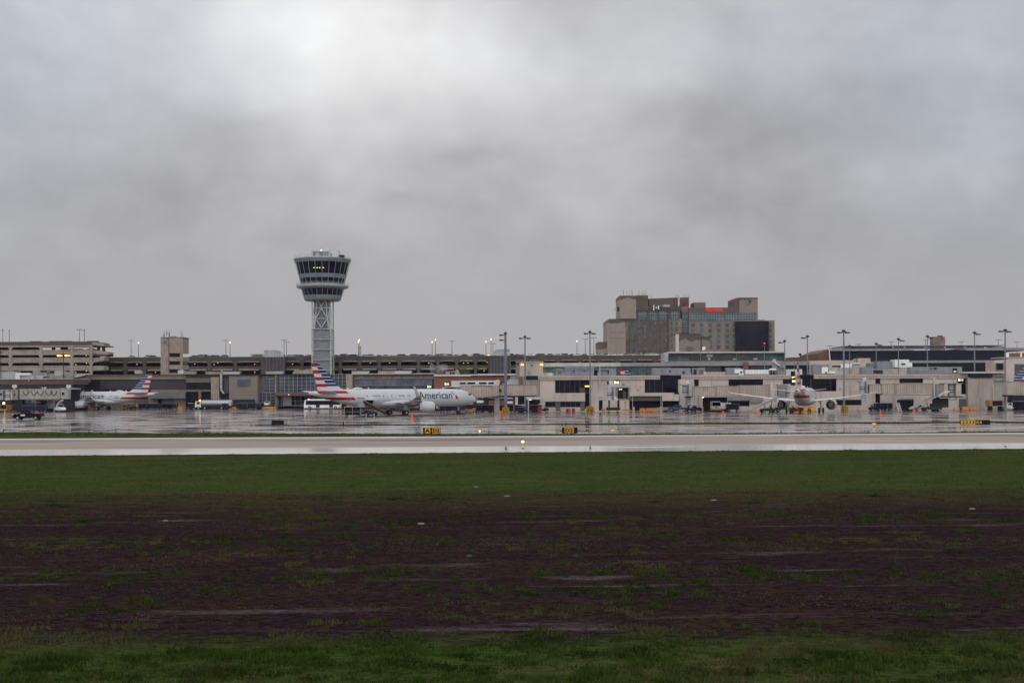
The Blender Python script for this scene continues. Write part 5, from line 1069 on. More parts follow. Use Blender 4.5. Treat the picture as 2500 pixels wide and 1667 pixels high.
# ---- rooftop equipment (each unit stands on a roof)
def unit(label, m, rects, extra=(), cat='rooftop unit', grp='air handling units on the roofs'):
    return px_thing('rooftop_unit', label, cat, [('casing', m, rects)] + list(extra), grp)
def panels(zn, a, b, c, d, D, n): return ('panel_seams', MGREY, [(zn, a + (b - a) * i / n - .8, a + (b - a) * i / n + .8, c + 3, d - 3, D - .05, .05) for i in range(1, n)])
unit('longest grey air handler on the roof left of the gate light mast', GALV, [(4, 1283, 1682, 636, 765, 323, 3)], [panels(4, 1283, 1682, 636, 765, 323, 9), ('hatch', DARK, [(4, 1682, 1732, 688, 765, 323.4, 2)]), ('pipe_rail', GALV, [(4, 1290, 1670, 690, 694, 322.8, .2), (4, 1290, 1670, 664, 667, 322.8, .2)]), ('fixture', DMETAL, [(4, 1400, 1412, 690, 712, 322.7, .2), (4, 1540, 1560, 694, 704, 322.7, .2)])])
unit('small grey air handler with tan louvre near the green glass', GALV, [(4, 1160, 1256, 674, 765, 323.2, 2)], [('louvre', TAND, [(4, 1188, 1236, 692, 738, 323, .3)]), ('duct', MGREY, [(4, 1122, 1160, 684, 700, 323.4, 1), (4, 1130, 1155, 720, 760, 323.4, 1)])])
unit('white roof hatch left of the small grey air handler', OFFW, [(4, 1045, 1112, 728, 768, 323.5, 2)], [('post', MGREY, [(4, 1000, 1006, 610, 768, 323.8, .2), (4, 985, 1040, 680, 684, 323.8, .2)])])
unit('grey air handler directly left of the hidden airliner fin', GALV, [(4, 1760, 1984, 668, 765, 323.1, 2.5)], [panels(4, 1760, 1984, 668, 765, 323.1, 6), ('duct', DMETAL, [(4, 1868, 1885, 696, 742, 322.8, .3), (4, 1770, 1885, 690, 698, 322.8, .3)])])
unit('wide grey air handler right of the hidden airliner fin', GALV, [(5, 412, 928, 663, 756, 323, 3)], [panels(5, 412, 928, 663, 756, 323, 11), ('ports', DMETAL, [(5, 640, 660, 695, 715, 322.8, .3), (5, 535, 545, 690, 700, 322.8, .3), (5, 820, 850, 705, 735, 322.8, .3)]), ('yellow_cap', YELL, [(5, 615, 655, 655, 664, 323.2, 1)])])
unit('boxy grey air handler with brown louvre above the gate windows', GALV, [(5, 955, 1128, 662, 756, 323.2, 2.5)], [('louvre', TAND, [(5, 1055, 1105, 685, 738, 323, .3)]), ('duct', DMETAL, [(5, 975, 1010, 680, 752, 323, .4)]), ('tank', mat('cream tank', (.5, .45, .35), .6), [(5, 1108, 1140, 715, 756, 323, .6)])])
unit('grey air handler joined to a white casing above the gate', GALV, [(5, 1425, 1620, 657, 758, 323, 2.5)], [('white_casing', WHITE, [(5, 1530, 1650, 678, 732, 322.7, 1), (5, 1590, 1650, 732, 758, 322.7, 1)]), ('vent', DMETAL, [(5, 1612, 1636, 705, 732, 322.5, .3)])])
unit('long low white tank on the roof left of the upright fin', WHITE, [(5, 1682, 2000, 686, 746, 323, 2.5)], [('legs', MGREY, [(5, 1690, 2000, 746, 758, 323.3, 1)]), panels(5, 1682, 2000, 686, 746, 323, 8)])
px_thing('exhaust_scrubber', 'tall grey exhaust stack with bent white ducts beside the upright fin', 'exhaust stack', [('stack', GALV, [(5, 2120, 2230, 600, 755, 323, 2), (5, [(2050, 700), (2050, 580), (2085, 545), (2110, 560), (2120, 700)], 322.8, 1)]), ('bent_duct', OFFW, [(5, [(2040, 570), (2085, 535), (2095, 545), (2060, 590)], 322.4, .5), (5, [(2080, 560), (2110, 590), (2160, 625), (2150, 640), (2100, 610), (2072, 580)], 322.3, .5)]), ('white_duct', WHITE, [(5, [(2000, 690), (2020, 668), (2100, 668), (2100, 690)], 322.4, .6)]), ('louvre', TAND, [(5, 2145, 2215, 655, 700, 322.8, .2)]), ('rail', LGREY, [(5, 2010, 2300, y, y + 3, 322, .1) for y in (690, 712)] + [(5, X, X + 3, 690, 755, 322, .1) for X in range(2010, 2300, 40)])])
unit('grey air handler just right of the upright fin', GALV, [(6, 478, 690, 616, 745, 323, 3)], [('white_casing', WHITE, [(6, 596, 680, 650, 738, 322.7, 1)]), ('vent', DMETAL, [(6, 644, 664, 715, 740, 322.5, .3)]), panels(6, 478, 600, 616, 745, 323, 4)])
unit('low pale casing between the air handler and light mast', LGREY, [(6, 690, 890, 700, 748, 323.4, 2)], [('pale_top', WHITE, [(6, 690, 780, 705, 735, 323.1, .3)])])
unit('plain white casing behind the yellow footed light mast', WHITE, [(6, 856, 1012, 605, 656, 350, 2.5)], [('dark_cap', DMETAL, [(6, 760, 852, 628, 650, 350.3, 2)])])
unit('small white hooded vent with dark slot', LGREY, [(6, 1030, 1115, 605, 656, 349, 2)], [('hood', WHITE, [(6, 1038, 1112, 590, 606, 348.5, 2.5)]), ('slot', DARK, [(6, 1042, 1108, 606, 616, 348.8, .3)]), ('rod', DMETAL, [(6, 1074, 1082, 480, 592, 349, .2)])])
unit('blue grey air handler with pipes above the round bridge head', GALV, [(6, 1150, 1300, 650, 743, 323, 3)], [panels(6, 1150, 1300, 650, 743, 323, 5), ('pipes', DMETAL, [(6, 1300, 1430, 690, 740, 323.3, 1.5)])])
unit('large grey air handler stack behind the blue grey one', GALV, [(6, 1355, 1606, 570, 670, 345, 4)], [('lower_unit', MGREY, [(6, 1240, 1360, 595, 662, 345.4, 3)]), panels(6, 1355, 1606, 570, 670, 345, 7)])
unit('big white air handler on the right concourse roof', WHITE, [(7, 26, 222, 547, 655, 343, 4), (7, 222, 263, 588, 655, 343, 4)], [('hatch', DMETAL, [(7, 118, 170, 598, 618, 342.7, .3)]), ('feet', DMETAL, [(7, 40, 100, 655, 668, 343.5, 2)])])
unit('longest grey ribbed air handler right of the big white one', GALV, [(7, 242, 648, 646, 745, 323, 3)], [panels(7, 242, 648, 646, 745, 323, 10), ('rails', LGREY, [(7, 245, 640, 694, 698, 322.8, .2), (7, 245, 640, 716, 720, 322.8, .2)]), ('ports', DMETAL, [(7, 565, 600, 655, 680, 322.7, .3), (7, 510, 530, 660, 680, 322.7, .3)])])
unit('grey air handler with white hatch at the right roof end', GALV, [(7, 648, 944, 646, 738, 323.1, 3)], [('hatch', DARK, [(7, 820, 878, 665, 725, 322.9, .2)]), ('white_valve', WHITE, [(7, 832, 865, 698, 722, 322.7, .2)])])
unit('small tan block on the roof between the air handlers', CONC2, [(6, 1790, 1800, 655, 700, 340, 1)], [('cap', MGREY, [(6, 1786, 1804, 650, 656, 339.8, 1)])])
unit('ridged tan screen on the roof beside the tower base', mat('tan screen', (.34, .29, .22), .7, streak=.3), [(2, [(1870, 742), (1895, 690), (2160, 686), (2165, 742)], 416, 2)], [('seams', TAND, [(2, X, X + 3, 690, 742, 415.9, .1) for X in range(1920, 2160, 45)])])
unit('pale steel trough on the roof left of the tan screen', LGREY, [(2, [(1505, 744), (1505, 710), (1750, 708), (1735, 744)], 415, 2)], [('seams', MGREY, [(2, X, X + 2, 712, 742, 414.9, .1) for X in range(1530, 1730, 30)])])
unit('pale steel trough on the roof above the silver duct', LGREY, [(2, [(918, 748), (918, 712), (1165, 712), (1140, 748)], 412, 2)], [('tan_part', TAN, [(2, 682, 915, 712, 748, 412.5, 2)])])
unit('pale steel trough on the roof right of the tower', LGREY, [(3, [(746, 620), (746, 592), (950, 592), (930, 620)], 405, 2)], [('seams', MGREY, [(3, X, X + 2, 594, 618, 404.9, .1) for X in range(770, 930, 25)])])
unit('tan and grey trough on the roof mid way above the fuselage', TAN, [(3, 1050, 1240, 590, 620, 405, 2)], [('grey_part', LGREY, [(3, [(1240, 620), (1240, 590), (1438, 590), (1420, 620)], 404.9, 2)])])
unit('tan cooling plant giving off steam on the brick terminal', mat('tan plant', (.27, .22, .175), .8), [(3, [(1818, 642), (1825, 595), (1940, 588), (1945, 570), (1965, 572), (1978, 600), (1985, 642)], 374, 3)], [('fans', DMETAL, [(3, 1875, 1890, 600, 640, 373.8, .2), (3, 1900, 1930, 605, 635, 373.7, .2)])], cat='cooling plant')
unit('pale roof box left of the pale stair tower', LGREY, [(1, 1840, 1930, 700, 742, 414, 2)], [('slats', OFFW, [(1, 1845, 1925, y, y + 4, 413.8, .2) for y in (704, 714, 724, 734)])])
unit('pale roof box right of the pale stair tower', OFFW, [(2, 303, 376, 692, 740, 413, 2)], [('duct_run', GREYC, [(2, 380, 540, 708, 745, 413.6, 2)])])
unit('long grey roof plant at the left frame edge', LGREY, [(1, -100, 215, 712, 812, 408, 4)], [panels(1, -100, 215, 712, 812, 408, 7)])
unit('white round ended duct on the left pier roof', WHITE, [(1, 212, 408, 730, 760, 407, 1.5), (1, 208, 272, 742, 812, 407.2, 1.5)], [('lower_casing', LGREY, [(1, 272, 470, 762, 812, 407.6, 2)])])
unit('pale air handler with dark opening on the left pier roof', GREYC, [(1, 448, 640, 700, 745, 410, 3)], [('opening', DARK, [(1, 552, 636, 697, 722, 393.7, .3)]), ('lower_panel', LGREY, [(1, 470, 640, 760, 812, 408.5, 2)]), ('duct', DMETAL, [(1, [(575, 800), (600, 778), (645, 778), (625, 800)], 391.8, .5)])])
unit('square grey air handler left of the orange lit mast', LGREY, [(1, 745, 862, 700, 762, 408, 3)], [('dark_side', DMETAL, [(1, 692, 745, 702, 735, 408.5, 2)]), ('sloped_duct', GREYC, [(1, [(640, 810), (860, 745), (860, 770), (700, 812)], 407, 1)])])
unit('tan grey air handler right of the orange lit mast', GREYC, [(1, 872, 1000, 716, 800, 408, 3)], [('sloped_roof', LGREY, [(1, [(1000, 800), (1000, 750), (1180, 745), (1200, 752)], 409, 3)])])
for zn, X, Y0, Y1, lb in ((5, 1067, 300, 655, 'thin grey mast left of the white satellite dish column'), (5, 1555, 430, 655, 'thin grey mast in front of the lounge glass middle'), (5, 265, 560, 755, 'short brown pole on the roof near the green glazing'), (6, 975, 370, 560, 'thin pole in front of the dark hall, left one'), (6, 220, 545, 700, 'thin pole beside the upright fin')):
    px_thing('roof_mast', lb, 'mast', [('pole', MGREY, [(zn, X - 2, X + 2, Y0, Y1, 324, .25)]), ('tip', DMETAL, [(zn, X - 5, X + 5, Y0 - 4, Y0 + 3, 323.9, .3)])], 'thin masts on the roofs')
# steam over the cooling plant
def steam():
    m = bpy.data.materials.new('steam'); m.use_nodes = True; t = NT(m.node_tree); t.n.clear()
    v = t.new('ShaderNodeVolumePrincipled'); v.inputs['Color'].default_value = (.9, .9, .92, 1)
    n = t.noise(t.new('ShaderNodeTexCoord').outputs['Object'], .35, 3, .6, .5); t.put(v.inputs['Density'], t.m('MULTIPLY', t.smooth(n, .42, .62), .14))
    o_ = t.new('ShaderNodeOutputMaterial'); t.l.new(v.outputs[0], o_.inputs['Volume'])
    D = 372; pts = [(1835, 600, 2.2), (1790, 592, 2.4), (1740, 595, 2.4), (1700, 600, 2.0), (1680, 575, 1.8), (1655, 550, 1.7), (1635, 528, 1.3)]
    mb = MB(); pr = []
    for X, Y, r in pts: p = W(*Z(3, X, Y), D); pr.append((p, r))
    rs = []
    for p, r in pr: rs.append([(p.x + (.3 * r) * math.sin(2 * math.pi * i / 12) * .6, D + 3 + r * math.cos(2 * math.pi * i / 12), p.z + r * math.sin(2 * math.pi * i / 12)) for i in range(12)])
    mb.rings(rs); o = mb.build('steam', m); tag(o, 'thin white steam drifting left from the cooling plant', 'steam', kind='stuff')
steam()
# ================================================================== jet bridges, masts, vehicles, small things
CORR = JETB
def ribs(mb, zn, a, b, ya, yb, D, step=12, w=1.6, ya2=None, yb2=None):
    X = a + step
    while X < b - 2:
        k = (X - a) / (b - a); y0 = ya + ((ya2 if ya2 is not None else ya) - ya) * k; y1 = yb + ((yb2 if yb2 is not None else yb) - yb) * k
        pbox(mb, zn, X, X + w, y0 + 2, y1 - 2, D - .07, .07); X += step
def tunnel(zn, a, b, ya, yb, D, ya2=None, yb2=None, t=3.0, step=14, seams=()):
    ya2 = ya if ya2 is None else ya2; yb2 = yb if yb2 is None else yb2
    body = [(zn, [(a, ya), (b, ya2), (b, yb2), (a, yb)], D, t)]
    mb = []
    return body
def bridge(label, tunnels, extra, grp='jet bridges'):
    """tunnels: (zone, x0, x1, top0, bottom0, D, top1, bottom1, material)"""
    parts = []
    for (zn, a, b, ya, yb, D, ya2, yb2, m) in tunnels: parts.append(('tunnel', m, [(zn, [(a, ya), (b, ya2), (b, yb2), (a, yb)], D, 3.0)]))
    for (zn, a, b, ya, yb, D, ya2, yb2, m) in tunnels:
        r = []; X = a + 10
        while X < b - 4:
            k = (X - a) / (b - a); r.append((zn, X, X + 5, ya + (ya2 - ya) * k + 3, yb + (yb2 - yb) * k - 3, D - .08, .08)); X += 29
        parts.append(('ribs', mat('dark beige rib', (.27, .22, .19), .6), r)); parts.append(('bottom_rail', MGREY, [(zn, [(a, yb - 2), (b, yb2 - 2), (b, yb2 + 5), (a, yb + 5)], D - .12, 3.2)]))
        parts.append(('top_rail', TAND, [(zn, [(a, ya - 3), (b, ya2 - 3), (b, ya2), (a, ya)], D - .1, 3.1)]))
    return px_thing('jet_bridge', label, 'jet bridge', parts + extra, grp)
def round_head(t, zn, xc, hw, ya, yb, D, m, name='rotunda'):
    org = tuple(t['_org']); x = zx(zn, xc, (ya + yb) / 2, D); r = zx(zn, xc + hw, ya, D) - zx(zn, xc, ya, D); z0 = zz(zn, xc, yb, D); z1 = zz(zn, xc, ya, D)
    mb = MB(); mb.zrings([(r, z0), (r, z1)], x, D + r, 20); mb.build(name, m, t, org, smooth=True)
    mb = MB(); mb.zrings([(r * 1.08, z1), (r * 1.08, z1 + .18)], x, D + r, 20); zc = (z0 + z1) / 2
    mb.zrings([(r * 1.02, z0 - .1), (r * 1.02, z0 + .05)], x, D + r, 20); mb.build('rotunda_rim', OFFW, t, org)
    mb = MB(); mb.zrings([(r * 1.02, zc - .55), (r * 1.02, zc - .35)], x, D + r, 20); mb.zrings([(r * 1.02, zc - .05), (r * 1.02, zc + .1)], x, D + r, 20); mb.build('shutter_gap', DMETAL, t, org)
LB = mat('pale grey bridge panel', (.33, .32, .31), .55, streak=.2)
t = bridge('beige jet bridge running from the long airliner nose to the corner block', [(3, 1990, 2356, 765, 905, 300, 766, 885, CORR), (4, 0, 380, 905, 1078, 300.2, 905, 1040, CORR), (4, 385, 885, 893, 1038, 301, 893, 1045, CORR)],
    [('link_door', DMETAL, [(4, 388, 415, 950, 990, 300.8, .2)]), ('slope_cover', MGREY, [(3, [(1760, 800), (1830, 775), (1980, 772), (2025, 812), (1990, 830)], 302, 2.4)]), ('slope_roof', OFFW, [(3, [(1755, 796), (1830, 770), (1985, 768), (1985, 774), (1830, 777)], 301.8, 2.6)]), ('glass_side', DGLASS, [(3, 1835, 1925, 782, 800, 301.9, .2)]),
     ('stair_rail', LGREY, [(3, 1888, 1995, y, y + 3, 303, .1) for y in (708, 726, 744)] + [(3, X, X + 3, 705, 772, 303, .1) for X in (1890, 1925, 1960, 1992)]), ('support_leg', GREYC, [(4, 318, 388, 1070, None, 301, 1.2), (4, 330, 470, 1060, 1080, 300.9, 1.4)]), ('support_leg', BRICK, [(4, 572, 604, 1050, None, 303.5, .6)]), ('underbeam', DMETAL, [(4, 385, 900, 1040, 1052, 300.8, 3.2), (4, 160, 470, 1078, 1105, 301.2, 2)]), ('white_box', OFFW, [(4, 340, 392, 830, 884, 304, 1.2)]), ('cap', OFFW, [(4, 240, 360, 890, 905, 300.5, 2)])])
t = bridge('grey and beige jet bridge with a round head right of the yellow barriers', [(5, 945, 1285, 922, 1046, 303, 920, 1050, CORR), (5, 1285, 1605, 912, 1050, 302.5, 910, 1054, CORR), (5, 1605, 2022, 897, 1056, 302, 895, 1060, CORR), (6, 2, 95, 895, 1060, 302.3, 895, 1060, mat('grey end panel', (.24, .22, .21), .6))],
    [('head_panel', LB, [(5, 905, 945, 912, 1048, 302, 2.5)]), ('roof_lamp_box', OFFW, [(5, 868, 912, 830, 872, 305, .8)]), ('head_roof', LB, [(5, 805, 985, 880, 896, 302.3, 4)]), ('lift_column', GREYC, [(5, 870, 935, 1055, 1180, 304, 1.2), (5, 1030, 1045, 1060, 1200, 304, .4)]), ('wheel_frame', DMETAL, [(5, 860, 960, 1040, 1062, 303.5, 2)]), ('service_stair', LGREY, [(5, 1940, 2180, y, y + 3, 303, .2) for y in (835, 855, 880)] + [(5, X, X + 4, 820, 890, 303, .2) for X in (1945, 2000, 2060, 2120, 2175)]), ('pole', OFFW, [(5, 2030, 2046, 860, 1060, 301, .4)]), ('ladder_post', LGREY, [(5, 2095, 2110, 905, 1060, 301.2, .4)])])
round_head(t, 5, 866, 48, 896, 1042, 303, LGREY)
round_head(t, 6, 135, 31, 896, 1062, 304, LGREY)
t = bridge('jet bridge with a grey round head right of the upright fin', [(6, 1245, 1425, 892, 1008, 304, 890, 1012, CORR), (6, 1425, 1608, 882, 1022, 303.5, 880, 1026, CORR), (7, 38, 556, 877, 1026, 303, 875, 1032, CORR), (7, 585, 700, 885, 1040, 303.3, 885, 1045, mat('grey end panel', (.24, .22, .21)))],
    [('head_panel', LB, [(6, 1205, 1222, 850, 1005, 303.5, 2.5)]), ('roof_lamp_box', OFFW, [(6, 1160, 1204, 792, 832, 306, .8)]), ('head_roof', LB, [(6, 1105, 1285, 838, 848, 304, 3)]), ('lift_column', LGREY, [(6, 1150, 1200, 1010, 1150, 305, 1)]), ('pole', LGREY, [(7, 556, 578, 800, 1045, 302.6, .5)]), ('cab_panel', mat('cream cab', (.42, .37, .30), .5), [(7, 866, 935, 880, 1052, 303, 2.4)]), ('cab_nose', OFFW, [(7, [(935, 1050), (935, 1020), (965, 1022), (978, 1045), (960, 1056)], 303.4, 1.5)]), ('cab_floor', DMETAL, [(7, 700, 960, 1046, 1064, 302.8, 3)]), ('cab_roof', MGREY, [(7, 690, 965, 868, 880, 303, 3)]), ('cable_loop', DMETAL, [(7, 775, 868, 1090, 1098, 304, .1), (7, 775, 783, 1064, 1096, 304, .1), (7, 860, 868, 1064, 1096, 304, .1)])])
round_head(t, 6, 1162, 42, 850, 1006, 304, LGREY)
round_head(t, 7, 812, 44, 884, 1046, 304, LGREY)
t = bridge('beige jet bridge cut off by the right frame edge', [(7, 1560, 1900, 852, 1028, 303, 852, 1034, CORR)], [('underframe', DMETAL, [(7, 1560, 1900, 1034, 1050, 303.2, 3)]), ('support_leg', GREYC, [(7, 1840, 1880, 1050, None, 304, 1)])])
t = px_thing('jet_bridge', 'open ended jet bridge head on a wheeled lift beside the yellow barriers', 'jet bridge', [('hood', mat('hood grey', (.16, .16, .17), .6), [(4, 1985, 2006, 925, 1090, 300, 3), (4, 2150, 2170, 925, 1090, 300, 3), (4, 1985, 2170, 1080, 1092, 300, 3)]), ('hood_roof', LB, [(4, [(1980, 930), (1985, 912), (2158, 906), (2170, 918), (2170, 930)], 299.8, 3.4)]), ('interior', DARKB, [(4, 2006, 2150, 930, 1080, 301.8, 1)]), ('inner_door', mat('grey door'), [(4, 2080, 2120, 975, 1080, 301.6, .2)]), ('inner_lamp', WARM, [(4, 2024, 2066, 950, 957, 300.6, .3)]), ('bumper', YELL, [(4, 2010, 2160, 1092, 1103, 299.8, 1)]), ('cab_side', LGREY, [(4, 1948, 1984, 918, 1100, 300.4, 2.4)]), ('cab_skirt', OFFW, [(4, [(1955, 1098), (1955, 1050), (1990, 1058), (2010, 1100)], 299.9, .4)]),
    ('walkway', LB, [(4, 1740, 1850, 1090, 1104, 303, 2), (4, 1740, 1800, 1055, 1082, 303, 2)]), ('ladder', LGREY, [(4, 1805, 1865, 890, 896, 303, .3), (4, 1810, 1816, 890, 1090, 303, .2), (4, 1830, 1836, 890, 1090, 303, .2)]), ('lift_column', DMETAL, [(4, 2005, 2030, 1100, 1215, 301, 1), (4, 1880, 1900, 1100, 1215, 301, 1)]), ('machine_base', DMETAL, [(4, 1860, 2040, 1200, 1240, 300, 3)]), ('base_bumper', mat('pale yellow', (.6, .5, .25), .5), [(4, 1862, 2040, 1246, 1256, 299.6, 3.4)]), ('hazard_post', YELL, [(4, 2105, 2115, 1120, 1230, 299.5, .4), (4, 2100, 2128, 1118, 1145, 299.4, .4), (4, 2060, 2190, 1228, 1245, 300, .4)])], 'jet bridges')
round_head(t, 4, 1905, 44, 918, 1096, 301, LGREY)
org = tuple(t['_org'])
for X in (1885, 2010):
    mb = MB(); x = zx(4, X, 1240, 300); mb.cyl((x, 300.6, .38), (x, 301.2, .38), .4, n=16); mb.build('tyre', BLACK, t, org, smooth=True)
DL = 362.0
t = px_thing('jet_bridge', 'pale jet bridge with hanging cable loops reaching the left airliner nose', 'jet bridge', [('tunnel', LB, [(1, 268, 822, 955, 1082, DL, 3)]), ('tunnel_top', CONC2, [(1, 260, 830, 948, 956, DL - .1, 3.2)]), ('underbeam', MGREY, [(1, 268, 822, 1082, 1092, DL, 3)]), ('rear_cab', LB, [(1, 165, 238, 955, 1095, DL - .5, 3)]), ('bellows', DARKB, [(1, 238, 268, 958, 1085, DL + .4, 2.4)]), ('cab', LB, [(1, 830, 965, 950, 1085, DL - .6, 3.4)]), ('bellows', DARK, [(1, [(965, 950), (1000, 962), (1018, 1000), (1010, 1078), (965, 1085)], DL - .4, 3)]), ('cab_roof', CONC2, [(1, 822, 1045, 938, 952, DL - .8, 3.8)]), ('cab_side', GREYC, [(1, 925, 963, 955, 1086, DL - .9, .4)]), ('cab_window', DGLASS, [(1, 845, 878, 995, 1030, DL - .75, .2)]), ('cab_window', DGLASS, [(1, 184, 206, 1012, 1040, DL - .65, .2)]), ('panel_seam', MGREY, [(1, X, X + 3, 957, 1080, DL - .05, .05) for X in (300, 470, 612)]),
    ('roof_post', OFFW, [(1, 570, 588, 925, 956, DL, .5), (1, 606, 626, 922, 956, DL, .5)]), ('support', DMETAL, [(1, 225, 300, 1092, None, DL, 2.5), (1, 830, 990, 1090, None, DL + .2, 2)])], 'jet bridges')
org = tuple(t['_org']); mb = MB()
for X0 in (310, 420, 505, 620, 690):
    for i in range(8):
        f = lambda k: W(*Z(1, X0 + 90 * k / 8, 975 + 60 * math.sin(math.pi * k / 8)), DL - .15); a = f(i); b = f(i + 1); mb.cyl(a, b, .09, n=5)
mb.build('hanging_cable', DMETAL, t, org)
t = px_thing('jet_bridge', 'round cornered jet bridge cab at the extreme left edge', 'jet bridge', [('tunnel', LB, [(1, -200, 40, 965, 1095, DL - 2, 3)]), ('cab_window', DGLASS, [(1, 0, 22, 1005, 1035, DL - 2.2, .2)]), ('cab_roof', CONC2, [(1, -200, 172, 958, 966, DL - 2.2, 3.4)]), ('side_pier', CONC2, [(1, 146, 164, 970, 1095, DL - 2, 2)]), ('underframe', DMETAL, [(1, -200, 165, 1097, 1150, DL - 1.8, 2)])], 'jet bridges')
round_head(t, 1, 94, 50, 972, 1095, DL - 2, LGREY)
for X, lb in ((196, 'white twin lamp box on a short post over the cable hung jet bridge, left one'), (935, 'white twin lamp box on a short post over the bridge cab by the airliner nose')):
    px_thing('lamp_box', lb, 'lamp', [('post', OFFW, [(1, X - 10, X + 6, 918, 960, DL - .4, .4)]), ('lamp_face', WHITE, [(1, X - 28, X - 4, 893, 930, DL - .6, .5)]), ('lamp_face', WHITE, [(1, X + 2, X + 28, 893, 930, DL - .6, .5)]), ('divider', MGREY, [(1, X - 30, X + 30, 910, 914, DL - .7, .2)])], 'twin lamp boxes on the left jet bridges')
# ---- gate signs
def gate_sign(label, zn, X0, X1, Y0, Y1, D, txt, board=True):
    t = px_thing('gate_sign', label, 'sign', [('board', NAVY if board else MGREY, [(zn, X0 - 6, X1 + 6, Y0 - 5, Y1 + 5, D, .25)]), ('bracket', DMETAL, [(zn, (X0 + X1) / 2 - 2, (X0 + X1) / 2 + 2, Y0 - 8, Y1 + 8, D + .25, .4)])], 'lit gate number signs')
    x0, x1, z0, z1 = zr(zn, X0, X1, Y0, Y1, D); mb = MB(); text_at(mb, txt, x0, D - .06, z0, x1 - x0, z1 - z0, .03); mb.build('lit_number', SIGNL, t, tuple(t['_org']))
gate_sign('lit sign reading B14 above the long airliner roof', 3, 1616, 1660, 756, 784, 330, 'B14')
gate_sign('lit sign reading B16 on the red brick wall', 3, 1815, 1862, 724, 754, 330, 'B16')
gate_sign('lit sign reading B6 beside the open bridge head', 4, 1955, 2025, 838, 878, 303, 'B6')
gate_sign('lit sign reading B8 left of the upright fin', 6, 190, 236, 826, 858, 306, 'B8')
gate_sign('lit sign reading B11 at the right jet bridge cab', 7, 893, 958, 808, 840, 306, 'B11')
px_thing('sign_cabinet', 'pale curved equipment cabinet beside the lit B6 sign', 'cabinet', [('cabinet', OFFW, [(4, [(1885, 890), (1885, 845), (1900, 832), (1950, 832), (1950, 890)], 303.2, 1)]), ('shade', DMETAL, [(4, 1965, 2022, 822, 836, 302.8, .6), (4, 1862, 1884, 838, 905, 303.4, .8)]), ('base', LGREY, [(4, 1860, 2035, 892, 906, 303, 1.4)])])
px_thing('gate_display', 'dark display board left of the upright fin with small amber text', 'sign', [('board', NAVY, [(6, 176, 232, 706, 900, 307, .4)]), ('amber_text', AMBER, [(6, 186, 206, 782, 796, 306.9, .05), (6, 212, 232, 778, 784, 306.9, .05), (6, 212, 218, 784, 796, 306.9, .05)])])
# ---- light masts
def mast(label, zn, X, Y, D, base=0.0, r=.22, heads=((-1, .0), (1, .0)), guard=None, lit=None, m=None, group='floodlight masts by the gates'):
    p = W(*Z(zn, X, Y), D); z1 = p.z; t = thing('floodlight_mast', label, 'light mast', (p.x, D, base), 0, group); h = z1 - base
    mb = MB(); mb.cyl((0, 0, 0), (0, 0, h), r, r * .6, 10); mb.build('pole', m or mat('weathered mast steel', (.17, .18, .205), .5, var=.2), t, smooth=True)
    k = D / 320.0
    for i, (s, dz) in enumerate(heads):
        mb = MB(); mb.cyl((0, 0, h + dz), (s * .8 * k, 0, h + dz - .12), .06, n=5); mb.build('arm', MGREY, t)
        x0, x1 = sorted((s * .45 * k, s * 1.55 * k)); mb = MB(); mb.prism_y([(x0, h + dz - .35), (x1, h + dz - .28), (x1, h + dz - .08), (x0, h + dz + .05)], -.45, .45)
        mb.build('floodlight', ORLAMP if lit is ORLAMP else DMETAL, t)
    mb = MB(); mb.box(-.35, .35, -.35, .35, h + .05, h + .5); mb.cyl((0, 0, h + .4), (0, 0, h + 1.0), .04, n=5); mb.build('top_bracket', DMETAL, t)
    if lit is REDL: mb = MB(); mb.cyl((0, 0, h + .5), (0, 0, h + .9), .22, n=8); mb.build('red_lamp', REDL, t)
    return t
def guard(label, px, D, w=3.0, h=3.3):
    x = GX(px, D); t = thing('mast_guard', label, 'mast guard', (x, D, 0), 0, 'yellow guards round the mast feet')
    n = 6
    for i in range(n):
        xx = -w / 2 + w * (i + .5) / n; yy = .7 * math.sin(i * 2.1); hh = h * (.92 + .08 * math.sin(i * 3.3))
        mb = MB(); yy *= .6; mb.cyl((xx, yy, 0), (xx, yy, hh), .19, n=10); mb.cyl((xx, yy, hh), (xx, yy, hh + .08), .19, .1, 10); mb.build('post', YELL, t, smooth=True)
    mb = MB(); mb.box(-w / 2, w / 2, -.25, .25, h * .45, h * .55); mb.build('rail', YELL, t)
mast('thick near light mast with floodlights on its left side, beside the beige bridge', 4, 470, 205, 296, 0, .42, ((-1, 0), (-1, -1.2)), m=mat('slate mast', (.13, .145, .18), .5))
guard('yellow posts round the foot of the thick mast by the beige bridge', 1150 + 474 / 5.6, 295, 1.5, 1.55)
mast('light mast rising in front of the pale corner block', 4, 737, 250, 316, 0, .26)
mast('light mast with yellow foot in front of the concourse wall', 4, 1625, 185, 305, 0, .26); guard('yellow posts round the mast foot beside the concourse door', 1150 + 1628 / 5.6, 304, 1.9, 1.6)
mast('light mast with a red lamp left of the dark hall', 5, 1940, 362, 330, 6, .14, ((-1, 0),), lit=REDL)
mast('slim light mast at the end of the green glazed lounge', 5, 2216, 308, 335, 6, .18, ((-1, 0),))
mast('light mast on the roof right of the upright fin', 6, 398, 245, 326, 8, .2, ((-1, 0),))
mast('tallest right light mast with yellow foot before the concourse', 6, 895, 170, 301, 0, .28); guard('yellow posts round the mast foot right of the tail on airliner', 1900 + 905 / 5.6, 300, 1.7, 1.6)
mast('thin short light mast over the left part of the dark hall', 6, 976, 376, 345, 8, .12, ((1, 0),))
mast('light mast over the brick tank side of the dark hall', 6, 1340, 345, 345, 8, .16, ((1, 0),))
mast('light mast above the big white roof unit', 6, 1643, 282, 340, 8, .17, ((1, 0),))
mast('light mast left of the round storage tank', 7, 470, 243, 336, 8, .18, ((1, 0),))
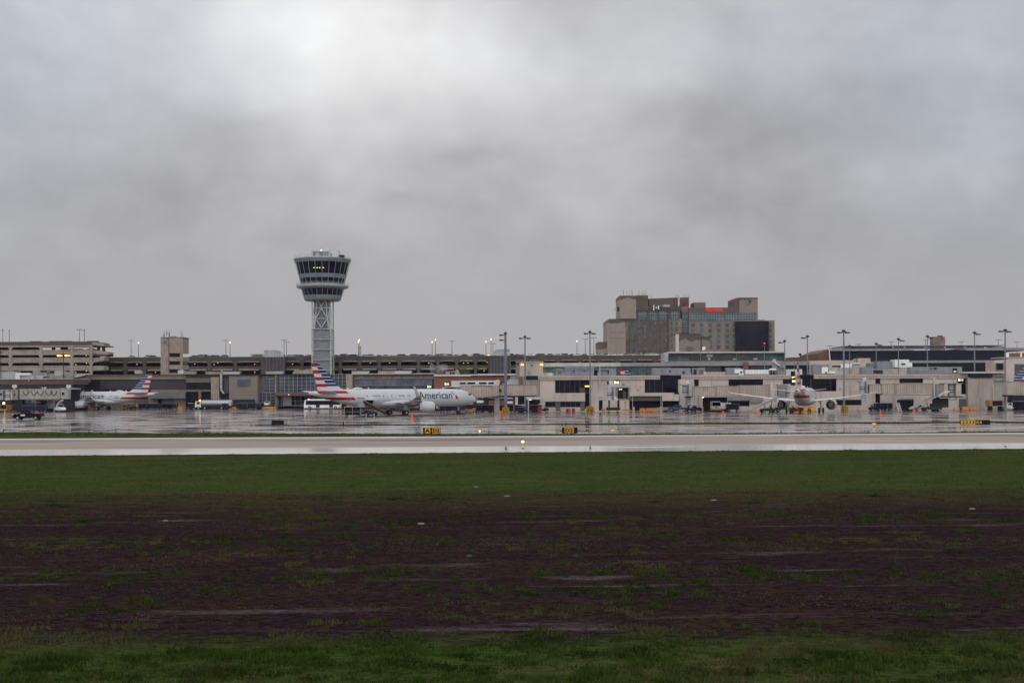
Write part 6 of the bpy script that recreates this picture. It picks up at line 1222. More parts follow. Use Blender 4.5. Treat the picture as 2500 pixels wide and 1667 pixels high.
mast('light mast with a cross arm right of the round tank', 7, 1115, 195, 330, 8, .22, ((1, 0), (-1, -3.2), (1, -3.2)))
mast('tall light mast at the right end of the concourse', 7, 1534, 160, 306, 0, .26, ((-1, .1), (1, 0)))
mast('dark mast with two lit orange floodlights before the left garage', 1, 868, 488, 404, 7, .16, ((-1, 0), (1, 0)), lit=ORLAMP, m=DMETAL)
mast('dark mast with lit orange floodlights at the left frame edge', 1, 10, 462, 404, 7, .16, ((-1, 0),), lit=ORLAMP, m=DMETAL)
def roof_lamp(label, zn, X, Y, lit, D=500, tee=False, zb=None):
    p = W(*Z(zn, X, Y), D); zb = GZ - .3 if zb is None else zb
    t = thing('roof_lamp', label, 'street lamp', (p.x, D, zb), 0, 'lamp posts on the garage roof'); h = p.z - zb
    mb = MB(); mb.cyl((0, 0, 0), (0, 0, h), .16, .1, 8); mb.build('pole', MGREY, t); mb = MB(); mb.cyl((0, 0, 0), (0, 0, 1.3), .3, .26, 8); mb.build('base', GREYC, t)
    if tee: mb = MB(); mb.box(-1.2, 1.2, -.2, .2, h - .1, h + .1); mb.build('lamp_head', MGREY, t)
    else: mb = MB(); mb.zrings([(.12, h - .2), (.24, h), (.24, h + .35), (.12, h + .6)], 0, 0, 8); mb.build('lamp_head', WLAMP if lit else MGREY, t, smooth=True)
for zn, X, Y, lit, tee, lb, D, zb in [
    (1, 38, 150, 0, 0, 'unlit lamp post at the left end of the left garage roof', 480, 24), (1, 127, 162, 0, 0, 'unlit lamp post second from left on the left garage roof', 480, 24), (1, 1087, 138, 0, 1, 'T headed lamp post near the angled corner of the left garage', 480, 24), (1, 1153, 155, 0, 0, 'plain lamp post right of the T headed one on the left garage', 480, 24),
    (1, 1792, 286, 0, 1, 'unlit lamp post left of the pale stair tower', 500, None), (1, 1893, 325, 1, 0, 'lit lamp post just left of the pale stair tower', 500, None), (2, 960, 283, 0, 1, 'unlit lamp post half way between stair tower and control tower', 500, None), (2, 1017, 320, 1, 0, 'lit lamp post half way between stair tower and control tower', 500, None),
    (2, 1755, 278, 0, 1, 'taller unlit lamp post just left of the control tower', 500, None), (2, 1789, 308, 0, 1, 'shorter unlit lamp post just left of the control tower', 500, None), (3, 833, 242, 1, 0, 'taller lit lamp of the pair right of the control tower', 503, None), (3, 825, 264, 1, 0, 'shorter lit lamp of the pair right of the control tower', 500, None), (3, 848, 325, 0, 0, 'short dark post beside the lit lamp pair', 500, None),
    (3, 1670, 264, 1, 0, 'shorter lit lamp post above the long airliner lettering', 500, None), (3, 1709, 240, 1, 0, 'taller lit lamp post above the long airliner lettering', 500, None), (3, 1897, 246, 0, 1, 'unlit T lamp post above the airliner nose', 500, None), (3, 2287, 260, 1, 0, 'lit lamp post left of the right stairwell', 500, None), (3, 2347, 234, 1, 0, 'taller lit lamp post left of the thick mast', 500, None),
    (4, 300, 332, 0, 1, 'unlit T lamp post right over the right stairwell skylight', 500, None), (4, 1448, 304, 1, 0, 'lit lamp post between stairwell and hotel', 500, None), (4, 1562, 267, 0, 1, 'unlit T lamp left of the yellow footed mast', 500, None), (4, 1678, 249, 0, 1, 'unlit T lamp post beside the low hotel wing', 500, None),
    (6, 705, 361, 0, 1, 'T lamp post behind the brick end of the dark hall', 520, 20), (6, 1100, 336, 0, 1, 'T lamp post behind the left part of the dark hall', 520, 20), (6, 1545, 307, 0, 1, 'T lamp post behind the hall right of the middle', 520, 20), (7, 447, 277, 0, 1, 'T lamp post just left of the round storage tank', 520, 20), (7, 938, 306, 0, 1, 'T lamp post right of the round storage tank', 520, 20), (7, 1440, 277, 0, 1, 'T lamp post near the right end of the hall roof', 520, 20), (7, 1695, 306, 0, 1, 'T lamp post at the far right of the skyline', 520, 20)]:
    roof_lamp(lb, zn, X, Y, lit, D, bool(tee), zb)
# ---- wheels and vehicle helpers (x forward, y left, z up)
def wheel_pair(t, x, w, r, hub=LGREY, parts=True):
    for s in (-1, 1):
        mb = MB(); mb.cyl((x, s * (w / 2 - .22), r), (x, s * (w / 2), r), r, r, 16); o = mb.build('wheel', BLACK, t, smooth=True)
        mb = MB(); mb.cyl((x, s * (w / 2 - .05), r), (x, s * (w / 2 + .02), r), r * .55, r * .5, 12); mb.build('hub', hub, o)
def veh(name, label, cat, L_, w, body, cab, glass, color, wheels, wr=.34, group=None, side=None, lights=True, roofw=.82):
    """body / cab / glass : (x,z) outlines seen from the side, front towards +x"""
    t = thing(name, label, cat, (0, 0, 0), 0, group)
    mb = MB(); mb.prism_y(body, -w / 2, w / 2); o = mb.build('body', color, t); o['paint'] = 1
    bm = bmesh.new(); bm.from_mesh(o.data); bmesh.ops.bevel(bm, geom=bm.edges[:], offset=.05, segments=2, affect='EDGES', clamp_overlap=True); bm.to_mesh(o.data); bm.free()
    if cab:
        zb = min(z for x, z in cab); zt = max(z for x, z in cab)
        mb = MB(); f = lambda z: w / 2 * (1 - (1 - roofw) * (z - zb) / (zt - zb)) - .02
        n = len(cab); vs = [(x, -f(z), z) for x, z in cab] + [(x, f(z), z) for x, z in cab]
        mb.add(vs, [tuple(range(n)), tuple(range(2 * n - 1, n - 1, -1))] + [(i, i + n, (i + 1) % n + n, (i + 1) % n) for i in range(n)])
        o = mb.build('cab', color, t); o['paint'] = 1
        for g in glass:
            mb = MB(); vs = [(x, -f(z) - .015, z) for x, z in g] + [(x, f(z) + .015, z) for x, z in g]; n = len(g)
            mb.add(vs, [tuple(range(n)), tuple(range(2 * n - 1, n - 1, -1))] + [(i, i + n, (i + 1) % n + n, (i + 1) % n) for i in range(n)]); mb.build('side_window', DGLASS, t)
        # windscreen and rear screen along the first and last slopes
        fr = max(cab, key=lambda p: p[0]); tops = [p for p in cab if abs(p[1] - zt) < .12]; ft = max(tops, key=lambda p: p[0]); rt = min(tops, key=lambda p: p[0]); rb = min([p for p in cab if p[1] < zb + .1], key=lambda p: p[0])
        for (a, b), nm in (((fr, ft), 'windscreen'), ((rb, rt), 'rear_window')):
            k0, k1 = .12, .9; A = (a[0] + (b[0] - a[0]) * k0, a[1] + (b[1] - a[1]) * k0); B = (a[0] + (b[0] - a[0]) * k1, a[1] + (b[1] - a[1]) * k1); s = .02 if nm == 'windscreen' else -.02
            mb = MB(); mb.add([(A[0] + s, -f(A[1]) + .08, A[1] + .01), (A[0] + s, f(A[1]) - .08, A[1] + .01), (B[0] + s, f(B[1]) - .08, B[1] + .01), (B[0] + s, -f(B[1]) + .08, B[1] + .01)], [(0, 1, 2, 3)]); mb.build(nm, DGLASS, t)
    for x in wheels: wheel_pair(t, x, w, wr)
    if lights:
        xf = max(p[0] for p in body); xr = min(p[0] for p in body); zf = wr * 2 + .05
        for s in (-1, 1):
            mb = MB(); mb.box(xf - .06, xf + .02, s * w * .36 - .16, s * w * .36 + .16, zf, zf + .16); mb.build('headlight', OFFW, t)
            mb = MB(); mb.box(xr - .02, xr + .06, s * w * .4 - .1, s * w * .4 + .1, zf, zf + .25); mb.build('tail_light', REDP, t)
    return t
def put(t, px, D, rz=0.0, z=0.0):
    t.location = (GX(px, D), D, z); t.rotation_euler = (0, 0, rz); return t
def CD(px, D): return min(D, 357 if px < 165 else 400 if px < 440 else 399 if px < 860 else 330 if px < 1300 else 316)
def bottom(t, px, py, rz=0.0): return put(t, px, CD(px, GD(px, py)), rz)
SEDB = [(2.3, .35), (2.35, .6), (2.2, .78), (1.2, .92), (-1.6, .95), (-2.3, .88), (-2.35, .4), (-2.2, .3), (2.1, .28)]; SEDC = [(1.25, .9), (.45, 1.38), (-.9, 1.42), (-1.75, .95)]
SUVB = [(2.3, .4), (2.35, .75), (2.15, .98), (1.1, 1.08), (-2.2, 1.12), (-2.3, .45), (2.1, .33)]; SUVC = [(1.15, 1.05), (.5, 1.62), (-1.95, 1.68), (-2.2, 1.1)]
def glass_of(c): 
    zb = min(z for x, z in c) + .08; zt = max(z for x, z in c) - .1; x1 = max(x for x, z in c); x0 = min(x for x, z in c)
    return [[(x1 - .35, zb), (x1 - .85, zt), (x1 - 1.35, zt), (x1 - 1.35, zb)], [(x1 - 1.45, zb), (x1 - 1.45, zt), (x0 + .75, zt), (x0 + .45, zb)]]
PROT = {}
DK = mat('dark car paint', (.03, .032, .04), .3, coat=.5); SV = mat('silver car paint', (.32, .33, .35), .35, coat=.5); WH = mat('white car paint', (.7, .7, .7), .35, coat=.5); GY = mat('grey car paint', (.12, .125, .135), .35, coat=.5); RD = mat('dark red car paint', (.13, .02, .02), .35, coat=.5); BLU = mat('blue car paint', (.02, .03, .09), .35, coat=.5)
# cars on the long garage roof: row listed by photo position
def roof_cars():
    cs = [('sedan', DK, 'dark'), ('sedan', SV, 'silver'), ('suv', DK, 'dark'), ('suv', GY, 'grey'), ('sedan', WH, 'white'), ('suv', SV, 'silver'), ('sedan', GY, 'grey'), ('sedan', RD, 'dark red')]
    secs = [('between left garage and stair tower', [(1, 1800, 1), (1, 2060, 5), (1, 2110, 3)]), ('right of pale stair tower', [(2, 552, 0), (2, 605, 3), (2, 695, 2), (2, 735, 6), (2, 805, 0), (2, 860, 6), (2, 925, 3)]),
            ('left of control tower', [(2, 1845, 1), (2, 1935, 3), (2, 2000, 2), (2, 2070, 0), (2, 2120, 6)]), ('right of control tower', [(3, 560, 1), (3, 640, 3), (3, 740, 0), (3, 790, 2), (3, 905, 1), (3, 985, 5), (3, 1075, 0), (3, 1150, 1), (3, 1225, 4), (3, 1300, 6), (3, 1345, 2), (3, 1440, 3), (3, 1510, 5), (3, 1575, 0), (3, 1645, 1), (3, 1735, 6), (3, 1795, 5), (3, 1885, 3), (3, 1960, 1), (3, 2050, 0), (3, 2130, 4), (3, 2205, 2), (3, 2250, 6)]),
            ('between right stairwell and hotel', [(4, 560, 2), (4, 630, 6), (4, 700, 1), (4, 800, 4), (4, 912, 0), (4, 985, 3), (4, 1095, 6), (4, 1180, 1), (4, 1262, 3), (4, 1390, 0), (4, 1470, 4), (4, 1560, 6), (4, 1650, 4), (4, 1740, 1), (4, 1820, 5)]), ('in front of the hotel', [(4, 1930, 4), (4, 2018, 4), (4, 2110, 1), (4, 2190, 4), (4, 2270, 5), (5, 350, 4), (5, 440, 4), (5, 520, 6), (5, 562, 4)])]
    orn = ['first', 'second', 'third', 'fourth', 'fifth', 'sixth', 'seventh', 'eighth', 'ninth', 'tenth', 'eleventh', 'twelfth', 'thirteenth', 'fourteenth', 'fifteenth', 'sixteenth', 'seventeenth', 'eighteenth', 'nineteenth', 'twentieth', 'twenty first', 'twenty second', 'twenty third']
    pro = {}
    rn = random.Random(5)
    for sec, lst in secs:
        for i, (zn, X, k) in enumerate(lst):
            kind, m, cn = cs[k]; px, _ = Z(zn, X, 500); D = 496 + rn.uniform(0, 6); lb = f'{cn} {kind} on garage roof, {orn[i]} from left {sec}'
            loc = (GX(px, D), D, GZ + .45 + rn.uniform(0, .15)); rz = rn.choice([0, 0, math.pi]) + rn.uniform(-.25, .25)
            if kind not in pro:
                t = veh('parked_car', lb, 'car', 4.6, 1.8, SEDB if kind == 'sedan' else SUVB, SEDC if kind == 'sedan' else SUVC, glass_of(SEDC if kind == 'sedan' else SUVC), m, (1.45, -1.4), .33 if kind == 'sedan' else .38, 'cars parked on the garage roof', lights=False)
                t.location = loc; t.rotation_euler = (0, 0, rz); pro[kind] = t
            else: dup(pro[kind], loc, rz, lb, 'cars parked on the garage roof', m)
roof_cars()
# ---- black pickup crossing the apron (drives left)
t = veh('pickup_truck', 'black pickup truck driving left across the wet apron', 'pickup truck', 5.7, 2.0, [(2.85, .45), (2.9, .95), (2.7, 1.12), (1.5, 1.2), (-.5, 1.2), (-.55, 1.28), (-2.75, 1.28), (-2.85, .6), (-2.6, .5), (2.6, .4)], [(1.6, 1.15), (.75, 1.86), (-.6, 1.9), (-.75, 1.2)], [[(1.25, 1.24), (.75, 1.72), (.3, 1.74), (.3, 1.24)], [(.2, 1.24), (.2, 1.74), (-.5, 1.76), (-.6, 1.24)]], mat('black truck paint', (.004, .004, .008), .5, spec=.12), (1.85, -1.75), .42)
bottom(t, 70, 1024.6, math.pi)
mb = MB(); mb.box(.35, 1.25, .985, 1.01, .78, 1.1); mb.build('door_badge', mat('pale badge', (.5, .5, .4), .5), t)
mb = MB(); mb.box(2.86, 2.93, -.85, -.5, .92, 1.1); mb.box(2.86, 2.93, .5, .85, .92, 1.1); mb.build('lit_headlight', WARM, t)
mb = MB(); mb.box(-2.95, -2.85, -.9, .9, .5, .66); mb.build('bumper', LGREY, t)
# ---- fuel tanker facing left
def tanker():
    t = thing('fuel_tanker', 'white fuel tanker truck with silver tank parked in front of the dark terminal bays', 'tanker truck'); L0 = 0
    mb = MB(); mb.prism_y([(5.0, .8), (5.05, 1.6), (4.8, 2.75), (3.1, 2.8), (3.1, .7)], -1.2, 1.2); mb.build('cab', mat('cream truck paint', (.62, .60, .52), .4), t)
    for s in (-1, 1): mb = MB(); mb.box(3.5, 4.4, s * 1.2 - .02, s * 1.2 + .02, 1.7, 2.5); mb.build('side_window', DGLASS, t)
    mb = MB(); mb.add([(5.08, -1.0, 1.65), (5.08, 1.0, 1.65), (4.86, 1.0, 2.6), (4.86, -1.0, 2.6)], [(0, 1, 2, 3)]); mb.build('windscreen', DGLASS, t)
    mb = MB(); mb.rings([[(x, 1.15 * r * math.sin(2 * math.pi * i / 20), 2.15 + .92 * r * math.cos(2 * math.pi * i / 20)) for i in range(20)] for x, r in ((3.0, .85), (2.9, 1), (-6.6, 1), (-6.8, .85))]); mb.build('tank', mat('brushed silver tank', (.42, .42, .44), .35, .3, var=.12), t, smooth=True)
    mb = MB(); mb.box(-6.8, 4.8, -1.0, 1.0, .75, 1.2); mb.build('chassis', DMETAL, t)
    mb = MB(); mb.box(-6.6, 2.8, -.5, .5, 3.05, 3.15); mb.box(-6.7, -5.9, -1.1, 1.1, 1.2, 2.6); mb.build('walkway', LGREY, t)
    mb = MB(); mb.box(-5.0, 2.4, -1.18, -1.1, .6, 1.25); mb.build('hose_lockers', DMETAL, t)
    for x in (3.9, 1.9, -3.6, -4.8): wheel_pair(t, x, 2.4, .5)
    mb = MB(); mb.cyl((3.7, 0, 2.8), (3.7, 0, 3.15), .35, .2, 10); mb.build('beacon', AMBER, t); mb = MB(); mb.box(-5.3, -5.1, -1.22, -1.15, 1.4, 1.75); mb.build('marker', YELL, t)
    return t
bottom(tanker(), 516, 997.5, math.pi)
# ---- apron bus facing left
def bus():
    t = thing('apron_bus', 'white and black passenger bus parked behind the striped tail', 'bus')
    mb = MB(); mb.prism_y([(5.9, .35), (5.95, 1.5), (5.6, 2.95), (-6.0, 2.95), (-6.0, .35)], -1.3, 1.3); mb.build('body', WHITE, t)
    mb = MB(); mb.box(-5.9, 5.3, -1.33, 1.33, 1.35, 2.75); mb.build('window_band', DGLASS, t); mb = MB(); mb.add([(5.98, -1.2, 1.3), (5.98, 1.2, 1.3), (5.72, 1.2, 2.75), (5.72, -1.2, 2.75)], [(0, 1, 2, 3)]); mb.build('windscreen', DGLASS, t)
    for x in (1.4, -2.9): 
        mb = MB(); mb.box(x - .6, x + .6, -1.35, 1.35, .5, 1.4); mb.build('door', DMETAL, t)
    mb = MB(); mb.prism_y([(4.5, 2.95), (4.2, 3.2), (-.5, 3.2), (-1, 2.95)], -1, 1); mb.build('roof_pod', WHITE, t)
    for x in (4.0, -4.3): wheel_pair(t, x, 2.66, .5)
    mb = MB(); mb.cyl((4.6, 0, 3.0), (4.6, 0, 3.3), .25, n=8); mb.build('beacon', mat('lit pink beacon', (1, .4, .3), emit=(1, .4, .3), es=2), t); return t
bottom(bus(), 788, 993.5, math.pi)
# ---- carts, tugs, loaders (made once, copied after)
def cart(label, curtain=BLUEP, frame=MGREY, closed=True, L_=3.2, w=1.6, h=1.95, group='baggage carts on the apron'):
    t = thing('baggage_cart', label, 'baggage cart', (0, 0, 0), 0, group)
    mb = MB(); mb.box(-L_ / 2, L_ / 2, -w / 2, w / 2, .48, .6); mb.build('deck', DMETAL, t); mb = MB(); mb.box(-L_ / 2 - .05, L_ / 2 + .05, -w / 2 - .05, w / 2 + .05, h - .08, h); mb.build('canopy', frame, t)
    for s in (-1, 1):
        for q in (-1, 1): mb = MB(); mb.box(s * (L_ / 2 - .04) - .04, s * (L_ / 2 - .04) + .04, q * (w / 2 - .04) - .04, q * (w / 2 - .04) + .04, .6, h - .08); mb.build('post', frame, t)
    if closed:
        for s in (-1, 1): mb = MB(); mb.box(-L_ / 2 + .08, L_ / 2 - .08, s * w / 2 - .02, s * w / 2 + .02, .62, h - .1); o = mb.build('curtain', curtain, t); o['paint'] = 1
        for s in (-1, 1): mb = MB(); mb.box(s * L_ / 2 - .02, s * L_ / 2 + .02, -w / 2 + .08, w / 2 - .08, .62, h - .1); o = mb.build('end_panel', curtain, t); o['paint'] = 1
    else:
        for s in (-1, 1): mb = MB(); mb.box(s * L_ / 2 - .02, s * L_ / 2 + .02, -w / 2 + .08, w / 2 - .08, .62, h - .1); o = mb.build('end_panel', curtain, t); o['paint'] = 1
        mb = MB(); mb.box(-L_ / 2 + .1, L_ / 2 - .1, -.03, .03, .6, h - .1); o = mb.build('inner_panel', DARKB, t)
        mb = MB(); mb.box(-L_ / 2 + .05, L_ / 2 - .05, w / 2 - .03, w / 2, .6, h - .1); mb.build('dark_backing', DARK, t)  # dark panel added across the back so the open cart looks dark inside
        mb = MB(); mb.box(-L_ / 2, L_ / 2, -w / 2 - .03, -w / 2 + .03, 1.15, 1.2); mb.box(-.03, .03, -w / 2 - .03, -w / 2 + .03, .6, h); mb.build('rail', LGREY, t)
    for x in (-L_ * .36, L_ * .36): wheel_pair(t, x, w * .9, .24)
    mb = MB(); mb.beam((L_ / 2, 0, .42), (L_ / 2 + .8, 0, .35), .06); mb.build('tow_bar', DMETAL, t); return t
G0 = 'baggage carts on the apron'
C1 = bottom(cart('blue curtained baggage cart just left of the left airliner engine'), 170, 1003.6, R(20))
C2 = bottom(cart('large open sided baggage cart parked under the striped tail', NAVY, LGREY, False, 3.4, 1.7, 2.25), 861, 1018.5, R(4))
def put_dup(src, px, py, rz, label, group=G0, paint=None): D = CD(px, GD(px, py)); return dup(src, (GX(px, D), D, 0), rz, label, group, paint)
for px, py, rz, lb, p in [(70, 999.5, .1, 'blue curtained cart under the cable hung jet bridge, left one', None), (85, 1000, .0, 'dark cart under the cable hung jet bridge, middle one', NAVY), (101, 999.5, .1, 'blue cart under the cable hung jet bridge, right one', None), (352, 999.2, .0, 'dark blue cart right of the hi vis worker', NAVY), (370, 999.4, .05, 'dark blue cart under the left airliner tail', NAVY), (384, 997.8, .1, 'blue cart right of the left airliner tail', None), (396, 997.5, .0, 'blue cart below the left airliner tailplane tip', None), (410, 997, .0, 'dark cart at the left end of the shuttered terminal wall', NAVY), (421, 997, .0, 'dark cart right of the shuttered terminal wall', NAVY),
                          (554, 995.8, 1.3, 'blue cart touching the back of the fuel tanker', None), (589, 995.5, .0, 'open dark cart in front of the tan terminal block', NAVY), (603, 995.8, 1.4, 'blue ended cart in front of the tan terminal block', None), (621, 995.8, .0, 'dark cart left of the white car by the glass hall', NAVY), (635, 996, 1.4, 'blue ended cart left of the white car by the glass hall', None),
                          (1087, 1006, .1, 'blue cart under the airliner nose section', None), (1102, 1006.5, .0, 'second blue cart under the airliner nose section', None), (1172, 1007.6, 1.4, 'blue cart with white marks behind the airliner nose', None), (1187, 1007.5, .05, 'dark navy cart right of the white marked blue cart', NAVY), (1203, 1007.5, 1.3, 'maroon curtained cart beside the navy cart', MAROON), (1225, 1006.5, .0, 'maroon cart left of the yellow mast posts', MAROON), (1246, 1007, .0, 'navy cart right of the yellow mast posts', NAVY), (1259, 1007, .0, 'second navy cart right of the yellow mast posts', NAVY),
                          (1307, 1006.5, .0, 'dark low cart by the canopy doorway', NAVY), (1788, 1003.8, .0, 'blue cart right of the white box cart', None), (2150, 1001.5, .0, 'blue cart under the round headed jet bridge', None), (2162, 1001.5, .1, 'second blue cart with yellow cover under the jet bridge', None)]:
    put_dup(C1, px, py, rz, lb, G0, p)
def tug(label, col=BLUEP, group='baggage tugs'):
    t = thing('baggage_tug', label, 'tug', (0, 0, 0), 0, group)
    mb = MB(); mb.prism_y([(1.5, .35), (1.5, 1.0), (.5, 1.15), (.3, .8), (-1.2, .85), (-1.5, 1.0), (-1.5, .35)], -.75, .75); o = mb.build('body', col, t); o['paint'] = 1
    mb = MB(); mb.box(-.9, -.3, -.5, .5, .8, 1.0); mb.box(-.95, -.8, -.5, .5, 1.0, 1.5); mb.build('seat', BLACK, t)
    mb = MB(); mb.box(-1.1, .6, -.7, .7, 2.0, 2.08); mb.build('canopy', WHITE, t)
    for x, y in ((-1.05, -.65), (-1.05, .65), (.5, -.65), (.5, .65)): mb = MB(); mb.beam((x, y, .8), (x, y, 2.0), .05); mb.build('post', DMETAL, t)
    for x in (-.95, .95): wheel_pair(t, x, 1.5, .32)
    mb = MB(); mb.beam((.2, 0, .9), (-.1, 0, 1.3), .05); mb.cyl((-.12, 0, 1.28), (-.08, 0, 1.34), .18, n=10); mb.build('steering_wheel', BLACK, t); return t
T1 = bottom(tug('blue tug at the back of the cart row by the yellow mast posts'), 1272, 1008.6, R(180))
for px, py, rz, lb, p in [(310, 1000, .0, 'yellow nosed tug under the left airliner rear fuselage', YELL), (323, 999.5, .0, 'dark tug left of the hi vis worker', DMETAL), (1010, 1006, .0, 'dark tug right behind the near engine of the long airliner', NAVY), (1072, 1007, .0, 'dark tug right of the near engine, hi vis driver aboard', NAVY), (1150, 1006, .0, 'yellow tug under the airliner nose', YELL), (1690, 1006, .1, 'bright blue tug under the round bridge head', BLUEP), (1700, 1005.5, .9, 'dark blue tug beside the bright blue one', NAVY), (1945, 1005.5, .0, 'red tug below the airliner seen from behind', REDP), (2137, 1003, .0, 'blue tug right of the near engine of the tail on airliner', BLUEP), (468, 996, .0, 'dark tug left of the fuel tanker cab', DMETAL), (1325, 1006, .0, 'dark loader cart right of the canopy doorway', NAVY), (1890, 1005, .0, 'dark tug beneath the left engine of the tail on airliner', NAVY), (885, 1014, .2, 'dark small tug beside the belt loader', NAVY)]:
    put_dup(T1, px, py, rz, lb, 'baggage tugs', p)
def belt_loader(label, L_=7.0, z0=.7, z1=4.0, white=False, grp='belt loaders'):
    t = thing('belt_loader', label, 'belt loader', (0, 0, 0), 0, grp); h = L_ / 2
    mb = MB(); mb.prism_y([(-h, z0 - (.1 if white else .4)), (h, z1 - (.1 if white else .4)), (h, z1 + .28), (-h, z0 + .28)], -.5, .5); mb.build('conveyor_belt', mat('pale belt frame', (.33, .32, .30), .5) if white else BLACK, t)
    for s in (-1, 1): mb = MB(); mb.prism_y([(-h, z0 + .2), (h, z1 + .2), (h, z1 + (.36 if white else .30)), (-h, z0 + (.36 if white else .30))], s * .52 - .04, s * .52 + .04); mb.build('side_rail', LGREY if white else mat('worn yellow rail', (.24, .15, .03), .6), t)
    mb = MB(); mb.prism_y([(-h * .2, .4), (h * .85, .4), (h * .85, 1.0), (h * .3, 1.15), (-h * .2, .9)], -.85, .85); mb.build('chassis', GREENP if white else DMETAL, t)
    mb = MB(); mb.beam((h * .5, 0, 1.0), (h * .55, 0, z0 + (z1 - z0) * .75), .14); mb.beam((h * .1, 0, .9), (0, 0, (z0 + z1) / 2), .12); mb.build('lift_arm', DMETAL, t)
    for x in (-h * .05, h * .7): wheel_pair(t, x, 1.7, .36)
    return t
t = bottom(belt_loader('belt loader sloping down from the open cargo door of the long airliner', 4.8, .8, 3.3), 908, 1014.5, R(176))
t.location = (GX(914, 274), 274, -.1)
bottom(belt_loader('long pale conveyor sloping up to the tail on airliner hold', 7.4, .5, 3.6, True), 1865, 1007.5, R(12)); 
t = bottom(belt_loader('long pale conveyor with a white hooded top beside the right jet bridge', 8.6, .5, 4.4, True), 2262, 1003.5, R(6))
mb = MB(); mb.prism_y([(2.6, 3.4), (3.0, 4.1), (4.6, 5.1), (5.6, 5.0), (5.7, 4.6), (4.4, 4.4)], -.7, .7); mb.build('hood', OFFW, t)
# ---- cargo door standing open on the long airliner is modelled as an awning with dark opening
J0 = [o for o in COL.objects if o.name == 'passenger_jet'][0]
mb = MB(); gx = 21.97 - 44.5 + 13.4
q = []
for dx_ in (0, 1.9):
    for zz_ in (2.2, 2.6, 3.0, 3.4): q.append((gx + dx_, -(1.975 * math.sqrt(max(0, 1 - ((zz_ - 3.88) / 2.07) ** 2)) + .03), zz_))
mb.add(q, [(0, 1, 5, 4), (1, 2, 6, 5), (2, 3, 7, 6)]); mb.build('cargo_hold_opening', DARK, J0)
mb = MB(); mb.prism_y([(gx - .1, 3.5), (gx + 2.0, 3.5), (gx + 2.0, 3.6), (gx - .1, 3.6)], -3.3, -1.9); mb.build('cargo_door', WHITE, J0)
# ---- trucks, vans and cars near the buildings
t = veh('utility_truck', 'white bonneted service truck right of the glass shelter', 'truck', 6, 2.2, [(3.0, .6), (3.05, 1.2), (2.7, 1.5), (1.2, 1.65), (-2.8, 1.3), (-2.9, .6)], [(1.3, 1.55), (.8, 2.6), (-.9, 2.65), (-1.0, 1.5)], [[(.9, 1.7), (.6, 2.4), (-.1, 2.4), (-.1, 1.7)]], WH, (2.0, -1.8), .48); bottom(t, 146, 1000.2, R(-50)); t.scale = (.8, .85, .85)
mb = MB(); mb.beam((-1.5, 0, 1.4), (-.6, 0, 3.0), .1); mb.prism_y([(-1.0, 3.0), (2.2, 4.1), (2.3, 3.8), (-.8, 2.75)], -.5, .5); mb.build('lift_boom', OFFW, t)
t = veh('catering_van', 'white square fronted van with yellow skirt under the beige jet bridge', 'van', 5, 2.3, [(2.4, .45), (2.45, 1.3), (-2.4, 1.3), (-2.4, .45)], [(2.45, 1.25), (2.2, 2.55), (-2.3, 2.6), (-2.4, 1.25)], [[(1.6, 1.5), (1.5, 2.3), (.4, 2.3), (.4, 1.5)]], WH, (1.5, -1.5), .42, roofw=.92); bottom(t, 1747, 1004.6, R(-94))
mb = MB(); mb.box(-2.42, 2.5, -1.18, 1.18, .35, .75); mb.build('yellow_skirt', YELL, t); mb = MB(); mb.box(2.42, 2.5, -.45, .45, .95, 1.2); mb.build('front_badge', NAVY, t)
t = cart('white boxed cart beside the yellow skirted van', WHITE, WHITE, True, 3.0, 1.6, 2.2); bottom(t, 1769, 1003.5, .05)
t = veh('parked_suv', 'white sport utility car beside dark containers at the right edge', 'car', 4.6, 1.9, SUVB, SUVC, glass_of(SUVC), WH, (1.45, -1.4), .38); bottom(t, 2464, 996.5, math.pi); t.scale = (1.25, 1.25, 1.1)
t = veh('parked_suv', 'white car behind the yellow barrier by the glass hall', 'car', 4.6, 1.9, SUVB, SUVC, glass_of(SUVC), WH, (1.45, -1.4), .38); put(t, 652, 408, R(-85)); t.location.z = .9
t = veh('parked_pickup', 'dark blue pickup parked left of the round bridge head', 'pickup truck', 5.2, 1.9, [(2.6, .45), (2.6, 1.0), (1.3, 1.1), (-2.6, 1.1), (-2.6, .5)], [(1.35, 1.05), (.7, 1.7), (-.5, 1.72), (-.7, 1.08)], [[(1.0, 1.15), (.6, 1.6), (-.4, 1.6), (-.5, 1.15)]], BLU, (1.6, -1.6), .38); bottom(t, 1657, 1004.3, R(160))
t = veh('service_van', 'white van seen head on behind the long airliner nose', 'van', 4.6, 2.0, [(2.3, .5), (2.3, 1.1), (-2.3, 1.2), (-2.3, .5)], [(2.1, 1.1), (1.3, 2.0), (-2.2, 2.1), (-2.3, 1.1)], [[(1.2, 1.3), (.9, 1.8), (.1, 1.8), (.1, 1.3)]], WH, (1.5, -1.5), .4); put(t, 1172, 360, R(-88)); t.location.z = 1.6
mb = MB(); mb.box(-2.0, 2.2, -.9, .9, -1.6, .45); mb.build('raised_chassis', DMETAL, t)
t = veh('service_van', 'white van behind the thick mast under the jet bridge', 'van', 4.6, 2.0, [(2.3, .5), (2.3, 1.1), (-2.3, 1.2), (-2.3, .5)], [(2.1, 1.1), (1.3, 2.0), (-2.2, 2.1), (-2.3, 1.1)], [[(1.2, 1.3), (.9, 1.8), (.1, 1.8), (.1, 1.3)]], WH, (1.5, -1.5), .4); put(t, 1245, 350, R(-88)); t.location.z = 1.4
mb = MB(); mb.box(-2.0, 2.2, -.9, .9, -1.4, .45); mb.build('raised_chassis', DMETAL, t)
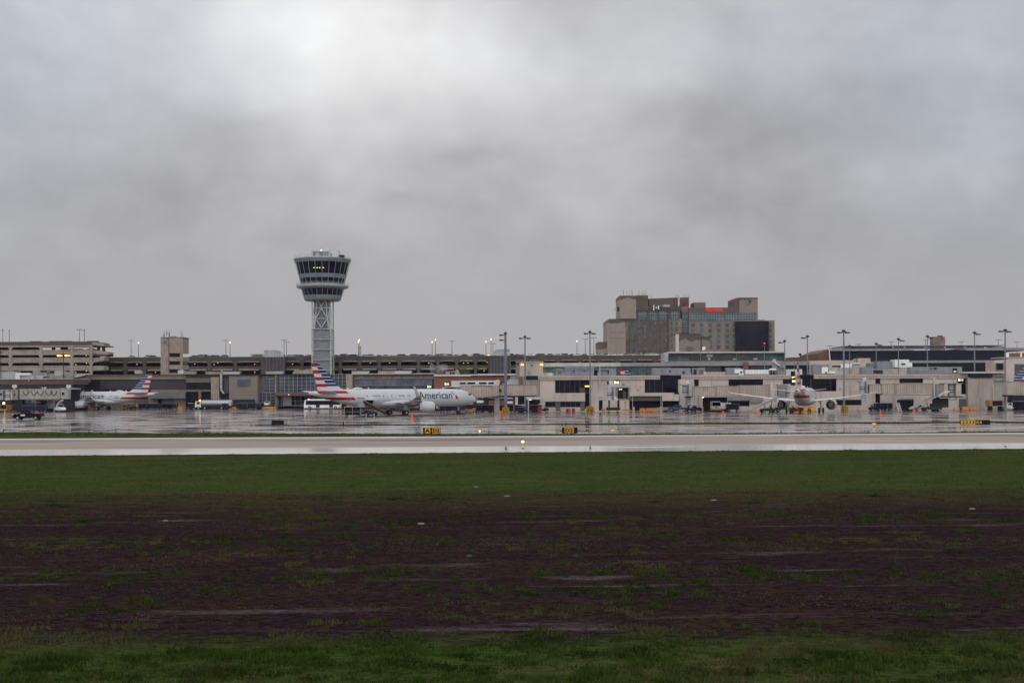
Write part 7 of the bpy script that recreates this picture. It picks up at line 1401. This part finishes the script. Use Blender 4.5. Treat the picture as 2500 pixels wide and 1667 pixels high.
t = veh('parked_car', 'small grey car seen between conveyor and dumpster at right', 'car', 4.6, 1.8, SEDB, SEDC, glass_of(SEDC), SV, (1.45, -1.4), .33); bottom(t, 2238, 1001.2, R(100))
t = veh('loader_truck', 'yellow framed loader truck with lit white lamp at the far left', 'truck', 4.5, 2.3, [(2.2, .5), (2.2, 2.2), (-2.2, 2.2), (-2.2, .5)], None, [], YELL, (1.4, -1.4), .45, lights=False); bottom(t, 14, 999.5, R(-85))
mb = MB(); mb.box(2.22, 2.27, -.85, .85, 1.0, 2.0); mb.build('front_screen', DGLASS, t); mb = MB(); mb.cyl((2.0, .1, 2.3), (2.0, .1, 2.9), .32, n=10); mb.build('lit_beacon', WARM, t); mb = MB(); mb.box(-2.2, 2.2, -1.1, 1.1, 2.2, 2.4); mb.build('roof', DMETAL, t)
px_thing('dark_loader', 'dark green loader machine under the right conveyor', 'loader', [('cab', GREENP, [(7, 590, 760, 1075, 1200, 306, 3)]), ('machine', DMETAL, [(7, 545, 650, 1150, 1218, 305, 2.4), (7, 580, 640, 1060, 1150, 305.5, 1)]), ('yellow_bumper', mat('pale yellow'), [(7, 532, 655, 1210, 1218, 304.6, 3)]), ('base', BLACK, [(7, 560, 640, 1218, None, 305, 2)])])
for zn, r, m, lb in ((7, (1690, 1900, 1118, 1200), NAVY, 'dark container stack at the right frame edge'), (7, (100, 282, 1098, 1180), NAVY, 'dark dumpster beside the striped ladder'), (4, (640, 735, 1195, 1268), BLUEP, 'blue container right of the navy carts')):
    a, b, c, d = r; px_thing('container', lb, 'container', [('box', m, [(zn, a, b, c, d, 308, 2.5)]), ('lid', LGREY, [(zn, a - 2, b + 2, c - 5, c, 307.9, 2.7)]), ('side_ribs', DMETAL, [(zn, X, X + 4, c + 4, d, 307.9, .1) for X in range(int(a) + 20, int(b), 40)]), ('feet', BLACK, [(zn, a + 8, b - 8, d, None, 308.2, 2)])], 'containers by the concourse')
px_thing('container', 'yellow framed blue cargo container before the concourse end', 'container', [('frame', YELLF, [(7, 1316, 1522, 1103, 1112, 312, 2.4), (7, 1316, 1362, 1112, 1180, 312, 2.4), (7, 1498, 1522, 1112, 1170, 312, 2.4), (7, 1316, 1522, 1176, 1186, 312, 2.4)]), ('blue_curtain', BLUEP, [(7, 1362, 1498, 1112, 1176, 312.1, 2.2)]), ('wheels', BLACK, [(7, 1335, 1360, 1186, None, 312.3, 2), (7, 1475, 1500, 1186, None, 312.3, 2)])], 'containers by the concourse')
px_thing('dumpster', 'red dumpster right of the fuel tanker', 'dumpster', [('bin', REDP, [(2, [(1006, 1165), (1000, 1105), (1030, 1092), (1058, 1094), (1058, 1165)], 404, 2)]), ('lid', MGREY, [(2, 1000, 1058, 1090, 1096, 403.8, 2.2)]), ('base', BLACK, [(2, 1008, 1055, 1165, None, 404.2, 1.6)])], 'dumpsters by the tan terminal')
px_thing('dumpster', 'long dark green dumpster in front of the tan terminal block', 'dumpster', [('bin', GREENP, [(2, 1062, 1342, 1104, 1165, 404, 2)]), ('lid', DMETAL, [(2, 1085, 1342, 1092, 1104, 403.8, 2.2)]), ('base', BLACK, [(2, 1070, 1335, 1165, None, 404.2, 1.6)])], 'dumpsters by the tan terminal')
px_thing('glass_shelter', 'glass sided shelter with white flat roof under the cable hung bridge', 'shelter', [('roof', mat('cream shelter roof', (.6, .55, .48), .5), [(1, 478, 742, 1085, 1100, 366, 3.4)]), ('post', OFFW, [(1, 478, 486, 1100, None, 366.2, .3), (1, 732, 742, 1100, None, 366.2, .3)]), ('teal_glass', mat('teal pane', (.14, .22, .25), .2, var=.4), [(1, 640, 730, 1104, 1215, 366.4, .2)]), ('poster', mat('dull red poster', (.2, .06, .07), .6), [(1, 645, 672, 1120, 1150, 366.3, .08), (1, 688, 712, 1112, 1128, 366.3, .08)]), ('poster', mat('pale poster', (.42, .34, .35), .6), [(1, 692, 715, 1150, 1190, 366.3, .08)]), ('back_wall', DARKB, [(1, 486, 732, 1100, None, 368.5, .3)]), ('counter', OFFW, [(1, 490, 560, 1125, 1140, 368, .4)])])
px_thing('site_trailer', 'white rounded trailer with grey windows left of the glass shelter', 'trailer', [('body', OFFW, [(1, [(305, 1100), (312, 1090), (478, 1088), (478, 1140), (318, 1140), (305, 1125)], 367, 2.4)]), ('window', mat('pale curtain window', (.20, .21, .27), .3), [(1, 330, 368, 1100, 1132, 366.9, .15)]), ('window', mat('pale curtain window'), [(1, 378, 428, 1100, 1132, 366.9, .15)]), ('lower_body', mat('slate trailer skirt', (.09, .10, .14), .5), [(1, 340, 478, 1140, 1190, 367.1, 2.2)]), ('wheels', BLACK, [(1, 350, 372, 1190, None, 367.2, 2), (1, 440, 462, 1190, None, 367.2, 2)])])
# ---- people
def person(label, px, py, top, legs, rz=0, arm=0.4, lean=0.0, z=0):
    t = thing('person', label, 'person', (0, 0, 0), 0, 'workers on the apron')
    J = {'pel': (0, 0, .95), 'sp': (lean * .5, 0, 1.2), 'ch': (lean, 0, 1.42), 'nk': (lean, 0, 1.53), 'hd': (lean * 1.1, 0, 1.68), 'hl': (.03, .1, .9), 'kl': (.12, .12, .5), 'al': (.02, .13, .08), 'tl': (.17, .14, .04), 'hr': (.03, -.1, .9), 'kr': (-.02, -.12, .5), 'ar': (-.14, -.13, .08), 'tr': (.0, -.14, .04), 'sl': (lean, .2, 1.42), 'el': (lean + .08, .27, 1.15), 'wl': (lean + .2 + arm * .4, .25, 1.02 + arm * .2), 'sr': (lean, -.2, 1.42), 'er': (lean + .12, -.27, 1.15), 'wr': (lean + .3, -.2, 1.05), 'fl': (lean + .3 + arm * .4, .24, 1.02 + arm * .22), 'fr': (lean + .38, -.18, 1.06)}
    rad = {'pel': .15, 'sp': .15, 'ch': .17, 'nk': .065, 'hd': .105, 'hl': .1, 'kl': .075, 'al': .05, 'tl': .045, 'hr': .1, 'kr': .075, 'ar': .05, 'tr': .045, 'sl': .075, 'el': .055, 'wl': .04, 'fl': .035, 'sr': .075, 'er': .055, 'wr': .04, 'fr': .035}
    E = [('pel', 'sp'), ('sp', 'ch'), ('ch', 'nk'), ('nk', 'hd'), ('pel', 'hl'), ('hl', 'kl'), ('kl', 'al'), ('al', 'tl'), ('pel', 'hr'), ('hr', 'kr'), ('kr', 'ar'), ('ar', 'tr'), ('ch', 'sl'), ('sl', 'el'), ('el', 'wl'), ('wl', 'fl'), ('ch', 'sr'), ('sr', 'er'), ('er', 'wr'), ('wr', 'fr')]
    ks = list(J); me = bpy.data.meshes.new('body'); me.from_pydata([J[k] for k in ks], [(ks.index(a), ks.index(b)) for a, b in E], []); o = bpy.data.objects.new('body', me); COL.objects.link(o)
    sk = o.modifiers.new('skin', 'SKIN'); o.modifiers.new('sub', 'SUBSURF').levels = 1; o.modifiers['sub'].render_levels = 2
    for i, k in enumerate(ks): v = me.skin_vertices[0].data[i]; v.radius = (rad[k], rad[k]); v.use_root = (k == 'pel')
    dg = bpy.context.evaluated_depsgraph_get(); m2 = bpy.data.meshes.new_from_object(o.evaluated_get(dg)); bpy.data.objects.remove(o)
    for m in (top, legs, SKIN): m2.materials.append(m)
    for p in m2.polygons: p.material_index = 2 if p.center.z > 1.56 else (0 if p.center.z > .92 else 1); p.use_smooth = True
    b = bpy.data.objects.new('body', m2); COL.objects.link(b); b.parent = t
    mb = MB(); mb.zrings([(.125, 1.70), (.13, 1.76), (.09, 1.84), (.02, 1.86)], lean * 1.1, 0, 12); mb.build('hat', top, t, smooth=True)
    if isinstance(py, tuple): put(t, px, py[0], rz, z)
    else: bottom(t, px, py, rz)
    return t
tP = person('person in bright yellow rain suit standing left of the dark cart row', 333.5, 998.6, HIVIS, HIVIS, R(0), .8); tP.scale = (1.2, 1.2, 1.1)
person('person in dull green rain suit beside the yellow suited worker', 339.5, 998.4, mat('dull green suit', (.16, .22, .08), .7), mat('dull green suit'), R(10), .3)
person('person in hi vis vest on the dark tug beside the near engine', 1067, 1004.5, HIVIS, NAVY, R(30), .5)
person('person in orange vest at the loader right of the tail on airliner', 2188, 1002.0, mat('orange vest', (.6, .18, .03), .7), NAVY, R(90), .3)
person('person in blue jacket standing beside the round headed bridge lift', 1681, 1004.6, BLUEP, NAVY, R(200), .3)
# ---- cones, barriers, bollards
def cone(label, px, py, h=1.1, grp='orange cones on the apron'):
    t = thing('traffic_cone', label, 'traffic cone', (0, 0, 0), 0, grp)
    mb = MB(); mb.zrings([(.24, .04), (.05, h)], 0, 0, 14); mb.build('cone_body', ORANGE, t, smooth=True); mb = MB(); mb.box(-.28, .28, -.28, .28, 0, .05); mb.build('base', ORANGE, t); return bottom(t, px, py)
K1 = cone('tall orange cone in front of the near engine of the long airliner', 700 + 1441 / 4.704, 1021.5, 1.25)
for px, py, lb in ((80, 999.3, 'small orange cone at left, farthest of the three under the bridge'), (93.4, 1000.5, 'middle orange cone of the three under the left bridge'), (101.3, 1002, 'right orange cone of the three under the left bridge'), (229, 1000, 'orange cone under the left airliner wing'), (1220.9, 1012.5, 'orange cone left of the yellow mast posts'), (1574, 1011.5, 'orange cone in front of the yellow barriers'), (1765.5, 1011, 'orange cone right of the yellow skirted van'), (1845.5, 1010.5, 'orange cone below the pale conveyor'), (2150, 1012.5, 'orange cone in front of the blue carts at right'), (2230, 1006.8, 'orange cone at the foot of the hooded conveyor')):
    D = CD(px, GD(px, py)); dup(K1, (GX(px, D), D, 0), 0, lb, 'orange cones on the apron', scale=(1, 1, .85))
def barrier(label, zn, X0, X1, Yb, m=YELLF, h=.9, grp='yellow plastic barriers'):
    px0, py = Z(zn, X0, Yb); px1, _ = Z(zn, X1, Yb); pm = (px0 + px1) / 2; D = CD(pm, GD(pm, py)); L_ = (px1 - px0) / F * D
    t = thing('barrier', label, 'barrier', (GX(pm, D), D, 0), 0, grp); mb = MB()
    n = max(1, round(L_ / 3.0)); w = L_ / n
    for i in range(n):
        a = -L_ / 2 + i * w + .04; b = a + w - .08; mb = MB()
        mb.rings([[(x, y, z) for y, z in ((-.35, .0), (-.35, .25), (-.12, .5), (-.08, h), (.08, h), (.12, .5), (.35, .25), (.35, 0))] for x in (a, b)]); mb.build('section', m, t)
        mb = MB(); mb.box(a + w * .3, a + w * .6, -.36, -.34, .0, .1); mb.build('foot_slot', DARK, t)
    return t
barrier('yellow barrier row left of the dark tug by the tanker', 2, 262, 372, 1192); barrier('yellow barrier row just right of the tanker', 2, 1000, 1145, 1200); barrier('yellow barrier row between the open carts', 2, 1262, 1325, 1200); barrier('yellow barrier row in front of the white car', 2, 1450, 1615, 1203)
barrier('single yellow barrier left of the long one by the orange cone', 5, 232, 312, 1260, h=.95); barrier('long yellow barrier beside the orange cone', 5, 318, 478, 1258, h=.95); barrier('short yellow barrier in front of the grey concrete barrier', 5, 555, 618, 1253, h=.85); barrier('grey concrete barrier behind the short yellow one', 5, 470, 672, 1246, GREYC, 1.1, 'concrete barriers')
barrier('orange yellow barrier row behind the tail on airliner', 6, 160, 512, 1236, mat('orange yellow barrier', (.55, .24, .04), .6), 1.05); barrier('left orange barrier by the grey service door', 7, 942, 1034, 1214, mat('dull orange barrier', (.5, .23, .07), .6), .95); barrier('right orange barrier beyond the grey service door', 7, 1042, 1156, 1214, mat('dull orange barrier'), .95)
def bollard(label, zn, X, Yt, Yb, m, grp, r=.2):
    px, py = Z(zn, X, Yb); D = CD(px, GD(px, py)); h = (Z(zn, X, Yb)[1] - Z(zn, X, Yt)[1]) / F * D
    t = thing('bollard', label, 'bollard', (GX(px, D), D, 0), 0, grp); mb = MB(); mb.zrings([(r, 0), (r, h - .12), (r * .8, h - .03), (r * .4, h)], 0, 0, 12); mb.build('post', m, t, smooth=True); mb = MB(); mb.zrings([(r * 1.6, 0), (r * 1.5, .06)], 0, 0, 12); mb.build('foot', MGREY, t)
TB = mat('faded tan yellow bollard', (.50, .30, .14), .7)
for zn, X, Yt, Yb, m, lb in ((4, 785, 1205, 1262, TB, 'yellow bollard under the canopy lamp'), (4, 1150, 1212, 1255, TB, 'tan bollard left of the grey door below the windows'), (4, 1233, 1210, 1255, TB, 'tan bollard right of the first grey door'), (4, 1490, 1210, 1252, TB, 'tan bollard left of the second grey door'), (4, 1313, 1212, 1258, MAROON, 'leftmost dark red bollard below the lower windows'), (4, 1336, 1208, 1258, REDP, 'second dark red bollard below the lower windows'), (4, 1360, 1212, 1256, ORANGE, 'orange bollard below the lower windows'), (4, 1393, 1206, 1256, MAROON, 'dark red bollard right of the orange one'), (4, 1413, 1212, 1256, REDP, 'rightmost red bollard below the lower windows'), (4, 570, 1175, 1256, YELL, 'yellow bollard between the navy carts'), (5, 155, 1195, 1285, TB, 'tall tan bollard right of the hazard frame'), (5, 525, 1190, 1275, TB, 'tan bollard before the concrete barrier'), (5, 1095, 1170, 1238, TB, 'tan bollard left of the dark vehicle bay'),
                              (6, 1098, 1185, 1232, TB, 'tan bollard left of the blue carts by the right bridge'), (7, 835, 1180, 1215, TB, 'tan bollard right of the green loader'), (7, 905, 1178, 1215, TB, 'tan bollard left of the grey service door'), (2, 1630, 1150, 1192, TB, 'tan bollard by the glass hall canopy'), (1, 2250, 1145, 1190, YELLF, 'yellow bollard under the left tail'), (4, 1820, 1215, 1270, TB, 'tan bollard left of the wheeled bridge lift'), (4, 1795, 1215, 1270, TB, 'second tan bollard left of the wheeled bridge lift')):
    bollard(lb, zn, X, Yt, Yb, m, 'bollards along the building fronts')
px_thing('fire_cart', 'red wheeled fire extinguisher cart by the canopy doorway', 'fire cart', [('cylinder', REDP, [(4, [(912, 1262), (912, 1205), (925, 1184), (948, 1184), (960, 1205), (960, 1262)], 306, .7)]), ('frame', DMETAL, [(4, 908, 964, 1225, 1230, 305.9, .9)]), ('wheel', BLACK, [(4, 915, 930, 1262, None, 306, .5), (4, 945, 960, 1262, None, 306, .5)])])
# ladders
def ladder(label, zn, X0, X1, Yt, Yb, m, n=7, lean=.0):
    px, py = Z(zn, (X0 + X1) / 2, Yb); D = GD(px, py); s = D / F; k = ZN[zn][2]; w = (X1 - X0) / k * s; h = (Yb - Yt) / k * s
    t = thing('step_ladder', label, 'ladder', (GX(px, D), D, 0), 0, 'ladders on the apron')
    for q in (-1, 1): mb = MB(); mb.beam((q * w / 2 + lean, 0, 0), (q * w / 2 - lean, .5, h), .07); mb.build('side_rail', m, t)
    for i in range(n): z = h * (i + .7) / n; f = z / h; mb = MB(); mb.box(-w / 2 + lean - 2 * lean * f, w / 2 + lean - 2 * lean * f, .5 * f - .12, .5 * f + .12, z - .05, z + .05); mb.build('step', m, t)
    mb = MB(); mb.beam((-w / 2, 1.4, 0), (-w / 2 - lean, .5, h), .05); mb.beam((w / 2, 1.4, 0), (w / 2 - lean, .5, h), .05); mb.build('back_legs', m, t)
ladder('red ladder standing under the striped tail', 3, 595, 636, 995, 1100, REDP, 7); ladder('white rung ladder leaning beside the dark dumpster at right', 7, 68, 108, 1140, 1262, WHITE, 6, .25)
# ---- airfield signs and lights
def field_sign(label, px0, px1, ytop, py, m_face, txt=None, tm=None, parts=(), D=None):
    D = D or GD((px0 + px1) / 2, py); x0 = GX(px0, D); x1 = GX(px1, D); h = (py - ytop) / F * D; xm = (x0 + x1) / 2
    t = thing('airfield_sign', label, 'airfield sign', (xm, D, 0), 0, 'airfield guidance signs'); w = x1 - x0
    mb = MB(); mb.box(-w / 2, w / 2, -.12, .12, .12, h); mb.build('case', mat('black sign case', (.008, .008, .012), .6, spec=.08), t)
    for q in (-.35, .35): mb = MB(); mb.cyl((q * w, 0, 0), (q * w, 0, .14), .05, n=8); mb.build('foot', MGREY, t)
    for (a, b, c, d, m, s, sm) in parts:
        X0 = -w / 2 + w * a; X1 = -w / 2 + w * b; Z0 = .12 + (h - .12) * c; Z1 = .12 + (h - .12) * d
        mb = MB(); mb.box(X0, X1, -.15, -.12, Z0, Z1); mb.build('panel', m, t)
        if s: mb = MB(); hh = (Z1 - Z0) * .66; text_at(mb, s, X0 + (X1 - X0) * .1, -.165, Z0 + (Z1 - Z0) * .17, (X1 - X0) * .8, hh, .03); mb.build('lettering', sm, t)
    return t
SY = mat('sign yellow', (.55, .27, .012), .5, var=.1); SB = mat('sign black', (.008, .008, .012), .6, spec=.08)
field_sign('yellow airfield sign nearest the centre left, black letters D2 and arrow', 1033, 1076, 1043.5, 1061, SY, parts=[(.10, .42, .06, .95, SY, 'A', SB), (.42, .52, .06, .95, SB, None, None), (.52, .98, .06, .95, SY, 'D2', SB)])
field_sign('yellow airfield sign right of centre with black end panel', 1372, 1410, 1043.2, 1059.6, SY, parts=[(.16, .76, .06, .95, SY, 'D2', SB)])
field_sign('long yellow and black airfield sign at the right, small black letters', 2344, 2417, 1025, 1038.6, SY, parts=[(.01, .50, .06, .96, SY, 'J J J J', SB), (.51, .74, .06, .96, SB, 'K4', SY)])
field_sign('plain black back of an airfield sign on the grass strip tip', 663, 693, 1025.5, 1038, SB, parts=[(.03, .97, .08, .95, mat('grey sign back', (.013, .013, .02), .6, spec=.08), None, None)])
def edge_light(label, px, ylamp, py, m=WARM, grp='amber lit edge lights', r=.17):
    D = GD(px, py); h = (py - ylamp) / F * D; t = thing('edge_light', label, 'edge light', (GX(px, D), D, 0), 0, grp)
    mb = MB(); mb.cyl((0, 0, 0), (0, 0, h - .08), .03, n=6); mb.build('stem', OFFW, t); mb = MB(); mb.zrings([(r * .5, h - .12), (r * 1.2, h - .05), (r, h + .06), (r * .3, h + .12)], 0, 0, 10); mb.build('lamp', m, t, smooth=True); mb = MB(); mb.zrings([(.16, 0), (.14, .05)], 0, 0, 10); mb.build('base', DMETAL, t)
AMBD = mat('dull amber lamp', (.8, .3, .03), emit=(1, .38, .03), es=.5)
LITY = mat('lit edge lamp', (1, .8, .3), emit=(1, .58, .12), es=1.2)
edge_light('bright lit edge light standing on the near runway shoulder', 1276.5, 1078, 1094.5, LITY, r=.13); edge_light('lit edge light on the far side of the runway left of centre', 1171.3, 1052.3, 1060.5, LITY, r=.10)
edge_light('amber lit light right of the second yellow sign', 1495, 1050.5, 1059.5, AMBD, r=.15); edge_light('amber lamp on the thin grass strip at right', 2134, 1034.5, 1041, AMBD, r=.26)
BM = mat('blue marker post', (.06, .17, .32), .5)
def marker(label, px, yt, py, m=BM, w=.07, grp='thin marker posts'):
    D = GD(px, py); h = (py - yt) / F * D; t = thing('marker_post', label, 'marker post', (GX(px, D), D, 0), 0, grp); mb = MB(); mb.cyl((0, 0, 0), (0, 0, h), w, w * .8, 8); mb.build('post', m, t); mb = MB(); mb.zrings([(w * 2.4, 0), (w * 2, .05)], 0, 0, 10); mb.build('base', DMETAL, t); mb = MB(); mb.zrings([(w * 1.2, h * .8), (w * 1.2, h * .92)], 0, 0, 8); mb.build('band', OFFW, t)
for px, yt, py, lb in ((1194, 1044, 1056, 'blue marker post between the lit lamp and the second yellow sign'), (613, 1028.5, 1040, 'blue marker post left of the black sign'), (442, 1045, 1056, 'blue marker post far left of the black sign'), (1018, 1030, 1037, 'blue marker left of the first yellow sign'), (1692, 1031, 1036, 'blue marker on the grass strip below the van'), (1907, 1046, 1055, 'blue marker post near the runway right of centre'), (2357, 1045, 1054, 'blue marker post under the long right sign'), (525, 1031, 1040, 'faint blue marker post left of centre')):
    marker(lb, px, yt, py)
marker('short black post below the open baggage cart', 838.3, 1026, 1037, DMETAL, .12); marker('tall cream post at the far left of the apron', 12, 1001.5, 1050, mat('cream post', (.6, .5, .36), .5), .06)
marker('thin dark post on the shoulder left of the bright edge light', 1235, 1088, 1096, DMETAL, .05); marker('thin dark post on the right runway shoulder', 1441, 1085, 1094, DMETAL, .04); marker('small post at the right end of the runway shoulder', 2455, 1080, 1090, OFFW, .05)
# low cable barrier at the left
def cable_barrier():
    ps = [(8, 1048, 1058), (217, 1048.5, 1057), (283, 1047, 1057), (497, 1048, 1057)]; q = [(GP(px, py), (py - yt) / F * GD(px, py)) for px, yt, py in ps]
    o0 = q[0][0]; t = thing('cable_barrier', 'low sagging cable barrier on short posts behind the left verge', 'fence', (o0.x, o0.y, 0))
    for p, h in q: mb = MB(); mb.cyl((p.x - o0.x, p.y - o0.y, 0), (p.x - o0.x, p.y - o0.y, h), .05, n=6); mb.build('post', DMETAL, t)
    mb = MB()
    for (a, ha), (b, hb) in zip(q[:-1], q[1:]):
        for i in range(8):
            f = lambda k: (a.x + (b.x - a.x) * k / 8 - o0.x, a.y + (b.y - a.y) * k / 8 - o0.y, ha + (hb - ha) * k / 8 - .28 * math.sin(math.pi * k / 8)); mb.cyl(f(i), f(i + 1), .03, n=5)
    mb.build('cable', DMETAL, t)
cable_barrier()
# litter on the soil
LIT = mat('dirty pale litter', (.17, .155, .15), .8)
for px, py, m, lb, s in ((1162, 1188, LIT, 'pale scrap of litter at the grass edge, centre', .17), (1238, 1210, mat('pale teal litter', (.10, .17, .16)), 'pale teal scrap right of the centre grass edge', .17), (1743, 1220, LIT, 'white scrap on the soil right of centre', .17), (2374, 1241, LIT, 'white crumpled scrap at far right on the soil', .15), (1028, 1277, mat('pinkish litter', (.20, .15, .14)), 'pinkish scrap on the soil left of centre', .16), (1146, 1356, mat('turquoise litter', (.01, .09, .09)), 'turquoise scrap on the dark soil at centre', .09), (405, 1270, LIT, 'pale scrap on the soil at left', .13)):
    p = GP(px, py); mb = MB(); r = random.Random(int(px)); mb.rings([[(s * (.7 + .5 * r.random()) * math.cos(a) * kk, .4 * s * (.7 + .5 * r.random()) * math.sin(a) * kk, z) for a in [i * math.pi / 4 for i in range(8)]] for z, kk in ((-.03, 1), (.01, .9), (.03, .35))])
    o = mb.build('litter', m); o.location = p; tag(o, lb, 'litter', 'scraps of litter on the soil')
# small tree by the garage
def tree():
    D = 455; p = W(1133, 912, D); t = thing('small_tree', 'small yellow green tree in front of the garage above the brick terminal', 'tree', (p.x, D, 0)); zt = W(1133, 897, D).z
    mb = MB(); mb.cyl((0, 0, 0), (0, 0, zt - 2), .25, .1, 8)
    for a in range(5): mb.cyl((0, 0, zt - 4.5), (1.6 * math.cos(a * 1.3), 1.6 * math.sin(a * 1.3), zt - 1.5), .08, .03, 5)
    mb.build('trunk', mat('bark', (.06, .045, .035)), t); mb = MB(); r = random.Random(2)
    for i in range(900):
        a = r.uniform(0, 6.28); b = r.uniform(-1, 1); q = (r.random() ** .4) * (1 + .25 * math.sin(a * 3)); x = 2.1 * q * math.cos(a) * math.sqrt(1 - b * b); y = 2.1 * q * math.sin(a) * math.sqrt(1 - b * b); z = zt - 2.6 + 2.3 * q * b
        s = r.uniform(.12, .25); mb.add([(x - s, y, z), (x, y - s * .4, z + s), (x + s, y + s * .3, z), (x, y, z - s)], [(0, 1, 2, 3)])
    mb.build('crown', mat('spring leaves', (.07, .085, .03), .8, var=.5, vs=2), t)
tree()

# ---- rain haze
def haze():
    m = bpy.data.materials.new('haze'); m.use_nodes = True; t = NT(m.node_tree); t.n.clear()
    v = t.new('ShaderNodeVolumePrincipled'); v.inputs['Color'].default_value = (.94, .95, 1, 1); v.inputs['Density'].default_value = 0.00004; v.inputs['Anisotropy'].default_value = 0.0
    o_ = t.new('ShaderNodeOutputMaterial'); t.l.new(v.outputs[0], o_.inputs['Volume'])
    mb = MB(); mb.box(-700, 700, -60, 1000, -1.2, 90); o = mb.build('haze', m); tag(o, 'thin rain haze over the whole airfield', 'haze', kind='stuff')
haze()
